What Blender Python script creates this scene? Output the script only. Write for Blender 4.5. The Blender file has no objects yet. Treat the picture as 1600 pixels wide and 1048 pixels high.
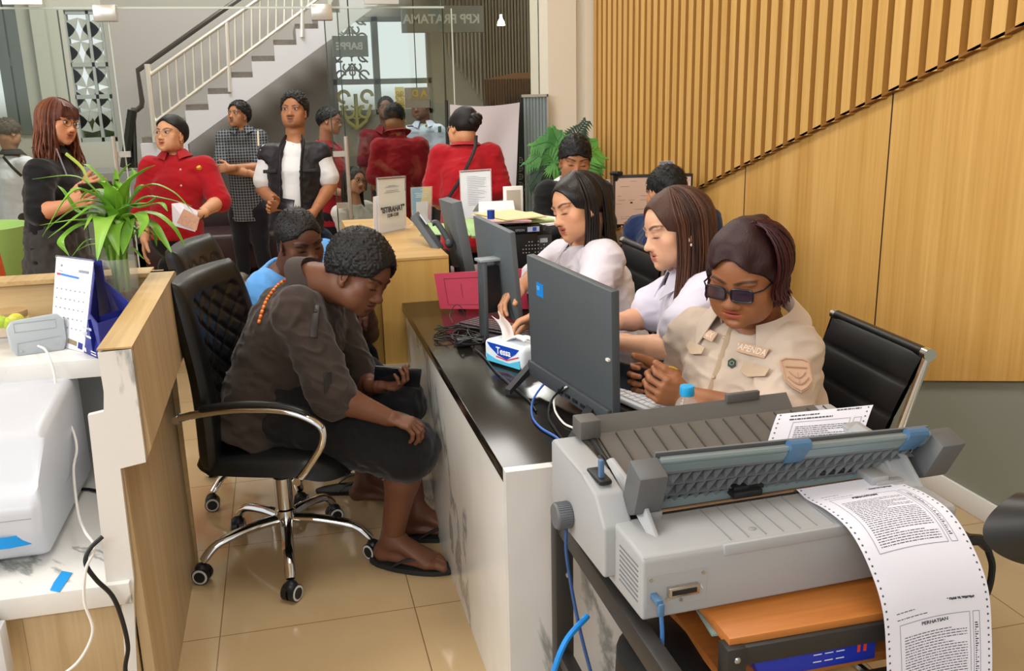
import bpy, bmesh, math, random
import numpy as np
from mathutils import Vector, Matrix
PI = math.pi
V = lambda *a: np.array(a, float)
rnd = random.Random(7)
scn = bpy.context.scene
COL = scn.collection
# ---------------------------------------------------------------- camera frame (surveyed from the photograph)
FPX, PITCH, ROLL, YAW, EYE = 1448.944, 0.259255, -0.022689, 0.236750, 1.6
def _rot():
    cp, sp, cy, sy = math.cos(PITCH), math.sin(PITCH), math.cos(YAW), math.sin(YAW)
    F = V(sy*cp, cy*cp, -sp); R0 = V(cy, -sy, 0); U0 = np.cross(R0, F)
    cr, sr = math.cos(ROLL), math.sin(ROLL)
    return R0*cr+U0*sr, U0*cr-R0*sr, F
CR, CU, CF = _rot()
C0 = V(0, 0, EYE)
def L(x, y, D): return C0+D*(CF+CR*(x-800)/FPX+CU*(524-y)/FPX)
def _ray(x, y): return CF*FPX+CR*(x-800)+CU*(524-y)
def PZ(x, y, z): d = _ray(x, y); return C0+d*((z-EYE)/d[2])
def PY(x, y, Y): d = _ray(x, y); return C0+d*(Y/d[1])
def PX(x, y, X): d = _ray(x, y); return C0+d*(X/d[0])
def cv(r, u, t): v = CR*r+CU*u-CF*t; return v/np.linalg.norm(v)
def nrm(v): v = np.asarray(v, float); return v/(np.linalg.norm(v)+1e-12)
# ---------------------------------------------------------------- materials
def srgb(c):
    if isinstance(c, str):
        c = [int(c[i:i+2], 16)/255 for i in (0, 2, 4)]
    return tuple((x/12.92 if x <= .04045 else ((x+.055)/1.055)**2.4) for x in c[:3])+(1,)
MATS = {}
class NT:
    def __init__(s, name):
        s.m = bpy.data.materials.new(name); s.m.use_nodes = True
        s.t = s.m.node_tree; s.n = s.t.nodes; s.b = s.n['Principled BSDF']; s.out = s.n['Material Output']
    def add(s, typ, **kw):
        n = s.n.new(typ)
        for k, v in kw.items():
            if hasattr(n, k): setattr(n, k, v)
            else: n.inputs[k].default_value = v
        return n
    def link(s, a, b): s.t.links.new(a, b)
    def coord(s, kind='Object', scale=(1, 1, 1), rot=(0, 0, 0)):
        tc = s.add('ShaderNodeTexCoord'); mp = s.add('ShaderNodeMapping')
        mp.inputs['Scale'].default_value = scale; mp.inputs['Rotation'].default_value = rot
        s.link(tc.outputs[kind], mp.inputs['Vector']); return mp.outputs['Vector']
    def ramp(s, fac, stops, interp='LINEAR'):
        r = s.add('ShaderNodeValToRGB'); r.color_ramp.interpolation = interp
        e = r.color_ramp.elements
        while len(e) < len(stops): e.new(.5)
        for q, (p, c) in zip(e, stops): q.position = p; q.color = srgb(c)
        s.link(fac, r.inputs['Fac']); return r.outputs['Color']
    def bump(s, h, strength=.3, dist=.002):
        b = s.add('ShaderNodeBump'); b.inputs['Strength'].default_value = strength; b.inputs['Distance'].default_value = dist
        s.link(h, b.inputs['Height']); s.link(b.outputs['Normal'], s.b.inputs['Normal'])
def mat(name, col='888888', rough=.5, metal=0, spec=.5, bump=None, var=0, emit=None, alpha=1, trans=0, coat=0, scale=(1, 1, 1), ior=1.45, sheen=0):
    if name in MATS: return MATS[name]
    t = NT(name); b = t.b; I = b.inputs
    I['Base Color'].default_value = srgb(col); I['Roughness'].default_value = rough; I['Metallic'].default_value = metal
    I['Specular IOR Level'].default_value = spec; I['Alpha'].default_value = alpha; I['Transmission Weight'].default_value = trans
    I['Coat Weight'].default_value = coat; I['IOR'].default_value = ior; I['Sheen Weight'].default_value = sheen
    if emit: I['Emission Color'].default_value = srgb(emit[0]); I['Emission Strength'].default_value = emit[1]
    if bump or var:
        nz = t.add('ShaderNodeTexNoise'); nz.inputs['Scale'].default_value = (bump or (80, 0))[0]; nz.inputs['Detail'].default_value = 4
        t.link(t.coord(scale=scale), nz.inputs['Vector'])
        if bump: t.bump(nz.outputs['Fac'], bump[1], bump[2] if len(bump) > 2 else .002)
        if var:
            c = srgb(col); a = tuple(max(0, x*(1-var)) for x in c[:3]); d = tuple(min(1, x*(1+var)) for x in c[:3])
            mx = t.add('ShaderNodeMix', data_type='RGBA')
            mx.inputs[6].default_value = a+(1,); mx.inputs[7].default_value = d+(1,)
            t.link(nz.outputs['Fac'], mx.inputs[0]); t.link(mx.outputs[2], I['Base Color'])
    MATS[name] = t.m; return t.m
# ---------------------------------------------------------------- mesh builder
class MB:
    def __init__(s): s.bm = bmesh.new(); s.mats = []; s.cur = 0
    def m(s, material):
        if material not in s.mats: s.mats.append(material)
        s.cur = s.mats.index(material); return s
    def _tag(s, faces):
        for f in faces: f.material_index = s.cur
    def box(s, c, d, rot=None, bevel=0, seg=2):
        """c centre, d full size, rot 3x3 rows=axes"""
        vs = []
        A = np.eye(3) if rot is None else np.array(rot)
        for i in (-.5, .5):
            for j in (-.5, .5):
                for k in (-.5, .5):
                    vs.append(s.bm.verts.new(np.asarray(c)+A[0]*d[0]*i+A[1]*d[1]*j+A[2]*d[2]*k))
        q = [(0, 1, 3, 2), (4, 6, 7, 5), (0, 4, 5, 1), (2, 3, 7, 6), (0, 2, 6, 4), (1, 5, 7, 3)]
        fs = [s.bm.faces.new([vs[i] for i in f]) for f in q]
        s._tag(fs)
        if bevel:
            es = list({e for f in fs for e in f.edges})
            r = bmesh.ops.bevel(s.bm, geom=es, offset=bevel, segments=seg, affect='EDGES', profile=.5)
            s._tag(r['faces'])
        return s
    def bb(s, lo, hi, bevel=0, seg=2):
        lo, hi = np.array(lo, float), np.array(hi, float)
        return s.box((lo+hi)/2, hi-lo, bevel=bevel, seg=seg)
    def prism(s, pts, off, bevel=0, seg=2):
        """closed polygon of 3-D points extruded by vector off"""
        a = [s.bm.verts.new(p) for p in pts]; b = [s.bm.verts.new(np.asarray(p)+np.asarray(off)) for p in pts]
        n = len(pts); fs = [s.bm.faces.new(a), s.bm.faces.new(b[::-1])]
        for i in range(n): fs.append(s.bm.faces.new((a[i], b[i], b[(i+1) % n], a[(i+1) % n])))
        s._tag(fs)
        if bevel:
            r = bmesh.ops.bevel(s.bm, geom=list({e for f in fs for e in f.edges}), offset=bevel, segments=seg, affect='EDGES', profile=.5); s._tag(r['faces'])
        return s
    def tube(s, pts, r, n=10, cap=True, flat=None):
        """swept tube; r scalar or list; flat=(ratio, dirvector) squashes the section"""
        P = [np.asarray(p, float) for p in pts]; m = len(P)
        rs = [r]*m if np.isscalar(r) else list(r)
        T = [nrm(P[min(i+1, m-1)]-P[max(i-1, 0)]) for i in range(m)]
        u = np.cross(T[0], V(0, 0, 1))
        if np.linalg.norm(u) < .1: u = np.cross(T[0], V(0, 1, 0))
        if flat is not None: u = np.asarray(flat[1], float)
        rings = []
        for i in range(m):
            u = nrm(u-T[i]*np.dot(u, T[i])); w = np.cross(T[i], u)
            fl = 1 if flat is None else flat[0]
            rings.append([s.bm.verts.new(P[i]+(u*math.cos(2*PI*k/n)*fl+w*math.sin(2*PI*k/n))*rs[i]) for k in range(n)])
        fs = []
        for i in range(m-1):
            for k in range(n): fs.append(s.bm.faces.new((rings[i][k], rings[i][(k+1) % n], rings[i+1][(k+1) % n], rings[i+1][k])))
        if cap:
            fs.append(s.bm.faces.new(rings[0][::-1])); fs.append(s.bm.faces.new(rings[-1]))
        s._tag(fs); return s
    def lathe(s, base, axis, prof, n=24):
        """prof list of (r,h) along axis"""
        ax = nrm(axis); u = np.cross(ax, V(0, 0, 1))
        if np.linalg.norm(u) < .1: u = V(1, 0, 0)
        u = nrm(u); w = np.cross(ax, u); rings = []
        for r, h in prof:
            c = np.asarray(base)+ax*h
            rings.append([s.bm.verts.new(c+(u*math.cos(2*PI*k/n)+w*math.sin(2*PI*k/n))*max(r, 1e-5)) for k in range(n)])
        fs = []
        for a, b in zip(rings, rings[1:]):
            for k in range(n): fs.append(s.bm.faces.new((a[k], a[(k+1) % n], b[(k+1) % n], b[k])))
        fs.append(s.bm.faces.new(rings[0][::-1])); fs.append(s.bm.faces.new(rings[-1]))
        s._tag(fs); return s
    def cyl(s, a, b, r, n=20): return s.lathe(a, np.asarray(b)-np.asarray(a), [(r, 0), (r, np.linalg.norm(np.asarray(b)-np.asarray(a)))], n)
    def sph(s, c, r, nu=16, nv=10, rot=None):
        r = V(r, r, r) if np.isscalar(r) else np.asarray(r, float); A = np.eye(3) if rot is None else np.array(rot)
        def P(t, p): q = V(math.sin(t)*math.cos(p), math.sin(t)*math.sin(p), math.cos(t))*r; return np.asarray(c)+A[0]*q[0]+A[1]*q[1]+A[2]*q[2]
        top = s.bm.verts.new(P(0, 0)); bot = s.bm.verts.new(P(PI, 0))
        R = [[s.bm.verts.new(P(PI*i/nv, 2*PI*k/nu)) for k in range(nu)] for i in range(1, nv)]
        fs = [s.bm.faces.new((top, R[0][k], R[0][(k+1) % nu])) for k in range(nu)]
        for a, b in zip(R, R[1:]):
            for k in range(nu): fs.append(s.bm.faces.new((a[k], b[k], b[(k+1) % nu], a[(k+1) % nu])))
        fs += [s.bm.faces.new((bot, R[-1][(k+1) % nu], R[-1][k])) for k in range(nu)]
        s._tag(fs); return s
    def grid(s, f, nu, nv, thick=0):
        """f(u,v)->point, optional thickness by normals"""
        P = np.array([[f(i/nu, j/nv) for j in range(nv+1)] for i in range(nu+1)])
        def lay(Q): return [[s.bm.verts.new(Q[i, j]) for j in range(nv+1)] for i in range(nu+1)]
        A = lay(P); fs = [s.bm.faces.new((A[i][j], A[i+1][j], A[i+1][j+1], A[i][j+1])) for i in range(nu) for j in range(nv)]
        if thick:
            du = np.gradient(P, axis=0); dv = np.gradient(P, axis=1); N = np.cross(du, dv); N /= np.linalg.norm(N, axis=2, keepdims=True)+1e-12
            B = lay(P-N*thick)
            fs += [s.bm.faces.new((B[i][j+1], B[i+1][j+1], B[i+1][j], B[i][j])) for i in range(nu) for j in range(nv)]
            for i in range(nu):
                fs.append(s.bm.faces.new((A[i+1][0], A[i][0], B[i][0], B[i+1][0]))); fs.append(s.bm.faces.new((A[i][nv], A[i+1][nv], B[i+1][nv], B[i][nv])))
            for j in range(nv):
                fs.append(s.bm.faces.new((A[0][j], A[0][j+1], B[0][j+1], B[0][j]))); fs.append(s.bm.faces.new((A[nu][j+1], A[nu][j], B[nu][j], B[nu][j+1])))
        s._tag(fs); return s
    def quad(s, *p): s._tag([s.bm.faces.new([s.bm.verts.new(q) for q in p])]); return s
    def build(s, name, material=None, parent=None, smooth=35, origin=None):
        if material is not None and not s.mats: s.mats = [material]
        bmesh.ops.recalc_face_normals(s.bm, faces=s.bm.faces)
        me = bpy.data.meshes.new(name); s.bm.to_mesh(me); s.bm.free()
        for m in s.mats: me.materials.append(m)
        n = len(me.polygons)
        if smooth:
            me.polygons.foreach_set('use_smooth', [True]*n)
            me.set_sharp_from_angle(angle=math.radians(smooth))
        o = bpy.data.objects.new(name, me); COL.objects.link(o)
        if parent is not None:
            o.parent = parent; o.matrix_parent_inverse = Matrix.Translation(-parent.location) if not parent.get('_p') else parent.matrix_world.inverted()
        return o
def tag(o, label=None, cat=None, group=None, kind=None):
    if label: o['label'] = label
    if cat: o['category'] = cat
    if group: o['group'] = group
    if kind: o['kind'] = kind
    return o
def thing(name, label, cat, loc=(0, 0, 0), group=None):
    o = bpy.data.objects.new(name, None); COL.objects.link(o); o.location = tuple(float(a) for a in loc); o.empty_display_size = .1
    return tag(o, label, cat, group)
def struct(mb, name, material): o = mb.build(name, material); o['kind'] = 'structure'; return o
def sub(o, parent):
    """make o (built in world coords) a child of mesh object parent that sits at identity basis"""
    w = o.matrix_world.copy(); o.parent = parent; return o
def copy_tree(o, parent=None):
    c = o.copy(); COL.objects.link(c); c.parent = parent
    for ch in list(o.children): copy_tree(ch, c)
    return c
def text(body, P, X, Y, size, material, name='lettering', parent=None, depth=.0006, align='CENTER', sx=1, mirror=False, font_bold=0):
    """flat lettering as mesh; P anchor, X reading direction, Y up direction"""
    cu = bpy.data.curves.new(name, 'FONT'); cu.body = body; cu.size = size; cu.extrude = depth; cu.align_x = align; cu.align_y = 'CENTER'; cu.offset = font_bold; cu.resolution_u = 3
    t = bpy.data.objects.new('tmp', cu); COL.objects.link(t)
    dg = bpy.context.evaluated_depsgraph_get(); me = bpy.data.meshes.new_from_object(t.evaluated_get(dg))
    bpy.data.objects.remove(t); bpy.data.curves.remove(cu)
    X, Y = nrm(X), nrm(Y); Z = np.cross(X, Y)
    if mirror: X = -X
    n = len(me.vertices); co = np.zeros(n*3, np.float32); me.vertices.foreach_get('co', co); co = co.reshape(-1, 3)
    W = np.asarray(P)+co[:, :1]*sx*X+co[:, 1:2]*Y+co[:, 2:]*Z
    me.vertices.foreach_set('co', W.astype(np.float32).ravel()); me.name = name; me.materials.clear(); me.materials.append(material); me.update()
    o = bpy.data.objects.new(name, me); COL.objects.link(o)
    if parent is not None: fit(o, parent)
    return o
def fit(o, parent):
    """parent o, keeping o's world position (o has identity transform, parent may have a translation chain)"""
    off = Vector((0, 0, 0)); q = parent
    while q is not None: off += q.location; q = q.parent
    o.parent = parent; o.matrix_parent_inverse = Matrix.Identity(4); o.location = -off
    return o
def B(mb, name, material, parent, label=None, smooth=35, kind=None):
    """build as part"""
    o = mb.build(name, material, None, smooth)
    fit(o, parent)
    if label: o['label'] = label
    if kind: o['kind'] = kind
    return o
def join_text_lines(mb, P, X, Y, w, lh, n, seed, material, gap=.004, h=.25):
    """rows of tiny dark dashes standing for small print"""
    r = random.Random(seed); X = nrm(X); Y = nrm(Y); N = np.cross(X, Y)
    mb.m(material)
    for i in range(n):
        x = 0; W = w*(1 if r.random() < .75 else r.uniform(.4, .9))
        while x < W:
            l = r.uniform(.004, .014)*w/.15
            l = min(l, W-x)
            p = np.asarray(P)+X*x-Y*i*lh+N*.0005
            mb.quad(p, p+X*l, p+X*l+Y*lh*h, p+Y*lh*h); x += l+gap*.35*w/.15
    return mb
# ---------------------------------------------------------------- implicit surfaces for bodies, hair and cloth
_T = np.random.RandomState(3).rand(32, 32, 32).astype(np.float32)
def vnoise(P, scale, off=0.):
    q = P*scale+off; i = np.floor(q).astype(int); f = (q-i); f = f*f*(3-2*f)
    i0 = i & 31; i1 = (i+1) & 31; x, y, z = f[..., 0], f[..., 1], f[..., 2]
    def g(a, b, c): return _T[a, b, c]
    c00 = g(i0[..., 0], i0[..., 1], i0[..., 2])*(1-x)+g(i1[..., 0], i0[..., 1], i0[..., 2])*x
    c10 = g(i0[..., 0], i1[..., 1], i0[..., 2])*(1-x)+g(i1[..., 0], i1[..., 1], i0[..., 2])*x
    c01 = g(i0[..., 0], i0[..., 1], i1[..., 2])*(1-x)+g(i1[..., 0], i0[..., 1], i1[..., 2])*x
    c11 = g(i0[..., 0], i1[..., 1], i1[..., 2])*(1-x)+g(i1[..., 0], i1[..., 1], i1[..., 2])*x
    return ((c00*(1-y)+c10*y)*(1-z)+(c01*(1-y)+c11*y)*z)*2-1
class Vol:
    def __init__(s): s.p = []
    def ell(s, c, r, A=None, k=.01, sub=False):
        r = V(r, r, r) if np.isscalar(r) else np.asarray(r, float)
        s.p.append(('e', np.asarray(c, float), r, np.eye(3) if A is None else np.array(A, float), k, sub)); return s
    def cone(s, a, b, ra, rb, side=None, k=.02, sub=False):
        """round cone; radii scalars or (side radius, other radius)"""
        a, b = np.asarray(a, float), np.asarray(b, float)
        ra = (ra, ra) if np.isscalar(ra) else ra; rb = (rb, rb) if np.isscalar(rb) else rb
        s.p.append(('c', a, b, ra, rb, side, k, sub)); return s
    def half(s, p, n, k=.002): s.p.append(('h', np.asarray(p, float), nrm(n), k)); return s   # remove everything on the side n points to
    def ext(s, q):
        if q[0] == 'e': R = max(q[2]); return q[1]-R, q[1]+R
        R = max(max(q[3]), max(q[4])); return np.minimum(q[1], q[2])-R, np.maximum(q[1], q[2])+R
    def mesh(s, vox, box=None):
        add = [q for q in s.p if q[0] != 'h' and not q[-1]]
        lo = np.min([s.ext(q)[0] for q in add], axis=0)-3*vox-.012; hi = np.max([s.ext(q)[1] for q in add], axis=0)+3*vox+.012
        if box is not None: lo = np.maximum(lo, box[0]); hi = np.minimum(hi, box[1])
        n = np.ceil((hi-lo)/vox).astype(int)+1
        D = np.full(n, .08, np.float32)
        ax = [(lo[i]+vox*np.arange(n[i])).astype(np.float32) for i in range(3)]
        for q in s.p:
            if q[0] == 'h':
                d = (ax[0][:, None, None]-q[1][0])*q[2][0]+(ax[1][None, :, None]-q[1][1])*q[2][1]+(ax[2][None, None, :]-q[1][2])*q[2][2]
                D = np.maximum(D, d.astype(np.float32)); continue
            k = q[-2]; a, b = s.ext(q); m = k+2*vox+.004
            i0 = np.clip(np.floor((a-m-lo)/vox).astype(int), 0, n); i1 = np.clip(np.ceil((b+m-lo)/vox).astype(int)+1, 0, n)
            if np.any(i1 <= i0): continue
            sl = tuple(slice(i0[i], i1[i]) for i in range(3))
            X = ax[0][sl[0]][:, None, None]; Y = ax[1][sl[1]][None, :, None]; Z = ax[2][sl[2]][None, None, :]
            if q[0] == 'e':
                c, r, A = q[1], q[2], q[3]; x, y, z = X-c[0], Y-c[1], Z-c[2]
                u = (x*A[0][0]+y*A[0][1]+z*A[0][2])/r[0]; v = (x*A[1][0]+y*A[1][1]+z*A[1][2])/r[1]; w = (x*A[2][0]+y*A[2][1]+z*A[2][2])/r[2]
                k0 = np.sqrt(u*u+v*v+w*w); k1 = np.sqrt((u/r[0])**2+(v/r[1])**2+(w/r[2])**2)+1e-9
                d = k0*(k0-1)/k1
            else:
                a, b, ra, rb, side = q[1], q[2], q[3], q[4], q[5]; ab = b-a; l2 = ab@ab+1e-12
                x, y, z = X-a[0], Y-a[1], Z-a[2]
                t = np.clip((x*ab[0]+y*ab[1]+z*ab[2])/l2, 0, 1)
                x = x-t*ab[0]; y = y-t*ab[1]; z = z-t*ab[2]
                if side is None:
                    d = np.sqrt(x*x+y*y+z*z)-(ra[0]+(rb[0]-ra[0])*t)
                else:
                    sd = np.asarray(side, float); sd = nrm(sd-ab*(sd@ab)/l2)
                    us = x*sd[0]+y*sd[1]+z*sd[2]; r2 = x*x+y*y+z*z-us*us
                    r1_ = ra[0]+(rb[0]-ra[0])*t; r2_ = ra[1]+(rb[1]-ra[1])*t
                    k0 = np.sqrt((us/r1_)**2+np.maximum(r2, 0)/r2_**2); k1 = np.sqrt((us/r1_**2)**2+np.maximum(r2, 0)/r2_**4)+1e-9
                    d = k0*(k0-1)/k1
            d = d.astype(np.float32); F = D[sl]
            if q[-1]:
                h = np.maximum(k-np.abs(F+d), 0)/max(k, 1e-6); D[sl] = np.maximum(F, -d)+h*h*k*.25
            else:
                h = np.maximum(k-np.abs(F-d), 0)/max(k, 1e-6); D[sl] = np.minimum(F, d)-h*h*k*.25
        return surf(D, lo, vox)
def surf(D, lo, vox):
    ins = D < 0
    c = np.zeros(tuple(np.array(D.shape)-1), np.int8)
    offs = [(i, j, k) for i in (0, 1) for j in (0, 1) for k in (0, 1)]
    sl = lambda o: tuple(slice(o[i], D.shape[i]-1+o[i]) for i in range(3))
    for o in offs: c += ins[sl(o)]
    I = np.argwhere((c > 0) & (c < 8)); N = len(I)
    idx = np.full(c.shape, -1, np.int32); idx[I[:, 0], I[:, 1], I[:, 2]] = np.arange(N)
    val = {o: D[I[:, 0]+o[0], I[:, 1]+o[1], I[:, 2]+o[2]] for o in offs}
    P = np.zeros((N, 3)); W = np.zeros(N)
    for a in offs:
        for axn in range(3):
            if a[axn]: continue
            b = list(a); b[axn] = 1; b = tuple(b); va, vb = val[a], val[b]
            m = (va < 0) != (vb < 0); t = np.where(m, va/np.where(m, va-vb, 1), 0)
            q = np.tile(np.array(a, float), (N, 1)); q[:, axn] += t; P += q*m[:, None]; W += m
    P = (P/W[:, None]+I)*vox+lo
    F = []
    for axn in range(3):
        u, v = [(1, 2), (2, 0), (0, 1)][axn]
        s0 = [slice(None)]*3; s1 = [slice(None)]*3; s0[axn] = slice(0, -1); s1[axn] = slice(1, None)
        a, b = ins[tuple(s0)], ins[tuple(s1)]
        E = np.argwhere(a != b)
        E = E[(E[:, u] > 0) & (E[:, v] > 0) & (E[:, u] < D.shape[u]-1) & (E[:, v] < D.shape[v]-1)]
        if not len(E): continue
        fl = a[E[:, 0], E[:, 1], E[:, 2]]
        def g(du, dv): e = E.copy(); e[:, u] -= du; e[:, v] -= dv; return idx[e[:, 0], e[:, 1], e[:, 2]]
        q = np.stack([g(1, 1), g(0, 1), g(0, 0), g(1, 0)], 1); q[~fl] = q[~fl][:, ::-1]; F.append(q)
    F = np.concatenate(F) if F else np.zeros((0, 4), int)
    return P, F[(F >= 0).all(1)]
def vnormals(P, F):
    n = np.cross(P[F[:, 2]]-P[F[:, 0]], P[F[:, 3]]-P[F[:, 1]]); N = np.zeros_like(P)
    for i in range(4): np.add.at(N, F[:, i], n)
    return N/(np.linalg.norm(N, axis=1, keepdims=True)+1e-12)
def relax(P, F, it=1):
    for _ in range(it):
        S = np.zeros_like(P); c = np.zeros(len(P))
        for i in range(4):
            j = F[:, (i+1) % 4]; np.add.at(S, F[:, i], P[j]); np.add.at(c, F[:, i], 1)
            j = F[:, (i-1) % 4]; np.add.at(S, F[:, i], P[j]); np.add.at(c, F[:, i], 1)
        P = P*.5+.5*S/np.maximum(c, 1)[:, None]
    return P
def mesh_obj(name, blocks, material, colf=None, parent=None, disp=None, relaxn=1, label=None, tris=None):
    """blocks: list of (P,F); joined into one mesh object"""
    Ps, Fs, o = [], [], 0
    for P, F in blocks:
        if not len(F): continue
        if relaxn: P = relax(P, F, relaxn)
        if disp is not None: P = P+vnormals(P, F)*disp(P)[:, None]
        Ps.append(P); Fs.append(F+o); o += len(P)
    P = np.concatenate(Ps); F = np.concatenate(Fs)
    me = bpy.data.meshes.new(name); me.vertices.add(len(P)); me.vertices.foreach_set('co', P.astype(np.float32).ravel())
    me.loops.add(len(F)*4); me.loops.foreach_set('vertex_index', F.astype(np.int32).ravel())
    me.polygons.add(len(F)); me.polygons.foreach_set('loop_start', np.arange(len(F), dtype=np.int32)*4); me.polygons.foreach_set('loop_total', np.full(len(F), 4, np.int32))
    me.update(calc_edges=True); me.validate(); me.polygons.foreach_set('use_smooth', [True]*len(me.polygons))
    if colf is not None:
        c = np.ones((len(P), 4), np.float32); c[:, :3] = colf(P)
        at = me.color_attributes.new('Col', 'FLOAT_COLOR', 'POINT'); at.data.foreach_set('color', c.ravel())
    me.materials.append(material)
    ob = bpy.data.objects.new(name, me); COL.objects.link(ob)
    if parent is not None: fit(ob, parent)
    if label: ob['label'] = label
    return ob
# ---------------------------------------------------------------- people
def colmat(name, rough=.5, spec=.4, bump=None, sheen=0, sss=0, stretch=(1, 1, 1)):
    if name in MATS: return MATS[name]
    t = NT(name); a = t.add('ShaderNodeAttribute', attribute_name='Col'); t.link(a.outputs['Color'], t.b.inputs['Base Color'])
    t.b.inputs['Roughness'].default_value = rough; t.b.inputs['Specular IOR Level'].default_value = spec; t.b.inputs['Sheen Weight'].default_value = sheen
    if bump:
        nz = t.add('ShaderNodeTexNoise'); nz.inputs['Scale'].default_value = bump[0]; nz.inputs['Detail'].default_value = 5
        t.link(t.coord(scale=stretch), nz.inputs['Vector']); t.bump(nz.outputs['Fac'], bump[1], bump[2])
    MATS[name] = t.m; return t.m
SKIN = lambda: colmat('skin', .48, .35, (260, .25, .001))
def C3(c): return np.array(srgb(c)[:3])
class Fig:
    def __init__(s, label, loc, h=.225, skin='c08060', vox=.006, hvox=.0026, group=None):
        s.root = thing('person', label, 'person', loc, group); s.u = h/22.5; s.skin = C3(skin); s.vox, s.hvox = vox, hvox
        s.paint = []; s.blocks = []; s.body = None; s.hands = []
    # head: centre C, forward fwd, up
    def head(s, C, fwd, up=None, jaw=1., nose=1., lips='9a5048', lid=.35, brow='1c130f', wide=1., eyes='open', cheek=None, stubble=None, lipw=1., fat=0., mouth=0., gaze=(0, 0), nb=None, chin=1.):
        up = V(0, 0, 1) if up is None else up
        Y = nrm(fwd); Z = nrm(up-Y*(up@Y)); X = np.cross(Y, Z); s.A = np.array([X, Y, Z]); s.O = np.asarray(C)-Z*11.25*s.u; s.C = np.asarray(C)
        u, A = s.u, s.A
        P = s.hp; v = Vol(); E = lambda c, r, k=.6, sub=False, R=None: v.ell(P(*c), np.array(r)*u, A if R is None else R, k*u, sub)
        w = wide
        E((0, -1.4, 14.2), (7.3*w, 9.3, 8.3)); E((0, 2.6, 9.2), (5.9*w*jaw, 6.3, 8.4), 2.2)
        E((0, 3.4, 14.3), (5.9*w, 5.3, 5.6), 2)
        E((0, 6.6, 2.3*chin), (2.5*jaw, 1.9, 1.9), 2.2)
        for sx in (-1, 1):
            E((sx*4.2*w, 5.4, 8.7), (2.3+fat, 2.1+fat*.5, 2.4+fat), 1.8)
            E((sx*(4.15*jaw+fat*.4), 1.4, 4.8), (1.7+fat, 3.4, 2.6+fat), 2.6); E((sx*(3.3*jaw+fat*.3), 4.6, 5.4), (2.2+fat, 2.8, 3.0+fat*.6), 2.4)
            E((sx*3.2, 10.1, 11.2), (2.1, 1.6, 1.25), 1.2, True)
            E((sx*3.1, 6.9, 11.2), (1.62, 1.62, 1.45), .5)
            E((sx*3.1, 7.5, 13.1), (2.6, 1.1, .75), 1.0)
            # ear
            R = np.array([A[0]*.92-A[1]*sx*.38, A[1]*.92+A[0]*sx*.38, A[2]]); ex = 7.1*w
            E((sx*ex, -.3, 10.6), (.75, 1.9, 3.0), .6, False, R); E((sx*(ex+.5), .15, 10.9), (.45, 1.0, 1.9), .4, True, R); E((sx*ex, .35, 8.0), (.7, .9, 1.0), .5)
            E((sx*1.15*nose, 8.9, 7.35), (.85*nose, 1.1, .8), .5)
        nb_ = 7.4 if nb is None else nb
        v.cone(P(0, nb_, 12.2), P(0, 9.5, 8.0), (.62*u, .9*u), (1.0*nose*u, 1.1*u), A[0], 1.0*u)
        E((0, 9.8, 7.75), (1.15*nose, 1.1, .95), .8)
        for sx in (-1, 1): E((sx*.75*nose, 9.6, 6.75), (.42, .55, .3), .25, True)
        E((0, 7.0, 5.1), (3.0, 1.6, 2.4), 1.6)
        E((0, 7.72, 5.6), (2.45*lipw, .85, .5), .5); E((0, 7.62, 4.5), (2.1*lipw, .9, .62), .5)
        E((0, 8.75, 5.08), (2.7*lipw, .8, .12+mouth), .3, True); E((0, 8.6, 3.1), (1.6, .7, .5), .8, True)
        E((0, 9.35, 6.5), (.4, .5, .6), .6, True)
        s.hv = v
        # painted skin colours
        pt = lambda c, r, col, st=1., p=2.5: s.paint.append((P(*c), np.array(r)*u, A, C3(col), st, p))
        L_ = C3(lips)
        pt((0, 8.4, 5.6), (2.0*lipw, 1.5, .42), lips, .75, 5); pt((0, 8.3, 4.5), (1.75*lipw, 1.6, .55), lips, .75, 5)
        pt((0, 9.3, 5.08), (2.1, 1.5, .2+mouth), '3a1814', .9, 2)
        for sx in (-1, 1):
            for q in range(7):
                t = q/6; pt((sx*(1.5+3.6*t), 8.6-1.5*t*t, 12.9+.75*math.sin(t*2.3)), (.75, 1.6, .42-.1*t), brow, .62, 2.2)
            if eyes == 'down' or eyes == 'shut': pt((sx*3.1, 8.6, 10.35), (1.7, 1.4, .26), '150c0a', .95, 2); pt((sx*3.1, 8.4, 11.9), (1.6, 1.3, .16), '3a2018', .4, 2)
            else: pt((sx*3.1, 8.4, 11.9), (1.7, 1.5, .3), '20120e', .75, 2); pt((sx*3.1, 8.5, 11.2), (1.75, 1.5, .62), '2a1a14', .5, 2)
            pt((sx*.75*nose, 9.5, 6.8), (.55, .7, .4), '38180f', .7, 2)
            if cheek: pt((sx*4.3, 6.5, 8.6), (2.8, 3, 2.2), cheek, .35, 1)
        if stubble:
            pt((0, 8.2, 6.75), (2.7, 1.7, .62), stubble, .6, 1.6)
            pt((0, 7.4, 2.0), (2.6, 2.6, 1.7), stubble, .5, 1.4)
            for sx in (-1, 1): pt((sx*5.2, 2.0, 3.8), (2.2, 5.0, 2.2), stubble, .22, 1)
        if eyes == 'open':
            W = mat('eye_white', 'c8bfb6', .25); I_ = mat('eye_iris', '170c08', .2); s.eyes = []
            for sx in (-1, 1):
                e = MB(); s.eyes.append(e)
                c = P(sx*3.1, 7.95, 11.2); e.m(W).sph(c, np.array([1.25, 1.05, .55])*u, 14, 10, A); e.m(I_).sph(P(sx*3.1+gaze[0], 8.85, 11.2+gaze[1]), np.array([.6, .45, .52])*u, 12, 8, A)
        else: s.eyes = None
        return s
    def hp(s, x, y, z): return s.O+(s.A[0]*x+s.A[1]*y+s.A[2]*z)*s.u
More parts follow.
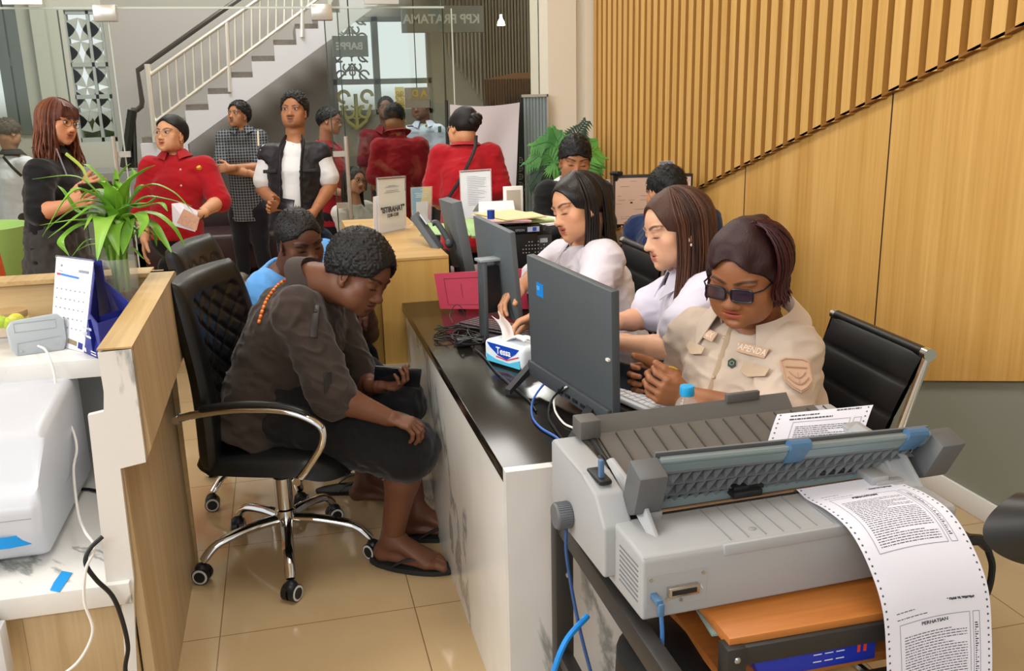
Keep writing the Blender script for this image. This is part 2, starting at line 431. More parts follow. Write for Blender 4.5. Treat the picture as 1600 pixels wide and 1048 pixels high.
    def neck(s, base, r=5.4):
        s.nb = np.asarray(base, float); u = s.u
        s.hv.cone(s.hp(0, -2.6, 6), s.nb, r*u, (r*.98)*u, None, 2.0*u); s.nr = r*u
        return s
    # body from joints (world): sl sr el er wl wr (shoulder, elbow, wrist), hips pel, hl hr, kl kr, al ar
    def bodyvol(s, J, fat=0., arm=1., leg=1.):
        v = Vol(); s.J = J; side = nrm(J['sr']-J['sl']); s.side = side
        ch = (J['sl']+J['sr'])/2; pel = J['pel']; up = nrm(ch-pel); s.up = up; s.front = nrm(np.cross(up, side)) ; s.ch = ch
        wa = pel*.55+ch*.45+s.front*J.get('belly', 0); cc = ch*.72+pel*.28
        sw = np.linalg.norm(J['sr']-J['sl'])/2
        s.T = [(pel, wa, (sw*.88+fat, .115+fat), (sw*.80+fat, .105+fat)), (wa, cc, (sw*.76+fat, .100+fat), (sw*.84+fat*.7, .110+fat*.8)), (cc, ch-up*.035, (sw*.84+fat*.7, .110+fat*.8), (sw*.62, .062+fat*.3))]
        for a, b, ra, rb in s.T: v.cone(a, b, ra, rb, side, .04)
        v.cone(J['sl']-up*.01, J['sr']-up*.01, .048*arm, .048*arm, None, .04)
        if hasattr(s, 'nb'): v.cone(s.nb, ch-up*.02, s.nr, s.nr*1.2, None, .05)
        s.limbs = []
        for a, b, c in (('sl', 'el', 'wl'), ('sr', 'er', 'wr')):
            if b in J:
                v.cone(J[a], J[b], .054*arm, .042*arm, None, .02); s.limbs.append((J[a], J[b], .054*arm, .042*arm))
                if c in J:
                    m = J[b]*.7+J[c]*.3
                    v.cone(J[b], m, .041*arm, .042*arm, None, .01); v.cone(m, J[c], .042*arm, .027*arm, None, .01); s.limbs.append((J[b], J[c], .041*arm, .027*arm))
        for a, b, c in (('hl', 'kl', 'al'), ('hr', 'kr', 'ar')):
            if b in J:
                v.cone(J[a], J[b], .088*leg, .058*leg, None, .03)
                if c in J:
                    d = nrm(J[c]-J[b]); back = J.get('calf', V(0, 0, 0)); m = J[b]*.68+J[c]*.32+back*.018
                    v.cone(J[b], m, .056*leg, .058*leg, None, .02); v.cone(m, J[c], .056*leg, .037*leg, None, .02)
        s.bv = v; return v
    def hand(s, W, d, n, side, curl=(25, 35, 25), thumb=(.5, .8, .3), spread=.10, sc=1., vox=None, bend=None, paintnails=False):
        """W wrist, d towards fingers, n palm direction, side=direction of the thumb"""
        d = nrm(d); n = nrm(n-d*(n@d)); t = nrm(np.asarray(side)-d*(np.asarray(side)@d)); n = nrm(n-t*(n@t))
        v = Vol(); v.cone(W-d*.03, W+d*.01, .027*sc, .026*sc, None, .008)
        v.cone(W+d*.012, W+d*.075*sc, (.027*sc, .0155*sc), (.037*sc, .0125*sc), t, .012)
        if not isinstance(curl[0], (tuple, list)): curl = [curl]*4
        tips = []
        for i, (o, l, r) in enumerate(((.030, .072, .0086), (.010, .080, .0090), (-.010, .074, .0086), (-.029, .058, .0076))):
            b = W+d*(.082-abs(o+.002)*.25)*sc+t*o*sc; dd = nrm(d+t*(o*spread*60)*.15); ang = 0; p = b-dd*.02*sc; v.cone(p, b, r*sc, r*sc, None, .006)
            p = b; seg = (.45, .31, .24)
            for q in range(3):
                ang += math.radians(curl[i][q]); dr = dd*math.cos(ang)+n*math.sin(ang); p2 = p+dr*l*seg[q]*sc*1.05
                v.cone(p, p2, r*(1-.08*q)*sc, r*(1-.08*(q+1))*sc, None, .0035); p = p2
            tips.append(p)
        p0 = W+d*.02*sc+t*.016*sc; td = nrm(d*thumb[0]+t*thumb[1]+n*thumb[2]); p1 = p0+td*.045*sc; td2 = nrm(td*.6+d*.7+n*.15); p2 = p1+td2*.032*sc; p3 = p2+nrm(td2*.8+d*.3+n*.25)*.026*sc
        v.cone(p0, p1, .0155*sc, .0125*sc, None, .012); v.cone(p1, p2, .0115*sc, .0105*sc, None, .004); v.cone(p2, p3, .0105*sc, .0085*sc, None, .003)
        s.hands.append((v, vox or max(.0022, s.hvox))); s.tips = tips; return s
    def foot(s, A_, d, sc=1., toes=True, sideflip=1):
        """A_ ankle, d horizontal heading"""
        d = nrm(V(d[0], d[1], 0)); x = V(d[1], -d[0], 0)*sideflip; g = V(A_[0], A_[1], A_[2]-.075*sc); v = Vol()
        v.cone(A_+V(0, 0, .03), A_, .034, .034, None, .01); v.cone(A_, g-d*.035*sc+V(0, 0, .03)*sc, .033*sc, .030*sc, None, .02)
        v.cone(A_+d*.01, g+d*.13*sc+V(0, 0, .018)*sc, (.032*sc, .030*sc), (.045*sc, .016*sc), x, .03)
        v.cone(g-d*.03*sc+V(0, 0, .022)*sc, g+d*.12*sc+V(0, 0, .012)*sc, (.030*sc, .022*sc), (.044*sc, .014*sc), x, .02)
        for i, o in enumerate((.032, .012, -.006, -.022, -.037)):
            r = .0125 if i == 0 else .0085-.0004*i; l = (.062, .058, .050, .040, .030)[i]
            b = g+d*(.125)*sc+x*o*sc+V(0, 0, .012)*sc; m = b+d*l*.6*sc+V(0, 0, .006); v.cone(b, m, r*sc, r*sc, None, .004); v.cone(m, b+d*l*sc-V(0, 0, .002), r*sc, r*.95*sc, None, .003)
        s.hands.append((v, max(.003, s.hvox))); return s
    def make(s, extra_disp=None):
        bl = []
        if s.hv is not None:
            bl.append(s.hv.mesh(s.hvox))
        if getattr(s, 'bv', None) is not None: bl.append(s.bv.mesh(s.vox))
        for v, vx in s.hands: bl.append(v.mesh(vx))
        pts = s.paint; base = s.skin
        def colf(P):
            c = np.tile(base, (len(P), 1)); n = vnoise(P, 28)*.5+vnoise(P, 90)*.3; c *= (1+.09*n)[:, None]
            for ctr, r, A, col, st, pw in pts:
                q = (P-ctr)@A.T/r; k = np.sqrt((q*q).sum(1)); w = np.clip((1.25-k)*pw, 0, 1)*st; c = c*(1-w[:, None])+col*w[:, None]
            return c
        s.body = mesh_obj('body', bl, SKIN(), colf, s.root)
        for e in (s.eyes or []): B(e, 'eye', None, s.root)
        return s
    # ------------- clothing
    def top(s, name, color, inf=.014, sleeve=.55, long=False, hem=.12, vox=None, neckr=None, vneck=0, matname='cloth', colf=None, wr=.006, label=None, cuff=.012, sleeves=True, material=None, extra=None, shoulder=.012, hipf=1.0, puff=0):
        J, up, side, fr = s.J, s.up, s.side, s.front; v = Vol(); nb_ = s.nb if hasattr(s, 'nb') else s.ch
        for i, (a, b, ra, rb) in enumerate(s.T):
            g = (hipf if i == 0 else 1)
            v.cone(a if i else a-up*hem, b, (ra[0]*g+inf, ra[1]*g+inf), (rb[0]+inf, rb[1]+inf), side, .04)
        v.cone(J['sl']-up*.012, J['sr']-up*.012, .048+inf*.8, .048+inf*.8, None, .04)
        if hasattr(s, 'nb'): v.cone(nb_-up*.01, s.ch-up*.02, s.nr+.002, s.nr+.008+inf*.6, None, .04)
        if sleeves:
            for (a, b, c) in (('sl', 'el', 'wl'), ('sr', 'er', 'wr')):
                if b not in J: continue
                if not long:
                    e = J[a]*(1-sleeve)+J[b]*sleeve; v.cone(J[a], e, .048+inf*.9, .043+inf*.7+cuff, None, .045); v.half if False else None
                else:
                    v.cone(J[a], J[b], .048+inf*.9, .042+inf*.8+puff, None, .045)
                    if sleeve > 0 and c in J: e = J[b]*(1-sleeve)+J[c]*sleeve; v.cone(J[b], e, .043+inf+puff, .034+inf*.8+cuff*.5, None, .02)
        v.half(s.T[0][0]-up*(hem+.01), -up)
        if extra: extra(v)
        nb = s.nb if hasattr(s, 'nb') else s.ch
        nr = (s.nr if neckr is None else neckr)
        nd = nrm(s.hp(0, -2, 8)-s.ch) if hasattr(s, 'O') else up
        v.cone(nb+nd*.02, nb+nd*.16, nr+.006, nr+.03, None, .01, True)
        if vneck: v.cone(nb+fr*(s.nr+.02)+nd*.05, nb+fr*(s.nr*1.3+inf+.05)-up*vneck, .042, .012, None, .008, True)
        vox = vox or s.vox; P, F = v.mesh(vox)
        sd = rnd.random()*20
        def disp(Q):
            a = Q@side; b = Q@up; c = Q@fr; W = np.stack([a*1.0+b*.55, b*1.6-a*.5, c], 1)
            n = vnoise(W, 13, sd)*.6+vnoise(W, 29, sd)*.35
            r = 1-np.abs(vnoise(W, 17, sd+5))*2
            return wr*(n*.8+np.clip(r, 0, 1)*.55)
        m = material or colmat(matname, .85, .2, (900, .25, .0006), .15)
        cc = C3(color)
        s.topo = mesh_obj(name, [(P, F)], m, colf or (lambda Q: np.tile(cc, (len(Q), 1))*(1+.05*vnoise(Q, 9)[:, None])), s.root, disp, 2, label)
        s.topv = v; return s.topo
    def pants(s, name, color, inf=.014, frac=1., vox=None, seat=.0, wr=.005, low=1., flare=0, label=None, waist=.02, legw=1., colf=None, skirt=None):
        J = s.J; v = Vol(); up = s.up; sw = s.T[0][2]
        v.cone(J['pel']-up*.02, J['pel']+up*waist, (sw[0]+inf*.6, sw[1]+inf*.6), (sw[0]*.95+inf*.6, sw[1]*.95+inf*.6), s.side, .03)
        for a, b, c in (('hl', 'kl', 'al'), ('hr', 'kr', 'ar')):
            if b not in J: continue
            f = min(frac, 1); e = J[a]*(1-f)+J[b]*f
            v.cone(J[a], e, (.092+inf)*legw, (.064+inf+flare)*legw, None, .05)
            if frac > 1 and c in J:
                g = min(frac-1, 1); e2 = J[b]*(1-g)+J[c]*g; v.cone(J[b], e2, (.062+inf)*legw, (.045+inf+flare)*legw, None, .03)
        if skirt: skirt(v)
        sd = rnd.random()*20; cc = C3(color)
        def disp(Q): return wr*(vnoise(Q*V(1, 1, .5), 16, sd)+.5*vnoise(Q, 40, sd))
        return mesh_obj(name, [v.mesh(vox or s.vox)], colmat('cloth', .85, .2, (900, .25, .0006), .15), colf or (lambda Q: np.tile(cc, (len(Q), 1))), s.root, disp, 2, label)
    def collar(s, color, r=None, h=.035, drop=.045, gap=.35, name='collar', spread=.028, material=None, lift=0.):
        """folded shirt collar round the neck, open at the front"""
        r = (r or s.nr+.009); nd = nrm(nrm(s.hp(0, -2, 8)-s.ch)+s.up*.6); X = nrm(s.side-nd*(s.side@nd)); Y = np.cross(nd, X)
        if Y@s.front < 0: Y = -Y
        c = s.nb+nd*(lift+.005)+s.front*.0; m = MB()
        def f(u, v):
            a = PI/2+gap+(2*PI-2*gap)*u; d = X*math.cos(a)+Y*math.sin(a); e = abs(2*u-1)**4
            if v < .5: t = v*2; return c+d*(r+.001)+nd*(h*t*(1-.35*e)-.01)
            t = (v-.5)*2; return c+d*(r+.006+spread*1.35*t+.016*e*t)+nd*(h*(1-.35*e)-.006-t*(drop*.85+.030*e))
        m.grid(f, 40, 10, .0025)
        mm = material or mat('collar_'+color, color, .85, bump=(600, .2, .0006), sheen=.1)
        return B(m, name, mm, s.root, smooth=60)
    # ------------- hair
    def haircap(s, th=.5, line=18.6, low=5., slope=.5, sx=6.7, noise=(40, .004), curl=0, color='15100e', vox=None, extra=None, rough=.55, frontlift=0, build=True, sidecut=True, top=0., tuft=600, tlen=.020, comb=(.15, 1.), tlift=.12):
        u, A, P = s.u, s.A, s.hp; v = Vol()
        v.ell(P(0, -1.5, 14.4+top*.5), np.array([7.4+th, 9.5+th, 8.5+th+top])*u, A, .3*u)
        v.ell(P(0, 3.2, 14.9+top*.5), np.array([6.0+th, 5.4+th+frontlift, 5.5+th+top])*u, A, 1.5*u)
        if extra: extra(v)
        rz = line-8.5
        v.ell(P(0, 9.6, 8.5), np.array([sx, 7.6, rz])*u, A, .8*u, True)
        if sidecut: v.half(P(0, -9, low), A[1]*slope-A[2])
        sd = rnd.random()*9
        def disp(Q):
            n = vnoise(Q, noise[0], sd)
            if curl: n = np.abs(vnoise(Q, curl, sd))*1.6+n*.3
            return noise[1]*n
        t = s.hairmat(color, rough)
        blk = v.mesh(vox or s.hvox)
        ho = mesh_obj('hair', [blk], t, None, s.root, disp, 1)
        if tuft: s.tufts(blk, tuft, tlen, curl, t, comb, tlift)
        return ho
    def tufts(s, blk, n, ln, curl, material, comb, lift):
        Pv, Fv = blk; N = vnormals(Pv, Fv); r = random.Random(int(abs(Pv[0][0])*1e5)); m = MB(); m.m(material); cr = s.hp(0, -5, 22.5); rad = max(.0009, s.hvox*.36)
        inner = (Pv-s.C)@s.A.T/s.u
        for _ in range(n):
            i = r.randrange(len(Pv)); p = Pv[i]; q = inner[i]; nn = N[i]
            if (p-s.hp(0, -1.5, 13))@nn < 0: continue
            if curl:
                d = nrm(nn*.8+V(r.uniform(-1, 1), r.uniform(-1, 1), r.uniform(-1, 1))*.9); pts = [p-nn*.002]
                for k in range(3): pts.append(pts[-1]+nrm(d+V(r.uniform(-1, 1), r.uniform(-1, 1), r.uniform(-1, 1))*.9)*ln*.2)
            else:
                t = (s.A[1]*comb[1]+s.A[0]*comb[0]*1.) if q[2] > 4 else -s.A[2]+s.A[1]*.15*(1 if q[1] > 0 else -1); t = t+V(r.uniform(-1, 1), r.uniform(-1, 1), r.uniform(-1, 1))*.35; t = t-nn*(t@nn); t = nrm(t); l = ln*r.uniform(.6, 1.2)
                pts = [p-nn*.002, p+nn*(.003+lift*l*.3)+t*l*.4, p+nn*(.002+lift*l*.5)+t*l]
            m.tube(pts, [rad*1.2]+[rad]*(len(pts)-2)+[rad*.3], 4)
        B(m, 'hair_strands', None, s.root, smooth=80)
    def hairmat(s, color, rough=.5, aniso=True):
        nm = 'hair_'+color
        if nm in MATS: return MATS[nm]
        t = NT(nm); nz = t.add('ShaderNodeTexNoise'); nz.inputs['Scale'].default_value = 260; nz.inputs['Detail'].default_value = 3
        t.link(t.coord(scale=(1, 1, .25)), nz.inputs['Vector']); c = srgb(color)
        mx = t.add('ShaderNodeMix', data_type='RGBA'); mx.inputs[6].default_value = tuple(x*.6 for x in c[:3])+(1,); mx.inputs[7].default_value = tuple(min(1, x*1.5+.002) for x in c[:3])+(1,)
        t.link(nz.outputs['Fac'], mx.inputs[0]); t.link(mx.outputs[2], t.b.inputs['Base Color']); t.b.inputs['Roughness'].default_value = rough
        t.b.inputs['Specular IOR Level'].default_value = .35; t.bump(nz.outputs['Fac'], .6, .002); MATS[nm] = t.m; return t.m
    def strands(s, n, az, length, color, part=(0, 2.), rad=.0023, wave=.006, th=1.1, drape=None, name='hair', seed=1, end=.5, flare=1., cl=None, parent=None, zdrop=100, pull=None, mats=None):
        """long hair: tubes from the parting over the skull and down; az range (deg, 0=back,+=person's right); drape=list of (az, world offset at the tip)"""
        r = random.Random(seed); m = MB(); u = s.u; M = mats or [s.hairmat(color, .42)]
        for i in range(n):
            a = math.radians(r.uniform(*az)); k = r.uniform(0, 1); t1 = math.radians(zdrop)
            lay = th+r.uniform(-.5, .35); pts = []; ph = r.uniform(0, 6)
            sx = math.sin(a); sy = -math.cos(a)
            t0 = r.uniform(2, 38)
            for q in range(8):
                t = math.radians(t0)+(t1-math.radians(t0))*q/7
                p = s.hp(part[0]*(1-q/7)+sx*(7.3+lay)*math.sin(t), -1.4+sy*(9.3+lay)*math.sin(t)+part[1]*(1-q/7)*.3, 14.2+(8.3+lay)*math.cos(t)); pts.append(p)
            L_ = length*(1-r.uniform(0, .12))*(1 if cl is None else cl(math.degrees(a)))
            out = (s.A[0]*sx+s.A[1]*sy); out = out-V(0, 0, out[2]); d0 = pts[-1]-pts[-2]; d0 /= np.linalg.norm(d0)+1e-9
            dr = V(0, 0, 0)
            if drape: 
                for (a0, o) in drape:
                    w = max(0, 1-abs(math.degrees(a)-a0)/70); dr = dr+np.asarray(o)*w
            p = pts[-1]; N = 9; step = L_/N
            for q in range(1, N+1):
                t = q/N; d = nrm(d0*max(0, .8-t*1.6)+V(0, 0, -1)+out*(.10*flare*(1-1.3*t)))
                p = p+d*step; pts.append(p+dr*t*t+out*wave*math.sin(ph+t*5)*t+s.A[0]*wave*math.cos(ph*2+t*4)*t)
            R = [rad*(.6+.4*min(1, j/4))*(1 if j < 13 else (1-(j-12)*.2*end)) for j in range(len(pts))]
            m.m(r.choice(M)); m.tube(pts, R, 5, True)
        return B(m, name, None, parent or s.root, smooth=80)
def glasses(s, color='202024', lens=None, w=2.6, hgt=2.0, r=.22, square=True, y=9.6, z=11.2, name='glasses', temple=True, rimless=False):
    u, P, A = s.u, s.hp, s.A; m = MB(); fm = mat('specs_'+color, color, .3); o = None
    for sx in (-1, 1):
        pts = []
        for k in range(25):
            a = 2*PI*k/24; ca, sa = math.cos(a), math.sin(a); e = .45 if square else 1
            x = w*abs(ca)**e*(1 if ca > 0 else -1); zz = hgt*abs(sa)**e*(1 if sa > 0 else -1); pts.append(P(sx*(w+.65)+x, y-abs(sx*(w+.65)+x)**2*.018, z+zz-.2))
        m.m(fm).tube(pts, r*u, 6, False)
        if lens:
            lm = lens; c = P(sx*(w+.65), y-.2, z-.2); bm = m.m(lm); 
            vs = [m.bm.verts.new(p) for p in pts[:-1]]; f = m.bm.faces.new(vs); f.material_index = m.cur
        m.m(fm)
        if temple: m.tube([P(sx*(2*w+.6), y-.7, z+.6), P(sx*(7.3), y-3, z+.7), P(sx*7.5, 0, z+.5), P(sx*7.4, -2, z-.8)], r*u*.9, 6)
    m.tube([P(-.7, y, z+.2), P(0, y+.15, z+.5), P(.7, y, z+.2)], r*u, 6)
    return B(m, name, fm, s.root)
# ---------------------------------------------------------------- setting
def tilemat():
    t = NT('floor_tile'); co = t.coord(scale=(1, 1, 1)); mp = t.add('ShaderNodeMapping'); mp.inputs['Location'].default_value = (-.3, -2.66, 0); t.link(co, mp.inputs['Vector'])
    b = t.add('ShaderNodeTexBrick'); b.offset = 0; b.squash = 1
    for k, v in (('Scale', 1), ('Brick Width', .6), ('Row Height', .6), ('Mortar Size', .0018), ('Mortar Smooth', .1), ('Bias', 0)): b.inputs[k].default_value = v
    b.inputs['Color1'].default_value = srgb('c4aa82'); b.inputs['Color2'].default_value = srgb('bfa57d'); b.inputs['Mortar'].default_value = srgb('7d6440')
    t.link(mp.outputs['Vector'], b.inputs['Vector']); nz = t.add('ShaderNodeTexNoise'); nz.inputs['Scale'].default_value = 2.5; t.link(co, nz.inputs['Vector'])
    mx = t.add('ShaderNodeMix', data_type='RGBA', blend_type='MULTIPLY'); mx.inputs[0].default_value = .35; t.link(b.outputs['Color'], mx.inputs[6])
    t.link(t.ramp(nz.outputs['Fac'], [(.3, 'd9d2c8'), (.7, 'ffffff')]), mx.inputs[7]); t.link(mx.outputs[2], t.b.inputs['Base Color'])
    t.b.inputs['Roughness'].default_value = .09; t.b.inputs['Specular IOR Level'].default_value = .55; return t.m
def woodmat(name, dark, light, scale=(30, 30, 1.6), rough=.42, k=1., bump=.12, nsc=1.):
    if name in MATS: return MATS[name]
    t = NT(name); co = t.coord(scale=scale); nz = t.add('ShaderNodeTexNoise'); nz.inputs['Scale'].default_value = nsc*1.4; nz.inputs['Detail'].default_value = 7; nz.inputs['Roughness'].default_value = .62; t.link(co, nz.inputs['Vector'])
    n2 = t.add('ShaderNodeTexNoise'); n2.inputs['Scale'].default_value = nsc*.25; n2.inputs['Detail'].default_value = 2; t.link(co, n2.inputs['Vector'])
    mm = t.add('ShaderNodeMath', operation='MULTIPLY_ADD'); t.link(n2.outputs['Fac'], mm.inputs[0]); mm.inputs[1].default_value = .5; mh = t.add('ShaderNodeMath', operation='MULTIPLY'); mh.inputs[1].default_value = .5; t.link(nz.outputs['Fac'], mh.inputs[0]); t.link(mh.outputs[0], mm.inputs[2])
    t.link(t.ramp(mm.outputs[0], [(.30, dark), (.68, light)]), t.b.inputs['Base Color']); t.b.inputs['Roughness'].default_value = rough; t.bump(nz.outputs['Fac'], bump, .001); MATS[name] = t.m; return t.m
def marble(name='marble', base='e9e8e4', vein='a3a5a3', rough=.18, sc=1.0, wid=.016):
    if name in MATS: return MATS[name]
    t = NT(name); co = t.coord(scale=(1, .8, .55), rot=(.5, .4, .2)); nz = t.add('ShaderNodeTexNoise'); nz.inputs['Scale'].default_value = sc; nz.inputs['Detail'].default_value = 8; nz.inputs['Roughness'].default_value = .58; nz.inputs['Distortion'].default_value = 1.1; t.link(co, nz.inputs['Vector'])
    s_ = t.add('ShaderNodeMath', operation='SUBTRACT'); s_.inputs[1].default_value = .5; t.link(nz.outputs['Fac'], s_.inputs[0]); a = t.add('ShaderNodeMath', operation='ABSOLUTE'); t.link(s_.outputs[0], a.inputs[0])
    v = t.ramp(a.outputs[0], [(0, vein), (wid*.4, 'b9bab7'), (wid, base), (1, base)])
    n2 = t.add('ShaderNodeTexNoise'); n2.inputs['Scale'].default_value = 2.2; n2.inputs['Detail'].default_value = 3; t.link(co, n2.inputs['Vector'])
    v2 = t.ramp(n2.outputs['Fac'], [(.32, 'cfceca'), (.55, 'ffffff')]); mx = t.add('ShaderNodeMix', data_type='RGBA', blend_type='MULTIPLY'); mx.inputs[0].default_value = .55; t.link(v, mx.inputs[6]); t.link(v2, mx.inputs[7])
    t.link(mx.outputs[2], t.b.inputs['Base Color']); t.b.inputs['Roughness'].default_value = rough; MATS[name] = t.m; return t.m
OAK = woodmat('oak_wall', 'bb8a3e', 'dcae66', (38, 38, 1.3), .45)
OAK_S = woodmat('oak_slat', 'c08f42', 'deb169', (45, 45, 1.3), .45)
GREYW = mat('grey_paint', '8f9184', .75, bump=(180, .1, .001), var=.03)
WHITE = mat('white_paint', 'e6ddcc', .7, var=.03)
m = MB(); m.bb((-9, -3, -.05), (2.5, 7.2, 0)); struct(m, 'floor', tilemat())
m = MB(); m.bb((-9, 7.2, -.05), (8, 14, 0)); struct(m, 'floor_lobby', MATS.get('lob') or mat('lobby_floor', 'b8a07a', .12))
XW = 2.45
m = MB(); m.bb((XW, -3, 0), (XW+.15, 7.2, 4.2)); struct(m, 'wall_right', GREYW)
# timber panelling with a sloping edge, ribbed slats above it
def ydiag(Y): return .98+(5.236-Y)*.3115
def ybot(Y): return .425+(3.09-Y)*.30
seams = [1.0-.03, 2.17, 3.392, 4.61, 5.83, 7.08]
for i, (a, b) in enumerate(zip([-3]+seams, seams)):
    if b > 7.05 and False: continue
    m = MB(); a += .003; b -= .003
    top = [min(4.1, ydiag(b)), min(4.1, ydiag(a))]; bot = [ybot(a) if ybot(a) > .1 else .1, max(.1, ybot(b))]
    if top[0] < bot[1]+.05: top[0] = bot[1]+.05
    m.prism([(XW-.022, a, bot[0]), (XW-.022, b, bot[1]), (XW-.022, b, top[0]+.02), (XW-.022, a, top[1]+.02)], (.021, 0, 0)); struct(m, 'trim_%d' % (i+1), OAK)
m = MB(); m.m(mat('seam_dark', '2c1708', .7))
for b in seams[:-1]: m.bb((XW-.0235, b-.0035, max(.1, ybot(b))), (XW-.018, b+.0035, min(4.1, ydiag(b)-.003)))
m.build('trim_12', None)['kind'] = 'structure'
m = MB(); Y = 7.075; P_ = .1083
while Y > .9:
    y0, y1 = Y-P_+.004, Y-.004; z0 = ydiag(Y)+.004; z1 = ydiag(Y-P_)+.004
    # a ribbed profile: raised batten, sloping flank, narrow groove
    pr = [(XW-.001, y0), (XW-.012, y0), (XW-.012, y0+.028), (XW-.050, y0+.034), (XW-.050, y1), (XW-.001, y1)]
    zz = z1 if z1 < 4 else 4
    vs = [(x, y, z0+(Y-y)*.31*.35) for x, y in pr]; top = [(x, y, 4.1) for x, y in pr]; n = len(pr)
    A_ = [m.bm.verts.new(q) for q in vs]; B_ = [m.bm.verts.new(q) for q in top]
    m.m(mat('oak_groove_shade', 'a87632', .7)); OAKG = 1
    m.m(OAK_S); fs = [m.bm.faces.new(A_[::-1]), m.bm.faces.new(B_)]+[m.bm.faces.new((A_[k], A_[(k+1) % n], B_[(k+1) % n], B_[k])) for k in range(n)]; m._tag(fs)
    for q_ in (3, 4): fs[q_+0].material_index = m.mats.index(MATS['oak_groove_shade'])  # groove floor and flank take a darker brown that paints in the groove shade
    Y -= P_
m.m(mat('oak_groove_shade', '9c6c24', .6)); m.prism([(XW-.012, 7.08, ydiag(7.08)), (XW-.012, .9, ydiag(.9)), (XW-.012, .9, 4.1), (XW-.012, 7.08, 4.1)], (.010, 0, 0))
m.m(mat('oak_edge', '8a5a1e', .6)); m.prism([(XW-.050, 7.08, ydiag(7.08)-.004), (XW-.050, .9, ydiag(.9)-.004), (XW-.050, .9, ydiag(.9)+.008), (XW-.050, 7.08, ydiag(7.08)+.008)], (.03, 0, 0))
o = m.build('trim_8', OAK_S, smooth=0); o['kind'] = 'structure'
m = MB(); m.bb((XW-.014, -3, 0), (XW, 7.1, .085), bevel=.003); struct(m, 'baseboard_right', mat('white_trim', 'efeeea', .35))
# white column where glass meets timber wall
m = MB(); m.bb((2.045, 7.1, 0), (2.27, 7.62, 4.2)); m.bb((2.27, 7.16, 0), (2.34, 7.6, 4.2)); m.bb((2.34, 7.1, 0), (2.44, 7.6, 4.2)); struct(m, 'wall_column', WHITE)
m = MB(); m.bb((-9, -3, 4.2), (2.6, 7.3, 4.3)); struct(m, 'ceiling', mat('ceiling_paint', 'efeeea', .8))
# lobby behind the glass
LOB = mat('lobby_grey', '9d9992', .8, var=.03)
LW = mat('lobby_pale', 'b9b7ad', .8, var=.02)
YB = 11.0
def wallpoly(name, pts, material, Y=YB, th=.2):
    m = MB(); m.prism([PY(x, y, Y) for x, y in pts], (0, th, 0)); return struct(m, name, material)
def bpx(x, Y=YB): return PY(x, 150, Y)[0]
# back wall built of spans around its window openings (metres)
w1 = (PY(103, 25, YB)[0]-.02, PY(176, 215, YB)[0]+.05); wz1 = (1.15, 2.50)
w2 = (PY(519, 100, YB)[0], PY(673, 100, YB)[0]); wz2 = (1.36, 2.42)
m = MB(); m.m(LW)
w0 = (PY(-70, 100, YB)[0], PY(36, 100, YB)[0]); m.bb((-9, YB, 0), (w0[0], YB+.2, 4.6)); m.bb((w0[0], YB, 0), (w0[1], YB+.2, 1.25)); m.bb((w0[0], YB, 3.4), (w0[1], YB+.2, 4.6)); m.bb((w0[1], YB, 0), (w1[0], YB+.2, 4.6)); m.bb((PY(62, 100, YB)[0], YB-.12, 0), (PY(84, 100, YB)[0], YB, 4.6)); m.bb((w1[0], YB, 0), (w1[1], YB+.2, wz1[0])); m.bb((w1[0], YB, wz1[1]), (w1[1], YB+.2, 4.6))
m.m(LOB); m.bb((w1[1], YB, 0), (w2[0], YB+.2, 4.6)); m.bb((w2[0], YB, 0), (w2[1], YB+.2, wz2[0])); m.m(LW); m.bb((w2[0], YB, wz2[1]), (w2[1], YB+.2, 4.6)); m.bb((w2[1], YB, 0), (8, YB+.2, 4.6))
struct(m, 'wall_back', None)
m = MB(); m.bb((-9, 7.3, 4.6), (8, 14, 4.7)); struct(m, 'ceiling_lobby', mat('lobby_ceiling', 'c9c8c2', .8))
m = MB(); m.bb((4.2, 7.6, 0), (4.35, YB, 4.6)); struct(m, 'wall_lobby', LOB)
m = MB()  # left side of the lobby: tall windows between piers
XL = -3.4
for a, b in ((7.5, 7.7), (8.9, 9.3), (10.4, 11.0)): m.bb((XL-.2, a, 0), (XL, b, 4.6))
m.bb((XL-.2, 7.5, 0), (XL, 11, .7)); m.bb((XL-.2, 7.5, 2.9), (XL, 11, 4.6)); struct(m, 'wall_left', mat('pier_grey', '8e938b', .8))
m = MB(); m.m(mat('alu_grey', '8b918c', .5))
for a in (7.7, 8.3, 8.87, 9.3, 9.85, 10.37): m.bb((XL-.12, a, .7), (XL-.06, a+.05, 2.9))
for z in (.7, 1.55, 2.85): m.bb((XL-.12, 7.7, z), (XL-.06, 10.4, z+.05))
struct(m, 'window_1', None)
# slatted timber wall in the lobby
m = MB(); m.m(mat('lobby_slat_back', '2e2a22', .7)); Yr = 9.9; x0 = PY(755, 100, Yr)[0]; x1 = PY(870, 100, Yr)[0]
m.bb((x0, Yr, 0), (x1, Yr+.05, 4.5)); m.m(mat('lobby_slat', '6d6452', .5)); x = x0
while x < x1: m.bb((x, Yr-.03, 0), (x+.018, Yr, 4.5)); x += .034
struct(m, 'trim_9', None)
m = MB(); m.m(mat('lobby_slat_pale', 'c3bcae', .6)); xa = PY(694, 50, 10.9)[0]; xb = PY(758, 150, 10.9)[0]; x = xa
while x < xb:
    f = (x-xa)/(xb-xa); m.bb((x, 10.93, 2.05-.62*f), (x+.02, 10.98, 4.5)); x += .045
struct(m, 'trim_10', None)
m = MB(); m.m(mat('brown_panel', '6e4a28', .5)); a = PY(757, 124, 9.8); b = PY(842, 113, 9.8)
m.prism([(a[0], 9.8, a[2]), (b[0]-.25, 9.8, b[2]+.0), (b[0], 9.8, b[2]), (b[0], 9.8, .9), (a[0], 9.8, .9)], (0, .03, 0)); 
m.m(mat('brown_slat_dark', '2a1d10', .6)); x = a[0]
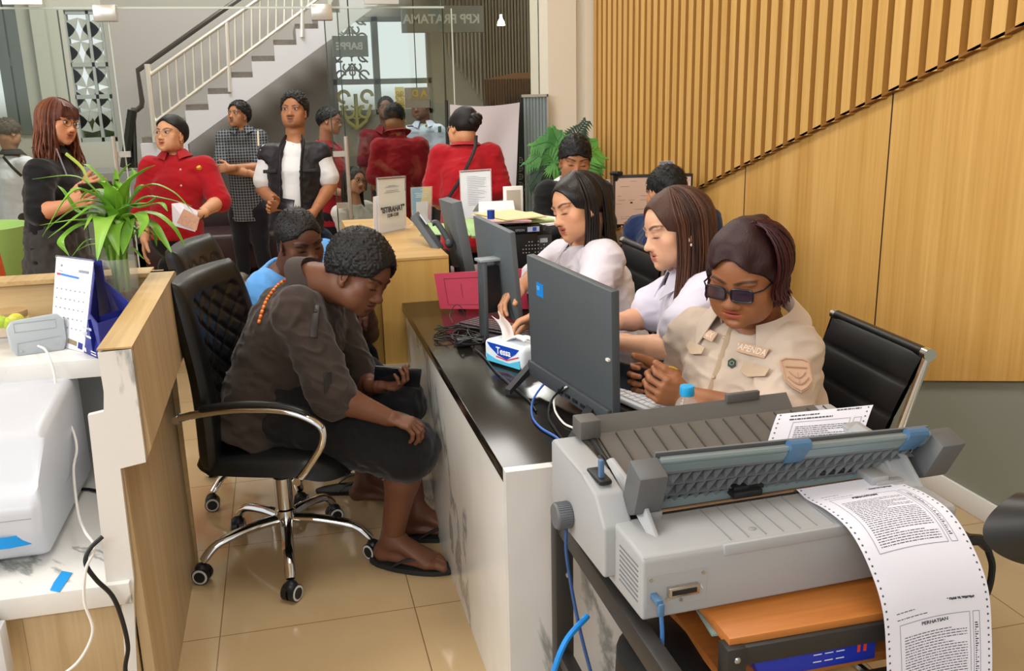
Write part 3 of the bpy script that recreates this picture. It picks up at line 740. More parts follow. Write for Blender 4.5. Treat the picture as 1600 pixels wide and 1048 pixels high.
while x < b[0]: m.bb((x, 9.78, .9), (x+.012, 9.8, a[2])); x += .03
struct(m, 'trim_11', None)
# window frames with pierced screens
FR = mat('frame_grey', '9aa19c', .5)
m = MB(); m.m(FR)
for z in (wz1[0], 1.60, 1.93, 2.46): m.bb((w1[0], YB+.02, z), (w1[1], YB+.08, z+.045))
for x in (w1[0]-.02, (w1[0]+w1[1])/2+.02, w1[1]-.03): m.bb((x, YB+.02, wz1[0]), (x+.03, YB+.08, wz1[1]))
SC = mat('screen_grey', 'a8aca4', .6)
def petal(m, c, R, a, Y, th=.02, w=.36):
    """leaf shape between two points of a circle lattice"""
    pts = []
    for k in range(9): t = k/8; pts.append((t*R, w*R*math.sin(PI*t)*.62))
    pts = pts+[(p[0], -p[1]) for p in pts[::-1][1:-1]]
    ca, sa = math.cos(a), math.sin(a)
    m.prism([(c[0]+p[0]*ca-p[1]*sa, Y, c[1]+p[0]*sa+p[1]*ca) for p in pts], (0, th, 0))
m.m(SC); R_ = .33; cx = (w1[0]+w1[1])/2
for i in range(-1, 2):
    for j in range(0, 6):
        c = (w1[0]+.12+i*.235, wz1[0]+.10+j*.235)
        for a in (45, 135):
            c2 = (c[0], c[1]) if a == 45 else (c[0]+.235, c[1])
            e = (c2[0]+.235*(1 if a == 45 else -1), c2[1]+.235)
            if min(c2[0], e[0]) < w1[0]-.2 or max(c2[0], e[0]) > w1[1]+.2 or e[1] > wz1[1]+.1: continue
            petal(m, c2, .235*1.414, math.radians(a), YB+.04, .02, .33)
struct(m, 'window_2', None)
m = MB(); m.m(FR); A = PY(588, 100, YB)[0]
zs = PY(600, 127, YB)[2]
m.bb((A-.035, YB-.02, wz2[0]), (A+.035, YB+.08, wz2[1])); m.bb((w2[0], YB-.02, zs-.03), (w2[1], YB+.08, zs+.03))
for z in (wz2[0], wz2[1]-.05): m.bb((w2[0], YB-.02, z), (w2[1], YB+.08, z+.05))
for x in (w2[0], w2[1]-.04): m.bb((x, YB-.02, wz2[0]), (x+.04, YB+.08, wz2[1]))
m.m(mat('lace_grey', '98998c', .6))   # ornamental scrolls on the left lights
def ring(m, c, r, Y, w=.012, a0=0, a1=360, n=18):
    m.tube([(c[0]+r*math.cos(math.radians(a0+(a1-a0)*k/n)), Y, c[1]+r*math.sin(math.radians(a0+(a1-a0)*k/n))) for k in range(n+1)], w, 5)
xa, xb = w2[0]+.04, PY(574, 80, YB)[0]
for j in range(4):
    z = PY(540, 118, YB)[2]+j*.2; cxs = (xa+xb)/2
    for sx in (-1, 1):
        ring(m, (cxs+sx*.13, z), .052, YB, .011, 0, 300); ring(m, (cxs+sx*.06, z+.09), .04, YB, .010, 120, 420); m.tube([(cxs+sx*.18, YB, z-.06), (cxs+sx*.09, YB, z+.02), (cxs, YB, z+.13)], .011, 5)
    ring(m, (cxs, z+.03), .03, YB, .009); m.tube([(cxs, YB, z-.05), (cxs, YB, z+.10)], .009, 5)
struct(m, 'window_3', None)
m = MB(); m.m(mat('frame_dark', '5b625e', .5))
for x in (w0[0], (w0[0]+w0[1])/2+.1, w0[1]-.1): m.bb((x, YB-.03, 1.25), (x+.1, YB+.1, 3.4))
for z in (1.25, 1.95, 3.3): m.bb((w0[0], YB-.02, z), (w0[1], YB+.1, z+.08))
struct(m, 'window_9', None)
# trees outside the lobby windows
def bush(name, c, r, col, label, seed, n=420):
    m = MB(); q = random.Random(seed); m.m(mat('leaf_'+col, col, .6, var=.3))
    for _ in range(n):
        a, b = q.uniform(0, 6.28), math.acos(q.uniform(-1, 1)); rr = r*q.uniform(.7, 1); p = np.array(c)+V(math.sin(b)*math.cos(a), math.sin(b)*math.sin(a), math.cos(b)*.9)*rr
        d = nrm([q.uniform(-1, 1) for _ in range(3)])*.14*r/.8; e = nrm(np.cross(d, [q.uniform(-1, 1) for _ in range(3)]))*.05*r/.8
        m.quad(p-d, p+e, p+d, p-e)
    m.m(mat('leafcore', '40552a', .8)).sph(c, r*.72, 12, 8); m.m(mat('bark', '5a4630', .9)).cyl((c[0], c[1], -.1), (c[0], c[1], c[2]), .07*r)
    return tag(m.build(name, None), label, 'shrub')
a = PY(150, 195, 13.5); bush('garden_shrub', (a[0], 13.5, .7), .75, '7d9a4a', 'green garden shrub seen outside the circle-patterned lobby window', 2)
# stairs
ST = thing('staircase', 'white staircase with grey treads and chrome railing rising behind the glass', 'stairs', (-1.2, 9.6, 0))
YS = 9.4; SW = mat('stringer_white', 'c9c9cc', .6)
def q9(x, y, Y=YS): return PY(x, y, Y)
prof = []; x, y = 219, 223
step_dx = (q9(289, 173)[0]-q9(219, 223)[0])/2; step_dz = (q9(457, 45)[2]-q9(289, 173)[2])/5
sx_, sz_ = q9(289, 173)[0]-2*step_dx, q9(289, 173)[2]-2*step_dz; NS = 16
pts = [(sx_, sz_)]
for k in range(NS): pts += [(sx_+(k+1)*step_dx, sz_+k*step_dz), (sx_+(k+1)*step_dx, sz_+(k+1)*step_dz)]
pts.append((pts[-1][0]+.3, pts[-1][1])); bl0 = q9(400, 147); bl1 = q9(505, 70); sl = (bl1[2]-bl0[2])/(bl1[0]-bl0[0])
pts.append((pts[-1][0], bl0[2]+sl*(pts[-1][0]-bl0[0]))); zb = bl0[2]+sl*(sx_+.55-bl0[0]); pts += [(sx_+.42, bl0[2]+sl*(sx_+.42-bl0[0])), (sx_+.42, sz_-.5), (sx_, sz_-.5)]
m = MB(); m.prism([(p[0], YS, p[1]) for p in pts], (0, .14, 0)); B(m, 'stringer', SW, ST)
m = MB(); m.bb((sx_, YS, 0), (sx_+.42, YS+1.3, sz_-.45)); m.bb((sx_-1.2, YS+.6, 0), (sx_, YS+1.45, sz_-.3)); B(m, 'landing', mat('landing_grey', '8f8f8c', .6), ST)
m = MB()
for k in range(NS): m.bb((sx_+k*step_dx+.0, YS+.14, sz_+(k-1)*step_dz+.02), (sx_+(k+1)*step_dx+.02, YS+1.3, sz_+k*step_dz+.055))
B(m, 'treads', mat('granite', '6f675c', .3, bump=(60, .1), var=.35), ST)
CH = mat('rail_steel', 'e4e0d4', .28, metal=.55)
def rail(name, pts, r, material=CH): m = MB(); m.tube(pts, r, 8); return B(m, name, material, ST)
t0, t1 = q9(235, 117), q9(400, 2); b0, b1 = q9(241, 192), q9(400, 72)
ex = 1.7
def ext(a, b, k): return a+(b-a)*k
rail('top_rail', [t0, ext(t0, t1, ex)], .018); rail('bottom_rail', [b0, ext(b0, b1, ex)], .018)
for k in range(21):
    f = (k+1)/12.5
    if f > ex: break
    big = (k % 9 == 8); a, b = ext(b0, b1, f), ext(t0, t1, f)
    m = MB(); m.tube([a-(V(0, 0, .22) if big else 0), b], .02 if big else .010, 8); B(m, 'baluster', CH, ST)
rail('newel_post', [q9(243, 222), q9(230, 100)], .028)
m = MB(); m.tube([PY(x, y, 10.6) for x, y in ((205, 172), (214, 172), (221, 166), (222, 158), (215, 110), (345, 18), (420, -34))], .026, 8); B(m, 'handrail', mat('dark_rail', '4a4640', .3, metal=.3), ST)
m = MB(); m.tube([PY(x, y, 10.2) for x, y in ((207, 172), (195, 262))], .05, 6); m.tube([PY(x, y, 10.2) for x, y in ((209, 190), (212, 262))], .02, 6)
for k in range(8): m.tube([PY(198+k*2, 185+k*4, 10.25), PY(198+k*2, 262, 10.25)], .009, 5)
B(m, 'lower_balustrade', mat('black_rail', '26241f', .4), ST)
# glass partition and sliding doors
GL = NT('clear_glass'); g = GL.add('ShaderNodeBsdfGlossy'); g.inputs['Roughness'].default_value = .0; tr = GL.add('ShaderNodeBsdfTransparent'); tr.inputs['Color'].default_value = srgb('f9fbf8')
lw = GL.add('ShaderNodeLayerWeight'); lw.inputs['Blend'].default_value = .28; mxs = GL.add('ShaderNodeMixShader'); rr = GL.add('ShaderNodeMath', operation='MULTIPLY_ADD'); rr.inputs[1].default_value = .28; rr.inputs[2].default_value = .02
GL.link(lw.outputs['Fresnel'], rr.inputs[0]); GL.link(rr.outputs[0], mxs.inputs['Fac']); GL.link(tr.outputs[0], mxs.inputs[1]); GL.link(g.outputs[0], mxs.inputs[2]); GL.link(mxs.outputs[0], GL.out.inputs['Surface']); GLASS = GL.m
GEDGE = mat('glass_edge', '3c4a42', .2); GEDL = mat('glass_edge_pale', 'c6d2c8', .2)
YG = 7.35; zt = PY(345, 15, YG)[2]
xl, xr = PY(192, 200, YG)[0], PY(518, 200, YG)[0]
SSM = mat('handle_steel', 'd8d4cc', .25, metal=.6)
def pane(name, x0, x1, z0, z1, Y=YG, e0=GEDGE, e1=GEDGE):
    m = MB(); m.m(GLASS).bb((x0, Y, z0), (x1, Y+.012, z1))
    m.m(e0).bb((x0-.004, Y-.002, z0), (x0+.004, Y+.014, z1)); m.m(e1).bb((x1-.004, Y-.002, z0), (x1+.004, Y+.014, z1)); return m
struct(pane('g', xr+.10, PY(694, 100, YG)[0], .02, zt), 'window_4', None); struct(pane('g', PY(694, 100, YG)[0]+.004, 2.045, .02, 4.2), 'window_5', None)
struct(pane('g', -2.55, xl-.33, .02, zt), 'window_6', None); struct(pane('g', -4.5, -2.56, .02, 4.2), 'window_7', None)
m = pane('g', -2.55, PY(694, 100, YG)[0]-.004, zt+.02, 4.2); m.m(GEDL).bb((-2.55, YG-.004, zt+.006), (1.3, YG+.016, zt+.02)); struct(m, 'window_8', None)
for i, (x0, x1, hx, e) in enumerate(((xl-.95, xl, 176, 0), (xr, xr+.95, 540, 1))):
    m = pane('g', x0, x1, .02, zt, YG-.05, GEDL if not e else GEDGE, GEDL); d = struct(m, 'door_%d' % (i+1), None)
    h = MB(); a, b = PY(hx, 213, YG-.12), PY(hx, 346, YG-.12); b = V(a[0], a[1], b[2]); h.tube([a, b], .016, 8)
    s_ = -1 if e else 1
    for z in (a[2]-.13, b[2]+.12): h.bb((min(a[0], a[0]+s_*.10), YG-.10, z-.02), (max(a[0], a[0]+s_*.10), YG-.06, z+.02))
    o = h.build('handle', SSM); fit(o, d)
    h = MB(); zc = zt-.02; xx = x1 if not e else x0; h.bb((xx-.09, YG-.07, zc-.06), (xx+.06, YG+.02, zc+.05), bevel=.004); o = h.build('patch_fitting', SSM); fit(o, d)
    h = MB(); h.bb((x0+.3, YG-.09, zt+.03), (x0+.55, YG-.04, zt+.09)); o = h.build('roller', SSM); fit(o, d)
# red-and-sand striped mat in the lobby
m = MB(); m.m(mat('mat_red', '8e1c22', .9)); m.bb((-3.2, 7.42, 0), (.6, 9.3, .008)); m.m(mat('mat_sand', 'b39a72', .9))
for k in range(5): m.bb((-3.2, 7.5+k*.36, .008), (.6, 7.68+k*.36, .011))
tag(m.build('floor_mat', None), 'red mat with sand stripes lying behind the glass doors', 'mat')
# ---------------------------------------------------------------- furniture and objects
MAR = marble(); MARW = marble('marble_white', 'e4e2df', '9c9e9d', .2, 1.15, .02)
BLK = mat('desk_black', '17130f', .16, spec=.5, var=.08)
OAKC = woodmat('oak_counter', 'c09450', 'd9b272', (3, 60, 60), .3, nsc=.5); OAKV = woodmat('oak_counter_v', 'c39748', 'd8ae66', (60, 60, 2), .4, nsc=.6)
ASH = woodmat('ash_grain', 'ab8f66', 'cdb48c', (70, 70, 2.2), .5, nsc=.8); ASHY = woodmat('ash_grain_top', 'a5834f', 'd2b27c', (70, 2.2, 70), .45, nsc=.7); ASHX = woodmat('ash_grain_x', 'b08d5c', 'd9bd8d', (2.0, 60, 45), .5, nsc=.7)
CHROME = mat('chrome', 'dcdcdc', .07, metal=1); STEEL = mat('steel', 'b8bcc0', .3, metal=1)
LEA = mat('black_leather', '121314', .38, bump=(420, .25, .0008), spec=.45)
PLB = mat('black_plastic', '17181a', .45); PLG = mat('grey_plastic', '55595c', .5); PLW = mat('white_plastic', 'e8ebee', .3)
PAPER = mat('paper_white', 'efeef3', .8); INK = mat('ink', '3a3c44', .8); INKL = mat('ink_grey', '8c8f9c', .8)
# --- left reception counter
CT = thing('reception_counter', 'pale wood-grain and white marble reception counter with marble shelves at the left', 'counter', (-.42, 2.6, 0))
Yc = 2.177
m = MB(); P4 = [(-.437, 1.052), (-.362, 1.052), (-.352, .80), (-.366, .772), (-.418, .762), (-.408, 0), (-.437, 0)]
m.m(ASH).prism([(x, Yc+.02, z) for x, z in P4], (0, 3.16-Yc-.02, 0)); m.m(ASHY).bb((-.437, Yc+.0, 1.052), (-.362, 3.16, 1.056)); B(m, 'end_panel', None, CT, smooth=0)
m = MB(); cap = [(152, 551), (205, 545), (228, 722), (188, 732), (209, 905), (209, 939), (214, 1048), (196, 1048), (190, 943), (166, 909), (143, 700), (137, 649), (162, 643), (162, 612)]
m.m(MARW).prism([PY(x, y, Yc) for x, y in cap], (0, .018, 0)); 
q = [PY(166, 909, Yc), PY(143, 700, Yc), PY(137, 649, Yc)]; m.bb((q[1][0], Yc+.004, .48), (-.438, 3.1, .818)); B(m, 'marble_end', MARW, CT, smooth=0)
m = MB(); m.m(ASHX).bb((-3.0, 3.135, .88), (-.362, 3.16, 1.056)); m.bb((-3.0, 3.16, 0), (-.40, 3.175, 1.056)); m.m(ASHY).bb((-3.0, 3.12, 1.044), (-.437, 3.235, 1.057)); B(m, 'front_panel', None, CT, smooth=0)
m = MB(); m.m(MAR).bb((-3.0, 2.79, .82), (-.437, 3.135, .875), bevel=.002); B(m, 'upper_shelf', None, CT)
m = MB(); m.m(mat('counter_inner', 'b9bbb8', .6)).bb((-3.0, 3.10, .48), (-.47, 3.13, .82)); B(m, 'back_board', None, CT)
m = MB(); m.m(MAR).bb((-3.0, 2.16, .425), (-.435, 3.12, .48), bevel=.002); B(m, 'lower_shelf', None, CT)
m = MB(); m.m(ASH).bb((-.685, 2.185, .20), (-.442, 2.21, .42), bevel=.001); B(m, 'drawer', None, CT)
m = MB(); m.m(ASH).bb((-3, 2.20, .0), (-.69, 2.21, .42)); m.m(MARW).bb((-.73, 2.19, .0), (-.44, 3.0, .18)); B(m, 'lower_cabinet', None, CT)
# --- main desk
DK = thing('service_desk', 'long black-topped desk with grey-veined white marble front', 'desk', (.8, 2.8, 0))
m = MB(); m.bb((.45, 1.925, 0), (.47, 3.73, .725)); m.bb((.47, 1.90+.03, 0), (1.12, 1.955, .70)); B(m, 'marble_front', MAR, DK, smooth=0)
m = MB(); m.bb((.437, 1.902, 0), (1.12, 1.93, .762)); B(m, 'marble_end', MARW, DK, smooth=0)
m = MB(); m.bb((.437, 1.93, .725), (1.12, 3.73, .76), bevel=.0015); B(m, 'desktop', BLK, DK)
m = MB(); m.bb((1.0, 3.68, 0), (1.04, 3.72, .725)); B(m, 'support', PLB, DK)
# --- oak counter beyond
OC = thing('wood_counter', 'high light oak counter with rounded end behind the black desk', 'counter', (.5, 4.3, 0))
m = MB(); m.bb((.357, 3.735, .938), (.640, 5.02, .945)); m.m(OAKC); 
m = MB(); m.m(OAKC).bb((.357, 3.735, .935), (.640, 5.02, .945)); m.bb((.290, 3.86, .935), (.357, 5.02, .945)); m.m(OAKV).bb((.357, 3.738, .50), (.640, 5.02, .935)); m.bb((.36, 3.745, .03), (.62, 5.0, .50)); B(m, 'counter_top', None, OC, smooth=0)
m = MB(); m.m(OAKV).lathe((.352, 3.86, 0), (0, 0, 1), [(.062, 0), (.062, .932)], 40); m.bb((.290, 3.86, 0), (.36, 5.02, .932)); B(m, 'rounded_end', None, OC)
m = MB(); m.m(marble('marble_tan', 'c9bda6', '8d8270')).bb((.34, 3.73, 0), (.66, 3.75, .50)); B(m, 'plinth', None, OC)
# low desk to the right of the oak counter
LD = thing('back_desk', 'low desk behind the oak counter holding monitor, phone and copier', 'desk', (1.2, 4.4, 0))
m = MB(); m.bb((.645, 3.80, .705), (1.36, 4.62, .735), bevel=.002); B(m, 'desktop', mat('grey_desktop', '8f8e8a', .4), LD)
m = MB(); m.bb((.66, 4.58, 0), (1.35, 4.6, .70)); m.bb((1.33, 3.85, 0), (1.35, 4.59, .70)); B(m, 'modesty_panel', mat('desk_panel', '5a564e', .5), LD)
# --- monitors
def monitor(name_label, P, right, w, h, tilt, logo=True, zb=.0, col='4e5458', thick=.022, leanback=.06):
    """P lower centre of panel, right = unit vector along its width, front side = right x up"""
    X = nrm(right); n0 = np.cross(X, V(0, 0, 1)); Z = nrm(V(0, 0, 1)-n0*leanback); N = np.cross(X, Z)
    t = thing('monitor', name_label, 'monitor', (P[0], P[1], .76)); A = [X, N, Z]; c = np.asarray(P)+Z*h/2
    m = MB(); m.box(c-N*0, (w, thick, h), A, bevel=.004); B(m, 'casing', mat('mon_'+col, col, .45), t)
    m = MB(); m.box(c+N*(thick/2+.0008), (w-.012, .001, h-.018), A); B(m, 'screen', mat('screen_dark', '08090b', .15), t)
    return t, c, X, N, Z
# big monitor in front: measured corners
a, b = PZ(840, 572, .86), PZ(968, 668, .80)
tl, tr_ = PX(827, 396, .69), PX(953, 447, .80)
BX = nrm(V(.155, -.455, 0)); Pm = L(903, 622, 2.12)
Pm = (PY(845, 560, 2.46)+PY(968, 662, 2.03))/2; Pw = PY(968, 662, 2.03)-PY(845, 560, 2.46)
def quadmon(label, tl, tr, bl, br, th=.024, col='4d5357', name='monitor', zbase=.76):
    X = nrm((tr-tl)+(br-bl)); Z0 = nrm((tl-bl)+(tr-br)); Z = nrm(Z0-X*(X@Z0)); N = np.cross(X, Z)
    c = (tl+tr+bl+br)/4; w = (np.linalg.norm(tr-tl)+np.linalg.norm(br-bl))/2; h = (np.linalg.norm(tl-bl)+np.linalg.norm(tr-br))/2
    t = thing(name, label, 'monitor', (c[0], c[1], zbase)); A = [X, N, Z]
    m = MB(); m.box(c+N*0, (w, th, h), A, bevel=.003); B(m, 'casing', mat('mon_'+col, col, .5, bump=(600, .1, .0004)), t)
    return t, c, X, N, Z, w, h
tl, bl = PY(826, 396, 2.47), PY(838, 582, 2.47); tr, br = PY(955, 452, 2.05), PY(970, 668, 2.05)
print('big monitor', np.linalg.norm(tr-tl), np.linalg.norm(tl-bl), tl, tr, bl, br)
M1, c, X, N, Z, w, h = quadmon('large dark grey monitor seen from behind with a blue square sticker', tl, tr, bl, br)
if N@(C0-c) < 0: N = -N   # N = side facing us (the back)
m = MB(); m.box(c-N*.0125, (w-.012, .001, h-.014), [X, N, Z]); B(m, 'screen', mat('screen_lit', '20262c', .2), M1)
def onp(u, v, d=.0125): return c+X*w*(u-.5)+Z*h*(v-.5)+N*d
m = MB(); m.box(onp(.17, .76), (.038, .001, .038), [X, N, Z]); o = B(m, 'blue_sticker', mat('sticker_blue', '1583d8', .5), M1, 'bright blue square sticker')
m = MB(); m.m(mat('sticker_line', '8fd0f5', .5))
for k in range(3): m.box(onp(.15+.02*k*0, .765-.012*k+.02, .0132), (.016, .0004, .0012), [X, N, Z])
fit(m.build('sticker_print', None), o)
m = MB(); m.m(mat('mon_band', '43484c', .5)).box(onp(.5, .06, .018), (w*.98, .014, h*.13), [X, N, Z], bevel=.003); m.m(PLB)
for k in range(4): m.box(onp(.45+.09*k, .04, .027), (.022, .003, .008), [X, N, Z])
B(m, 'port_strip', None, M1)
def leg(top, foot, ww=.022):
    m = MB(); d = foot-top; m.prism([top+V(0, 0, .012), top-V(0, 0, .012), foot-V(0, 0, .0), foot+V(0, 0, .014)], nrm(np.cross(d, V(0, 0, 1)))*ww); return m
B(leg(onp(.02, .05, .01), PZ(797, 617, .762)), 'stand_leg', mat('stand_dark', '2c2e31', .4), M1)
B(leg(onp(.80, .04, .01), PZ(895, 703, .762)), 'stand_leg', mat('stand_dark', '2c2e31', .4), M1)
p0 = onp(.97, .50, .004); m = MB(); m.box(p0, (.012, .03, .006), [X, N, Z]); o = tag(m.build('cable_clip', mat('clip_white', 'eceae6', .4)), 'small white clip on the side edge of the large grey monitor', 'clip'); 
# middle monitor with a column stand
tl, bl = PY(735, 335, 3.22), PY(765, 470, 3.22); tr, br = PY(803, 362, 2.93), PY(812, 506, 2.93)
print('mid monitor', np.linalg.norm(tr-tl), np.linalg.norm(tl-bl), bl, br)
M2, c2, X2, N2, Z2, w2_, h2_ = quadmon('mid grey monitor on a flat column stand between tissue pack and pink folder', tl, tr, bl, br, .02, '5b6266')
if N2@(C0-c2) < 0: N2 = -N2
m = MB(); m.box(c2-N2*.0105, (w2_-.012, .001, h2_-.014), [X2, N2, Z2]); B(m, 'screen', MATS['screen_lit'], M2)
m = MB(); cc = c2+N2*.0115-X2*.02*0
for k, (a0, a1) in enumerate(((-.2, 2.6), (3.0, 5.6))): m.tube([cc+X2*.018*math.cos(a0+(a1-a0)*q/8)+Z2*.018*math.sin(a0+(a1-a0)*q/8) for q in range(9)], .0012, 4)
B(m, 'round_logo', mat('logo_grey', '7d8589', .4), M2)
sb = PZ(757, 532, .762); st = PX(750, 405, sb[0]); st = V(sb[0], sb[1], PY(750, 408, sb[1])[2]); print('stand', sb, st)
Xs = nrm(V(.42, -1, 0)*0+X2*V(1, 1, 0)); Ns = np.cross(V(0, 0, 1), Xs); Ns = Ns if Ns@(C0-sb) > 0 else -Ns
m = MB(); m.box((sb+st)/2, (.052, .016, st[2]-sb[2]), [Xs, Ns, V(0, 0, 1)], bevel=.004); B(m, 'stand_column', mat('stand_grey', '54595c', .4), M2)
m = MB(); m.box(st-Ns*.035+V(0, 0, .004), (.056, .105, .010), [Xs, Ns, V(0, 0, 1)], bevel=.003); m.m(mat('stand_tip', '9aa1a4', .3)); B(m, 'stand_cap', MATS['stand_grey'], M2)
m = MB(); m.box(sb-Ns*.03+V(0, 0, .004), (.15, .10, .008), [Xs, Ns, V(0, 0, 1)], bevel=.003); B(m, 'stand_foot', PLB, M2)
m = MB(); m.box((sb+st)/2-Ns*.03+V(0, 0, .04), (.03, .05, .16), [Xs, Ns, V(0, 0, 1)]); B(m, 'cable_duct', PLB, M2)
# far monitor behind the oak counter
tl, bl = PY(691, 303, 4.15), PY(716, 420, 4.15); tr, br = PY(716, 322, 3.86), PY(733, 422, 3.86)
M3, c3, X3, N3, Z3, w3_, h3_ = quadmon('slim grey monitor turned edge-on behind the desk telephone', tl, tr, bl, br, .045, '5f6568', zbase=.735)
m = MB(); m.cyl(c3-V(0, 0, .14), (c3[0], c3[1], .74), .018); m.bb((c3[0]-.08, c3[1]-.08, .737), (c3[0]+.08, c3[1]+.08, .747), bevel=.002); B(m, 'stand', PLB, M3)
# keyboard, mouse
def keyboard(c, X, w, d, label, base, keys, z=.762):
    X = nrm(X); Y = np.cross(V(0, 0, 1), X); t = thing('keyboard', label, 'keyboard', (c[0], c[1], z)); m = MB(); m.box(V(c[0], c[1], z+.009), (w, d, .014), [X, Y, V(0, 0, 1)], bevel=.004); B(m, 'base', base, t)
    m = MB(); nx, ny = 18, 5
    for i in range(nx):
        for j in range(ny): m.box(V(c[0], c[1], z+.018)+X*(w*.94)*((i+.5)/nx-.5)+Y*(d*.84)*((j+.5)/ny-.5), (w*.94/nx*.84, d*.84/ny*.82, .006), [X, Y, V(0, 0, 1)])
    B(m, 'keys', keys, t); return t
keyboard((.935, 2.215), (.13, -.42, 0), .42, .135, 'white keyboard in front of the woman in the beige shirt', mat('kb_white', 'dcdde0', .4), mat('key_white', 'ecedf0', .45))
keyboard((.735, 3.12), (.3, -.42, 0), .40, .13, 'dark keyboard reflecting the pink folder', mat('kb_dark', '2c2025', .3), mat('key_dark', '45353b', .35))
# tissue pack
A_, B_ = PZ(764, 563, .762), PZ(829, 582, .762); X = nrm(V(.09, -.17, 0)); Y = np.cross(V(0, 0, 1), X); tc_ = PZ(802, 560, .80); tc_ = V(.665, 2.735, .80)
TP = thing('tissue_pack', 'blue and white soft tissue pack with a tissue pulled out', 'tissue', (tc_[0], tc_[1], .762))
m = MB(); m.box(tc_, (.185, .095, .074), [X, Y, V(0, 0, 1)], bevel=.016, seg=3); 
t = NT('tissue_wrap'); cx = t.coord('Object'); 
B(m, 'wrap', mat('tissue_white', 'e9f3fb', .35, bump=(40, .3, .003)), TP)
Yf = -Y; fr = tc_+Yf*.0478
m = MB(); m.m(mat('tissue_blue', '1248b8', .4)); m.prism([fr+X*x+V(0, 0, z) for x, z in ((-.075, .03), (.078, .03), (.06, .012), (.02, -.012), (-.02, -.006), (-.06, .016))], Yf*.001)
m.m(mat('tissue_cyan', '58c4e6', .4)); m.prism([fr+X*x+V(0, 0, z) for x, z in ((-.078, -.008), (-.03, -.02), (.03, -.022), (.08, -.004), (.08, -.032), (-.078, -.032))], Yf*.0006)
m.m(mat('tissue_red', 'd8364a', .4)); m.prism([fr+X*x+V(0, 0, z) for x, z in ((-.03, -.012), (.02, -.016), (.075, .004), (.075, .008), (.02, -.012), (-.03, -.008))], Yf*.0012)
B(m, 'printed_panel', None, TP, 'blue and cyan printed side')
o = text('Tessa', fr+X*.005+V(0, 0, .010)+Yf*.0014, X, V(0, 0, 1), .030, mat('print_white', 'f5f6fa', .6), 'brand_lettering', TP, font_bold=.0006)
o.name = 'lettering'
m = MB(); tp = tc_+V(0, 0, .037)
m.grid(lambda u, v: tp+X*(-.02-.04*v+.02*math.sin(u*5)*v)+Y*(-.03+.05*u+.01*math.sin(v*4))+V(0, 0, .075*v+.01*math.sin(u*7+v*3)*v-.0), 10, 10, .001)
m.grid(lambda u, v: tp+X*(-.01+.085*v)+Y*(-.025+.045*u)+V(0, 0, .022*math.sin(v*2.4)*(1+.3*math.sin(u*6))), 10, 10, .001)
B(m, 'pulled_tissue', mat('tissue_paper', 'f7f4f2', .9), TP, smooth=80)
# pink-red folder leaning at the end of the desk
pa = [PY(678, 428, 3.62), PY(818, 420, 3.50), PY(826, 489, 3.44), PY(688, 489, 3.56)]; pa[2][2] = pa[3][2] = .763
m = MB(); m.m(mat('folder_pink', 'a8163c', .5, bump=(30, .2, .002))).prism(pa, (.004, .012, 0)); F_ = m.build('folder', None); tag(F_, 'crimson pink card folder standing against the oak counter', 'folder')
c4 = sum(pa)/4; m = MB(); m.m(mat('folder_line', '5e0c20', .7))
def onq(u, v, d=-.0012): return (pa[3]*(1-u)+pa[2]*u)*(1-v)+(pa[0]*(1-u)+pa[1]*u)*v+V(0, d, 0)
for r_ in (((.1, .12), (.1, .85)), ((.1, .85), (.9, .85)), ((.9, .85), (.9, .12)), ((.9, .12), (.1, .12)), ((.28, .3), (.28, .7))): m.tube([onq(*r_[0]), onq(*r_[1])], .0007, 4)
fit(m.build('outline_print', None), F_)
# water bottle in front
bp = PZ(1071, 703, .762); BT = thing('water_bottle', 'small clear water bottle with bright blue cap standing by the dot matrix printer', 'bottle', bp)
WG = NT('bottle_plastic'); WG.b.inputs['Base Color'].default_value = (.93, .97, .98, 1); WG.b.inputs['Roughness'].default_value = .05; WG.b.inputs['Transmission Weight'].default_value = .0; WG.b.inputs['Alpha'].default_value = .16; WG.b.inputs['Specular IOR Level'].default_value = .9; WG = WG.m
m = MB(); m.lathe(bp, (0, 0, 1), [(.024, 0), (.029, .004), (.030, .012), (.0285, .02), (.030, .03), (.030, .10), (.029, .108), (.024, .122), (.015, .134), (.0135, .14), (.0135, .144)], 28); B(m, 'bottle_body', WG, BT)
m = MB(); m.lathe(bp, (0, 0, 1), [(.0302, .020), (.0306, .022), (.0306, .046), (.0302, .047)], 28); B(m, 'label_blue', mat('lbl_blue', '1d8fd6', .4), BT, 'blue band of the label')
m = MB(); m.lathe(bp, (0, 0, 1), [(.0302, .055), (.0306, .056), (.0306, .078), (.0302, .079)], 28); B(m, 'label_green', mat('lbl_green', '3fae4a', .4), BT, 'green band of the label')
m = MB(); m.lathe(bp, (0, 0, 1), [(.0165, .138), (.0172, .14), (.0172, .158), (.016, .161), (.001, .162)], 28); B(m, 'cap', mat('cap_blue', '28a6e0', .35), BT)
mp_ = PZ(1037, 676, .762)
m = MB(); m.sph(mp_+V(0.0, .0, .012), (.030, .045, .017), 20, 12); tag(m.build('computer_mouse', PLW), 'white rounded mouse beside the water bottle', 'mouse')
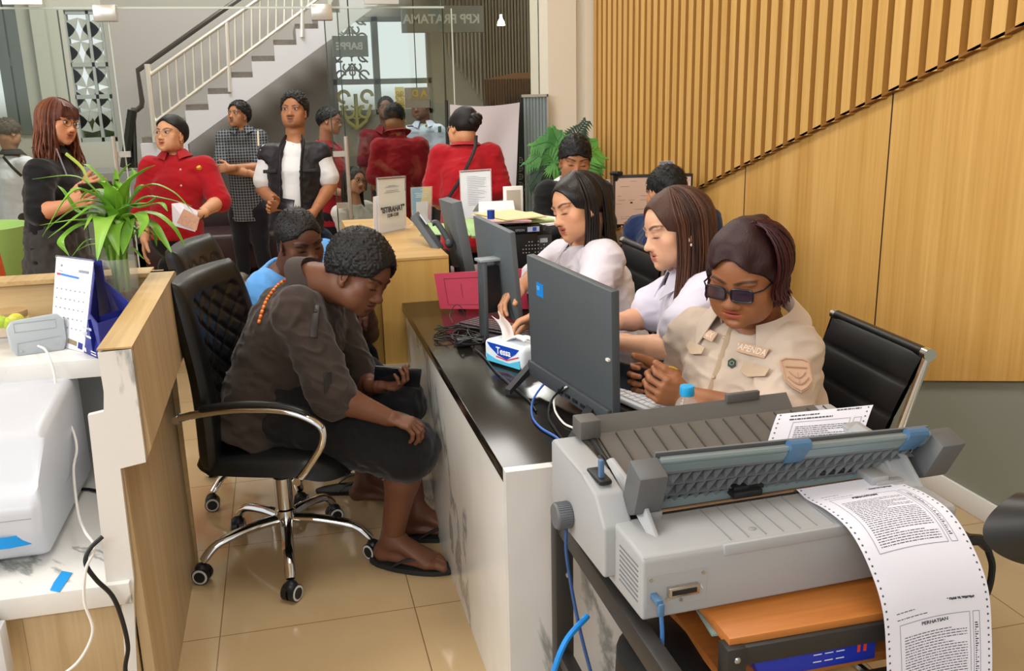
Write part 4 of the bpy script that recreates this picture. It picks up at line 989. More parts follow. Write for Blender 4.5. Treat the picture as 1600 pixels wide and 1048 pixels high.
# --- cables
CB_BLUE = mat('cable_blue', '2f5fb0', .4); CB_BLUE2 = mat('cable_bright_blue', '1f8ae0', .4); CB_BLK = mat('cable_black', '141414', .45); CB_WHT = mat('cable_white', 'e6e2dc', .45)
def spline(P, n=8):
    P = [np.asarray(p, float) for p in P]; Q = [2*P[0]-P[1]]+P+[2*P[-1]-P[-2]]; out = []
    for i in range(1, len(Q)-2):
        for k in range(n):
            t = k/n; a, b, c, d = Q[i-1], Q[i], Q[i+1], Q[i+2]
            out.append(.5*((2*b)+(c-a)*t+(2*a-5*b+4*c-d)*t*t+(3*b-a-3*c+d)*t**3))
    out.append(P[-1]); return out
def cable(pts, r, material, label, name='cable', cat='cable', group=None, n=8):
    m = MB(); m.tube(spline(pts, n), r, 8); return tag(m.build(name, material), label, cat, group)
z_ = .766
cable([onp(.55, .03, .02) if False else PY(868, 590, 2.33), PZ(850, 600, .80), PZ(833, 625, .77), PZ(832, 650, z_), PZ(845, 668, z_), PZ(872, 685, z_), PZ(885, 705, .764)], .0032, CB_BLUE, 'blue network cable looping under the large monitor')
cable([PY(880, 605, 2.25), PZ(862, 625, .78), PZ(857, 650, z_), PZ(866, 668, z_), PZ(880, 688, z_), PZ(888, 704, z_)], .003, CB_BLK, 'black cable hanging beneath the large monitor')
cable([PY(885, 604, 2.24), PZ(868, 618, .79), PZ(867, 640, .77), PZ(880, 660, z_), PZ(895, 668, z_), PZ(905, 672, z_)], .0028, CB_WHT, 'thin white cable curving below the large monitor')
cable([PZ(742, 545, z_), PZ(755, 556, z_), PZ(775, 580, z_), PZ(800, 602, z_), PZ(826, 625, z_), PZ(838, 642, z_)], .0028, CB_BLK, 'black cable running past the tissue pack')
r_ = random.Random(5)
pts = [PZ(735+r_.uniform(-28, 22), 522+r_.uniform(-12, 16), .765+r_.uniform(0, .03)) for _ in range(26)]
cable(pts, .0024, CB_BLK, 'tangled bundle of black cables by the column stand', n=6)
pts = [PZ(700+r_.uniform(-26, 26), 517+r_.uniform(-10, 12), .765+r_.uniform(0, .012)) for _ in range(16)]
cable(pts, .002, CB_BLK, 'loose loops of thin black wire near the desk edge', n=6)
cable([PY(708, 505, 3.2)*1, PZ(703, 492, .80), PZ(712, 476, .83), PZ(722, 482, .82), PZ(728, 500, .78)], .0016, CB_BLK, 'thin black wire arching in front of the pink folder')
pa_ = PZ(725, 540, .762); m = MB(); m.box(pa_+V(0, 0, .014), (.05, .035, .026), bevel=.004); tag(m.build('power_adapter', PLB), 'black plug adapter on the desk by the cable bundle', 'adapter')
# white cord coil behind the printer
cc = PZ(940, 668, .79); pts = []
for k in range(60): a = k/60*2*PI*5.5; pts.append(cc+CR*(.030*math.cos(a)+.004*math.sin(k))+CU*(.016*math.sin(a)+.006*math.cos(k*.7))+CF*(-.02+.0006*k))
pts += [PZ(968, 672, .78), PZ(978, 686, .77)]
cable(pts, .0022, CB_WHT, 'coiled white cord behind the dot matrix printer', n=2)
# --- phones later with people
# --- office chairs
def office_chair(label, base, yaw, group=None, recl=.0, leg0=-.15):
    """quilted executive chair; local x forward"""
    t = thing('office_chair', label, 'chair', base, group); fx = V(math.cos(yaw), math.sin(yaw), 0); lx = V(-fx[1], fx[0], 0); A = [fx, lx, V(0, 0, 1)]
    def P(x, y, z): return np.asarray(base)+fx*x+lx*y+V(0, 0, z)
    for k in range(5):
        a = 2*PI*k/5+leg0; d = fx*math.cos(a)+lx*math.sin(a); b = np.asarray(base)
        m = MB(); m.tube(spline([b+V(0, 0, .155)+d*.03, b+V(0, 0, .15)+d*.12, b+V(0, 0, .125)+d*.24, b+V(0, 0, .075)+d*.30], 6), [.021]*6+[.02]*6+[.018]*6+[.015], 12, flat=(.8, V(0, 0, 1))); lg = B(m, 'leg', CHROME, t)
        c = b+d*.305; e = nrm(V(-d[1], d[0], 0)*.8+d*.6)
        m = MB(); m.m(mat('caster_black', '1b1b1c', .4)).sph(c+V(0, 0, .048), (.024, .024, .024), 14, 10); 
        for s_ in (-1, 1): m.m(MATS['caster_black']).cyl(c+V(0, 0, .03)-d*.0+e*s_*.004, c+V(0, 0, .03)+e*s_*.024, .029, 20); m.m(mat('caster_ring', 'd9d9d9', .4)).cyl(c+V(0, 0, .03)+e*s_*.0235, c+V(0, 0, .03)+e*s_*.0255, .026, 20); m.m(MATS['caster_black']).cyl(c+V(0, 0, .03)+e*s_*.0255, c+V(0, 0, .03)+e*s_*.0275, .019, 20)
        fit(m.build('caster', None), lg)
    m = MB(); m.lathe(P(0, 0, .13), (0, 0, 1), [(.036, 0), (.038, .005), (.036, .06), (.030, .065), (.030, .19), (.026, .195), (.026, .20)], 24); B(m, 'gas_column', CHROME, t)
    m = MB(); m.lathe(P(0, 0, .33), (0, 0, 1), [(.033, -.02), (.033, 0), (.018, .001), (.018, .06)], 24); m.m(PLB).box(P(0, 0, .385), (.2, .16, .035), A, bevel=.006); B(m, 'tilt_plate', PLB, t)
    m = MB(); m.m(PLB).tube([P(.03, .10, .375), P(.0, .16, .33), P(-.03, .20, .27)], [.004, .005, .006], 8); m.tube([P(-.03, .20, .275), P(-.06, .235, .20)], [.008, .011], 10); B(m, 'lever', PLB, t)
    # seat: padded, waterfall front
    def seat(u, v):
        x = .02+.52*(u-.5)*(1-.16*abs(2*v-1)**6); y = (v-.5)*.50*(1-.08*abs(2*u-1)**3-.14*abs(2*u-1)**8); ed = (1-abs(2*v-1)**4)*(1-abs(2*u-1)**6); return P(x, y, .415+.055*ed**.5+.012*math.sin(u*2.2)*ed-.03*max(0, u-.8)/.2)
    m = MB(); m.grid(seat, 30, 24, 0); m.grid(lambda u, v: P(.02+.52*(u-.5)*(1-.16*abs(2*v-1)**6), (v-.5)*.50*(1-.08*abs(2*u-1)**3-.14*abs(2*u-1)**8), .415-.018*(1-abs(2*v-1)**6)*(1-abs(2*u-1)**8)-.03*max(0, u-.8)/.2), 30, 24); bmesh.ops.remove_doubles(m.bm, verts=m.bm.verts, dist=.0005); B(m, 'seat', LEA, t, smooth=80)
    # backrest: curved shell with diamond quilting on the front
    def bx(v): return -.205-.01*v-.045*v**1.5-recl*v+.03*math.sin(v*3.1)
    def back(side):
        def f(u, v):
            wv = .255*(1-.12*abs(2*v-1)**3); y = (u-.5)*2*wv; z = .40+.645*v; ed = (1-abs(2*u-1)**8)*(1-abs(2*v-1)**14)
            curve = .05*(2*u-1)**2; th = .038*max(ed, 0)**.5
            if side > 0:
                q = abs(math.sin((u*5+v*9)*PI))*abs(math.sin((u*5-v*9)*PI)); inn = 1 if (.14 < u < .86 and .12 < v < .9) else 0
                g = min(abs(math.sin((u*5+v*9)*PI)), abs(math.sin((u*5-v*9)*PI))); th += (.010*min(1, g*2.2)-.004)*inn*ed
                th += .010*(1 if not inn else 0)*ed
            return P(bx(v)+curve+side*th, y, z+.03*side*0)
        return f
    m = MB(); m.grid(back(1), 60, 90); m.grid(back(-1), 30, 40); B(m, 'backrest', mat('quilt_leather', '101112', .36, bump=(420, .25, .0008)), t, smooth=80)
    for s_ in (-1, 1):
        y = s_*.275; arc = spline([P(-.215, y, .62), P(-.14, y+s_*.01, .64), P(0, y+s_*.015, .66), P(.15, y+s_*.012, .655), P(.245, y+s_*.008, .61), P(.25, y+s_*.005, .55), P(.20, y, .47), P(.16, y-s_*.01, .42)], 8)
        m = MB(); m.tube(arc, .0125, 12, flat=(1.25, V(0, 1, 0))); ar = B(m, 'armrest', CHROME, t)
        pad = arc[8:30]; m = MB(); m.tube([p+V(0, 0, .016) for p in pad], [.006]+[.018]*(len(pad)-2)+[.006], 12, flat=(.6, V(0, 0, 1))); fit(m.build('arm_pad', LEA), ar)
        m = MB(); m.cyl(P(-.215, y-s_*.02, .62), P(-.215, y+s_*.018, .62), .013); fit(m.build('arm_bolt', CHROME), ar); m = MB(); m.cyl(P(.16, y-s_*.03, .42), P(.16, y+s_*.015, .42), .013); fit(m.build('arm_bolt', CHROME), ar)
    return t
OC1 = office_chair('black quilted leather office chair on chrome base under the man in the dark shirt', (-.085, 3.12, 0), math.radians(-20), recl=.0, leg0=.05)
OC2 = office_chair('black quilted leather office chair behind, under the man in the blue shirt', (-.14, 3.80, 0), math.radians(-14), recl=.03, leg0=.3)
# chairs with ribbed backs
def ribbed_chair(label, tl, tr, bl, br, seat, group=None, rail=True, name='office_chair'):
    t = thing(name, label, 'chair', (seat[0], seat[1], 0), group); X = nrm(tr-tl); dn = nrm(bl-tl); N = nrm(np.cross(X, dn))
    hgt = np.linalg.norm(bl-tl)
    def f(sd):
        def g(u, v):
            p = (tl*(1-u)+tr*u)*(1-v)+(bl*(1-u)+br*u)*v; rib = .006*abs(math.sin(v*PI*5.5))**.5; return p+N*sd*(.010+rib)*(1-.6*abs(2*u-1)**10)+N*.02*math.sin(v*PI)*-1
        return g
    m = MB(); m.grid(f(1), 12, 66); m.grid(f(-1), 12, 66); m.tube([tl, tr], .016, 10); B(m, 'backrest', LEA, t, smooth=80)
    for s_, a, b in ((-1, tl, bl), (1, tr, br)):
        o_ = X*s_*.012
        m = MB(); m.tube([a+o_, (a+b)/2+o_+N*.01, b+o_], .008, 8, flat=(1.6, N)); m.cyl(a-X*.005*s_, a+X*s_*.022, .017); fr_ = B(m, 'side_rail', CHROME, t)
    sc = np.array([seat[0], seat[1], .46]); fx = nrm(V(*(sc-(bl+br)/2)[:2], 0)); lx = np.cross(V(0, 0, 1), fx)
    m = MB(); m.box(sc, (.46, .46, .05), [fx, lx, V(0, 0, 1)], bevel=.02); B(m, 'seat', LEA, t)
    m = MB(); m.cyl((sc[0], sc[1], .10), (sc[0], sc[1], .44), .025); B(m, 'gas_column', CHROME, t)
    for k in range(5):
        a = 2*PI*k/5; d = V(math.cos(a), math.sin(a), 0); m = MB(); m.tube([V(sc[0], sc[1], .12), V(sc[0], sc[1], .08)+d*.28], [.02, .012], 8); lg = B(m, 'leg', CHROME, t); m = MB(); m.sph(V(sc[0], sc[1], .027)+d*.28, .027, 12, 8); fit(m.build('caster', PLB), lg)
    return t
tl, tr = PX(1308, 492, 1.72), PY(1447, 552, 2.05); print('chair back', tl, tr, np.linalg.norm(tr-tl))
ribbed_chair('black ribbed-back office chair with chrome edge behind the woman in the beige shirt', tl, tr, tl+V(-.16, .03, -.50), tr+V(-.16, .03, -.50), (1.32, 2.12, 0))
tl, tr = PY(978, 395, 2.95), PY(1046, 432, 2.56); print('chair2', tl, tr, np.linalg.norm(tr-tl))
tl = V(1.36, 2.98, .98); tr = V(1.36, 2.62, .98)
# ---------------------------------------------------------------- dot matrix printer on its stand
PG = mat('printer_grey', 'a3a5a7', .5, bump=(700, .12, .0004)); PG2 = mat('printer_grey_cover', '8d8f90', .5, bump=(700, .12, .0004)); PD = mat('printer_dark', '5d5f61', .5); PDD = mat('printer_black', '1d1e20', .5); PT = mat('printer_teal', '7f9094', .35, metal=.2); PBL = mat('printer_blue', '4c7296', .4)
zb = .72; FL = PZ(1003, 971, zb); FR_ = PZ(1487, 880, zb); px_ = nrm(FR_-FL); py_ = V(-px_[1], px_[0], 0); Wp = np.linalg.norm(FR_-FL)
AP = [px_, py_, V(0, 0, 1)]
def PP(x, y, z): return FL+px_*x+py_*y+V(0, 0, z)
print('printer', FL, FR_, Wp)
def iz(px, py, yl):   # height of an image point lying in the printer plane at depth yl; returns local (x,z)
    d = _ray(px, py); q = FL+py_*yl; t = ((q-C0)@py_)/(d@py_); p = C0+d*t-FL; return p@px_, p[2]
for nm, a in dict(ftl=(1002, 874, 0), ftr=(1497, 800, 0), deckL=(957, 821, .1), kn=(906, 805, .3), rtl=(883, 710, .32), rt2=(911, 694, .34), rbl=(881, 800, .32), lidTL=(1000, 745, .22), lidTR=(1465, 675, .22), lidBL=(1009, 800, .16), lidBR=(1420, 745, .16), rear=(1200, 665, .33)).items(): print(nm, [round(float(v), 3) for v in iz(*a)])
DP = thing('dot_matrix_printer', 'large light grey dot matrix printer feeding tractor paper, its ribbed cover raised', 'printer', PP(Wp/2, .18, 0))
# lower body with rear hump, extruded profiles
def profile(m, pts, x0, x1, bevel=0): m.prism([PP(x0, y, z) for y, z in pts], px_*(x1-x0), bevel=bevel, seg=3)
m = MB(); profile(m, [(0, 0), (0, .112), (.008, .119), (.135, .124), (.135, .09), (.40, .09), (.40, .0)], 0, Wp, .006)
B(m, 'lower_case', PG, DP)
m = MB(); profile(m, [(.120, .118), (.165, .166), (.235, .178), (.40, .188), (.415, .178), (.415, .05), (.385, .02), (.120, .02)], -.022, .035, .006); B(m, 'left_side_case', PG, DP)
m = MB(); profile(m, [(.10, .115), (.16, .160), (.25, .176), (.40, .188), (.415, .178), (.415, .05), (.385, .02), (.10, .02)], Wp-.045, Wp+.0, .006); B(m, 'right_side_case', PG, DP)
m = MB(); m.prism([PP(Wp-.075, .08, .118), PP(Wp-.012, .08, .118), PP(Wp-.012, .14, .165), PP(Wp-.03, .27, .190), PP(Wp-.05, .27, .175)], px_*.008, bevel=.002); B(m, 'side_guard', PG, DP)
m = MB(); m.prism([PP(.040, .070, .118), PP(.050, .055, .118), PP(.050, .12, .165), PP(.046, .26, .192), PP(.036, .26, .188)], px_*.008, bevel=.002); B(m, 'side_guard', PG, DP)
m = MB(); m.m(mat('printer_seam', '8b8d90', .5))
for k in range(9): m.box(PP(.17+k*.034, .070, .1226), (.0012, .120, .001), [px_, nrm(py_+V(0, 0, .04)), V(0, 0, 1)])
m.m(PG2).sph(PP(.225, .035, .1205), (.008, .006, .002), 12, 6)
B(m, 'deck_seams', None, DP)
m = MB(); m.box(PP(.33, .003, .108), (.36, .012, .022), AP, bevel=.004); B(m, 'front_lip', PG, DP)
# open print bay
m = MB(); m.m(PDD).box(PP(Wp/2, .20, .095), (Wp-.08, .13, .006), AP); m.m(PT).prism([PP(.06, .150, .124), PP(Wp-.07, .150, .124), PP(Wp-.07, .165, .136), PP(.06, .165, .136)], V(0, 0, -.012)); m.m(PT).box(PP(Wp/2, .215, .125), (Wp-.12, .08, .012), AP, bevel=.002); B(m, 'platen_frame', None, DP)
m = MB(); m.tube([PP(.07, .140, .126), PP(Wp-.06, .140, .126)], .0045, 10); B(m, 'carriage_rod', mat('rod', 'b08f78', .2, metal=.9), DP)
for k, (x, y, z, a, b, c) in enumerate(((.275, .150, .136, .06, .03, .012), (.48, .165, .142, .07, .016, .010))): m = MB(); m.box(PP(x, y, z), (a, b, c), AP, bevel=.001); m.box(PP(x-.01, y+.004, z+.006), (a*.5, b*.6, c), AP, bevel=.001); m.box(PP(x+.015, y+.006, z+.004), (a*.9, b*.3, c*.6), AP, bevel=.001); B(m, 'print_head' if not k else 'paper_guide', PDD, DP)
m = MB(); m.box(PP(Wp-.085, .135, .130), (.04, .05, .026), AP, bevel=.004); m.box(PP(Wp-.065, .12, .126), (.06, .03, .014), AP, bevel=.003); B(m, 'end_block', PG, DP)
m = MB(); m.box(PP(.075, .13, .130), (.03, .03, .020), AP, bevel=.003); B(m, 'end_block', PG2, DP)
# raised lattice cover
def iw(px, py, yl): x, z = iz(px, py, yl); return PP(x, yl, z)
cBL, cBR, cTR, cTL = iw(1022, 796, .165), iw(1405, 746, .165), iw(1452, 678, .125), iw(1040, 720, .125)
cN = nrm(np.cross(cBR-cBL, cTL-cBL)); cN = cN if cN@(C0-cBL) > 0 else -cN
def cq(u, v, d=0): return (cBL*(1-u)+cBR*u)*(1-v)+(cTL*(1-u)+cTR*u)*v+cN*d
LC = MB(); LC.m(mat('cover_grey', '6d7072', .5, bump=(700, .12, .0004)))
LC.prism([cq(-.02, -.02, -.020), cq(1.02, -.02, -.020), cq(1.02, 1.02, -.020), cq(-.02, 1.02, -.020)], -cN*.004)
for j in range(4): a = .02+j*.235; LC.prism([cq(.0, a), cq(1, a), cq(1, a, -.02), cq(0, a, -.02)], (cTL-cBL)*.012)
for k in range(25):   # slanted cells
    for j in range(3):
        u = .02+k*.039+j*.013; v0, v1 = .02+j*.235, .02+(j+1)*.235
        if u > .95: continue
        LC.prism([cq(u, v0, -.001), cq(u+.022, v1, -.001), cq(u+.004, v1, -.0195), cq(u-.016+.012, v0, -.0195)], (cBR-cBL)*.003)
LC.prism([cq(-.01, .74, .002), cq(1.01, .74, .002), cq(1.01, 1.0, .002), cq(-.01, 1.0, .002)], -cN*.014)
CV = B(LC, 'raised_cover', None, DP, smooth=0)
m = MB(); m.m(PT).prism([cq(-.02, .80, .004), cq(1.0, .80, .004), cq(1.0, .97, .006), cq(-.02, .97, .006)], -cN*.004); m.m(PT).tube([cq(-.02, 1.0, .0), cq(1.0, 1.0, .0)], .006, 8); fit(m.build('window_strip', None), CV)
for u in (.44, .90):
    m = MB(); m.prism([cq(u, .72, .006), cq(u+.07, .72, .006), cq(u+.078, 1.03, .010), cq(u+.002, 1.03, .010)], -cN*.008, bevel=.0015); m.tube([cq(u+.0, 1.05, .0), cq(u+.078, 1.05, .0)], .011, 10); fit(m.build('hinge_clip', PBL), CV)
for u, (a, b) in ((-.02, ((975, 745), (1072, 722))), (1.0, ((1362, 742), (1467, 680)))):
    w_ = .03; s_ = -1 if u < 0 else 1
    p = [cq(u, -.05, .0), cq(u, .35, .045), cq(u+.0, 1.02, .042), cq(u, 1.02, -.012), cq(u, .1, -.012)]
    m = MB(); m.prism(p, px_*s_*.055, bevel=.004); m.m(PD); fit(m.build('cover_arm', MATS['cover_grey']), CV)
m = MB(); m.m(PT).prism([cq(0, -.02, .0), cq(1, -.02, .0), cq(1, -.16, .012), cq(0, -.16, .012)], -cN*.004); 
for u in (.10, .45, .86): m.m(mat('white_stud', 'f2f2f2', .4)).sph(cq(u, -.04, .003), .0035, 8, 6)
B(m, 'tear_bar', None, DP)
# rear paper tray / dark inner deck
m = MB(); m.m(mat('tray_brown', '605b55', .6, bump=(900, .3, .0006))); profile(m, [(.20, .135), (.40, .190), (.405, .182), (.21, .125)], .035, Wp-.045); m.m(mat('tray_dark', '46433f', .6))
for k in range(14): m.box(PP(.07+k*.041, .33, .173), (.002, .12, .004), [px_, nrm(py_+V(0, 0, .27)), V(0, 0, 1)])
B(m, 'rear_deck', None, DP)
m = MB(); rt = [PP(.03, .395, .188), PP(Wp-.10, .395, .188), PP(Wp-.10, .42, .212), PP(.03, .42, .212)]; m.prism(rt, V(0, 0, .006)+py_*.004); m.box(PP(.045, .385, .212), (.045, .05, .04), AP, bevel=.004); m.box(PP(.42, .42, .222), (.08, .012, .02), AP, bevel=.002); B(m, 'rear_tray', mat('tray_grey', '5c5a57', .55), DP)
m = MB(); m.tube([PP(.05, .385, .195), PP(.05, .30, .175), PP(.06, .25, .155)], .006, 8); m.tube([PP(.04, .30, .175), PP(.04, .26, .165)], .010, 8); B(m, 'tractor_parts', PDD, DP)
# knob, lever, vents, connector
kc = PP(-.022, .30, .066); m = MB(); prof = [(.0, -.001), (.024, 0), (.026, .003), (.026, .030), (.024, .033), (.0, .034)]; m.lathe(kc, -px_, prof, 40)
for k in range(36): a = 2*PI*k/36; m.box(kc-px_*.016+(py_*math.cos(a)+V(0, 0, 1)*math.sin(a))*.0262, (.026, .0022, .0022), [px_, -py_*math.sin(a)+V(0, 0, math.cos(a)), py_*math.cos(a)+V(0, 0, math.sin(a))])
B(m, 'platen_knob', mat('knob_grey', '63666a', .5), DP)
m = MB(); m.box(PP(.006, .215, .178), (.026, .07, .010), AP, bevel=.004); B(m, 'lever_slot', PDD, DP); m = MB(); m.box(PP(.004, .20, .195), (.010, .012, .045), AP, bevel=.003); B(m, 'paper_lever', mat('lever_blue', '506f94', .4), DP)
m = MB(); m.m(mat('vent_dark', '6f7276', .6))
for k in range(8): m.box(PP(-.0006, .058, .028+k*.0095), (.0012, .080, .0022), AP)
B(m, 'vent_slots', None, DP)
m = MB(); m.m(mat('recess', 'a3a5a6', .5)).box(PP(.063, -.0004, .052), (.112, .0012, .060), AP); m.m(mat('port_metal', 'b7ada0', .25, metal=.8)).box(PP(.073, -.006, .050), (.058, .010, .018), AP, bevel=.002); m.m(PDD).box(PP(.073, -.0115, .050), (.046, .001, .009), AP)
m.m(STEEL)
for x, z in ((.015, .076), (.112, .074), (.046, .036), (.100, .052), (.071, .030)): m.cyl(PP(x, 0, z), PP(x, -.003, z), .0032, 12)
B(m, 'port_panel', None, DP)
m = MB(); m.box(PP(.0205, -.012, .046), (.012, .03, .011), AP, bevel=.002); m.box(PP(.022, -.026, .034), (.011, .012, .024), AP, bevel=.003); B(m, 'usb_plug', PBL, DP)
m = MB(); m.prism([PP(.088+.02, -.0012, .048), PP(.094+.02, -.0012, .042), PP(.088+.02, -.0012, .054)], -py_*.0003); B(m, 'triangle_mark', mat('mark_white', 'dcdcdc', .5), DP)
pc = PP(Wp+.004, .02, .052); m = MB(); m.box(pc+px_*.004-py_*.025, (.032, .032, .024), AP, bevel=.003); m.tube([pc-py_*.03+px_*.01, pc+px_*.035-py_*.04, pc+px_*.052-py_*.045+V(0, 0, -.02)], [.012, .011, .007], 10); B(m, 'power_plug', PLB, DP)
# continuous paper: front cascade and the sheet standing behind
def wrap_poly(P, t):
    P = [np.asarray(p, float) for p in P]; d = [np.linalg.norm(b-a) for a, b in zip(P, P[1:])]; s_ = t*sum(d)
    for a, b, l in zip(P, P[1:], d):
        if s_ <= l: return a+(b-a)*s_/l
        s_ -= l
    return P[-1]
lx0 = iz(1240, 795, .14)[0]; lx1 = iz(1395, 770, .14)[0]; print('paper width', lx0, lx1)
lx1 = lx0+.215
yz = spline([V(.135, .130, 0), V(.10, .125, 0), V(.04, .130, 0), V(-.025, .122, 0), V(-.08, .085, 0), V(-.125, .025, 0), V(-.145, -.06, 0), V(-.158, -.16, 0), V(-.167, -.28, 0), V(-.172, -.45, 0)], 8)
def paperpt(u, t): q = wrap_poly(yz, t); sag = .0; return PP(lx0+(lx1-lx0)*u+.010*t, q[0]+.004*math.sin(u*PI)*min(1, t*4), q[1]+.006*math.sin(u*PI)*min(1, t*3))
FP = MB(); FP.grid(paperpt, 12, 90, .0004)
TP_ = FP.build('continuous_paper', mat('form_paper', 'e6e8f6', .85)); tag(TP_, 'long tractor-feed form hanging down from the front of the dot matrix printer', 'paper')
plen = sum(np.linalg.norm(b-a) for a, b in zip(yz, yz[1:])); print('paper length', plen)
def onpaper(u, t, d=.0007):
    p = paperpt(u, t); a = paperpt(min(1, u+.02), t)-paperpt(max(0, u-.02), t); b = paperpt(u, min(1, t+.01))-paperpt(u, max(0, t-.01)); n = nrm(np.cross(a, b)); n = n if n@(C0-p) > 0 else -n; return p+n*d, nrm(a), nrm(b), n
def holes(m, fn, tmax, step, us=(.03, .97), r=.0021, t0=.0):
    t = t0+step/2
    while t < tmax:
        for u in us:
            p, a, b, n = fn(u, t); m._tag([m.bm.faces.new([m.bm.verts.new(p+a*r*math.cos(k*PI/4)+b*r*math.sin(k*PI/4)) for k in range(8)])])
        t += step
m = MB(); m.m(mat('hole_dark', '55575f', .9)); holes(m, onpaper, 1, .0127/plen); fit(m.build('sprocket_holes', None), TP_)
def frame(m, fn, u0, u1, t0, t1, w=.0006):
    for k in range(40):
        a, b = t0+(t1-t0)*k/40, t0+(t1-t0)*(k+1)/40
        for u in (u0, u1):
            p, x, y, n = fn(u, a); q, _, _, _ = fn(u, b); m.quad(p-x*w, p+x*w, q+x*w, q-x*w)
    for t in (t0, t1):
        for k in range(12):
            p, x, y, n = fn(u0+(u1-u0)*k/12, t); q, _, _, _ = fn(u0+(u1-u0)*(k+1)/12, t); m.quad(p-y*w, q-y*w, q+y*w, p+y*w)
def smallprint(m, fn, u0, u1, t0, t1, n, seed, hh=.30):
    r = random.Random(seed)
    for i in range(n):
        t = t0+(t1-t0)*i/n; u = u0; dt = (t1-t0)/n*hh; end = u1 if r.random() < .72 else u0+(u1-u0)*r.uniform(.3, .85)
        while u < end:
            l = min(r.uniform(.01, .05), end-u); m.quad(fn(u, t)[0], fn(u+l, t)[0], fn(u+l, t+dt)[0], fn(u, t+dt)[0]); u += l+.008
m = MB(); m.m(INKL)
pg = .2794/plen; f0 = .045
for k in range(3):
    a = f0+k*pg
    frame(m, onpaper, .14, .80, a+.035, a+pg*.66); frame(m, onpaper, .83, .89, a+.035, a+pg*.66)
    m.m(INK); smallprint(m, onpaper, .18, .77, a+.065, a+pg*.64, 26, 5+k); smallprint(m, onpaper, .845, .875, a+.06, a+pg*.62, 30, 9, .5); smallprint(m, onpaper, .12, .30, a+.008, a+.014, 1, 3); smallprint(m, onpaper, .60, .86, a+.0, a+.006, 1, 4); smallprint(m, onpaper, .12, .50, a+.022, a+.028, 1, 6); m.m(INKL)
fit(m.build('printed_form', None), TP_)
for k in range(2):
    p, x, y, n = onpaper(.47, f0+k*pg+.045, .0009); text('PERHATIAN', p, x, -y, .0085, INK, 'lettering', TP_, sx=1.2)
    p, x, y, n = onpaper(.74, f0+k*pg+.003, .0009); text('Kepada Yth. Wajib Pajak:', p, x, -y, .005, INK, 'lettering', TP_)
m = MB(); s0 = [iw(1197, 699, .27), iw(1345, 690, .27), iw(1364, 640, .33), iw(1214, 655, .33)]
def sheetpt(u, v): return (s0[0]*(1-u)+s0[1]*u)*(1-v)+(s0[3]*(1-u)+s0[2]*u)*v+V(0, 0, .012*math.sin(v*PI*.6))
m.grid(sheetpt, 8, 12, .0004); SP_ = m.build('continuous_paper', MATS['form_paper']); tag(SP_, 'short printed form sheet standing up at the back of the dot matrix printer', 'paper')
def onsheet(u, t, d=.0008):
    p = sheetpt(u, 1-t); a = nrm(sheetpt(1, .5)-sheetpt(0, .5)); b = nrm(sheetpt(.5, 0)-sheetpt(.5, 1)); n = nrm(np.cross(a, b)); n = n if n@(C0-p) > 0 else -n; return p+n*d, a, b, n
m = MB(); m.m(MATS['hole_dark']); holes(m, onsheet, 1, .14, (.04, .955), .0022); fit(m.build('sprocket_holes', None), SP_)
m = MB(); m.m(INKL); frame(m, onsheet, .20, .80, .36, .99); frame(m, onsheet, .84, .92, .36, .99); m.m(INK); smallprint(m, onsheet, .24, .78, .5, .98, 9, 12); smallprint(m, onsheet, .15, .45, .12, .16, 1, 3, 1); smallprint(m, onsheet, .62, .88, .05, .09, 1, 3, 1); smallprint(m, onsheet, .15, .6, .24, .28, 1, 8, 1); fit(m.build('printed_form', None), SP_)
# stand: black steel frame with orange-brown boards
FRM = mat('frame_black', '2b2a28', .45); ORB = woodmat('orange_board', 'a8632a', 'c57d3a', (3, 60, 60), .4)
SD = thing('printer_stand', 'black metal frame stand with orange-brown boards under the dot matrix printer', 'stand', PP(.3, .1, -zb))
zt_ = .712
m = MB(); m.bb((FL[0]+.125, 1.235, zt_-.020), (1.09, 1.80, zt_), bevel=.001); B(m, 'top_board', ORB, SD)
def bar(a, b, w=.04, d=.04, nm='rail'):
    a, b = np.asarray(a, float), np.asarray(b, float); x = nrm(b-a); y = nrm(np.cross(V(0, 0, 1), x)) if abs(x[2]) < .9 else V(1, 0, 0); z = np.cross(x, y); m = MB(); m.box((a+b)/2, (np.linalg.norm(b-a), w, d), [x, y, z], bevel=.002); return B(m, nm, FRM, SD)
xL, xR, yF, yB = .535, 1.09, 1.02, 1.80
bar((xL, yB, .685), (xL, .72, .685), .03, .045); bar((xL, yB-.01, 0), (xL, yB-.01, .70), nm='post'); bar((xR, yB-.01, 0), (xR, yB-.01, .69), nm='post')
pf = PZ(1148, 985, .66); xP = .665; yP = 1.238
print('post', pf)
bar((xP, yP, 0), (xP, yP, .70), .035, .035, 'post'); bar((xR, yP, 0), (xR, yP, .69), nm='post'); bar((xP, yP, .682), (xR, yP, .682), .03, .034); bar((xP, yP, .575), (xR, yP, .575), .03, .03); bar((xL, .74, 0), (xL, .74, .68), nm='post'); bar((xL, 1.1, .35), (xL, yB, .35), .03, .03)
m = MB(); m.bb((xP, yP+.02, .60), (xR, 1.75, .618)); B(m, 'lower_board', ORB, SD)
m = MB()
for z in (.682, .66): m.cyl((xP, yP-.016, z-.004*0), (xP, yP-.0215, z), .0055, 12)
fit_ = B(m, 'bolts', STEEL, SD) if False else None
m = MB(); m.lathe((xP-.0, yP-.0175, .680), (0, -1, 0), [(.006, 0), (.006, .002), (.004, .004), (.002, .0045)], 16); B(m, 'bolt', STEEL, SD)
for z in (.675, .60): m = MB(); m.lathe((xL-.0145, 1.70, z), (-1, 0, 0), [(.006, 0), (.006, .002), (.003, .004)], 12); B(m, 'bolt', STEEL, SD)
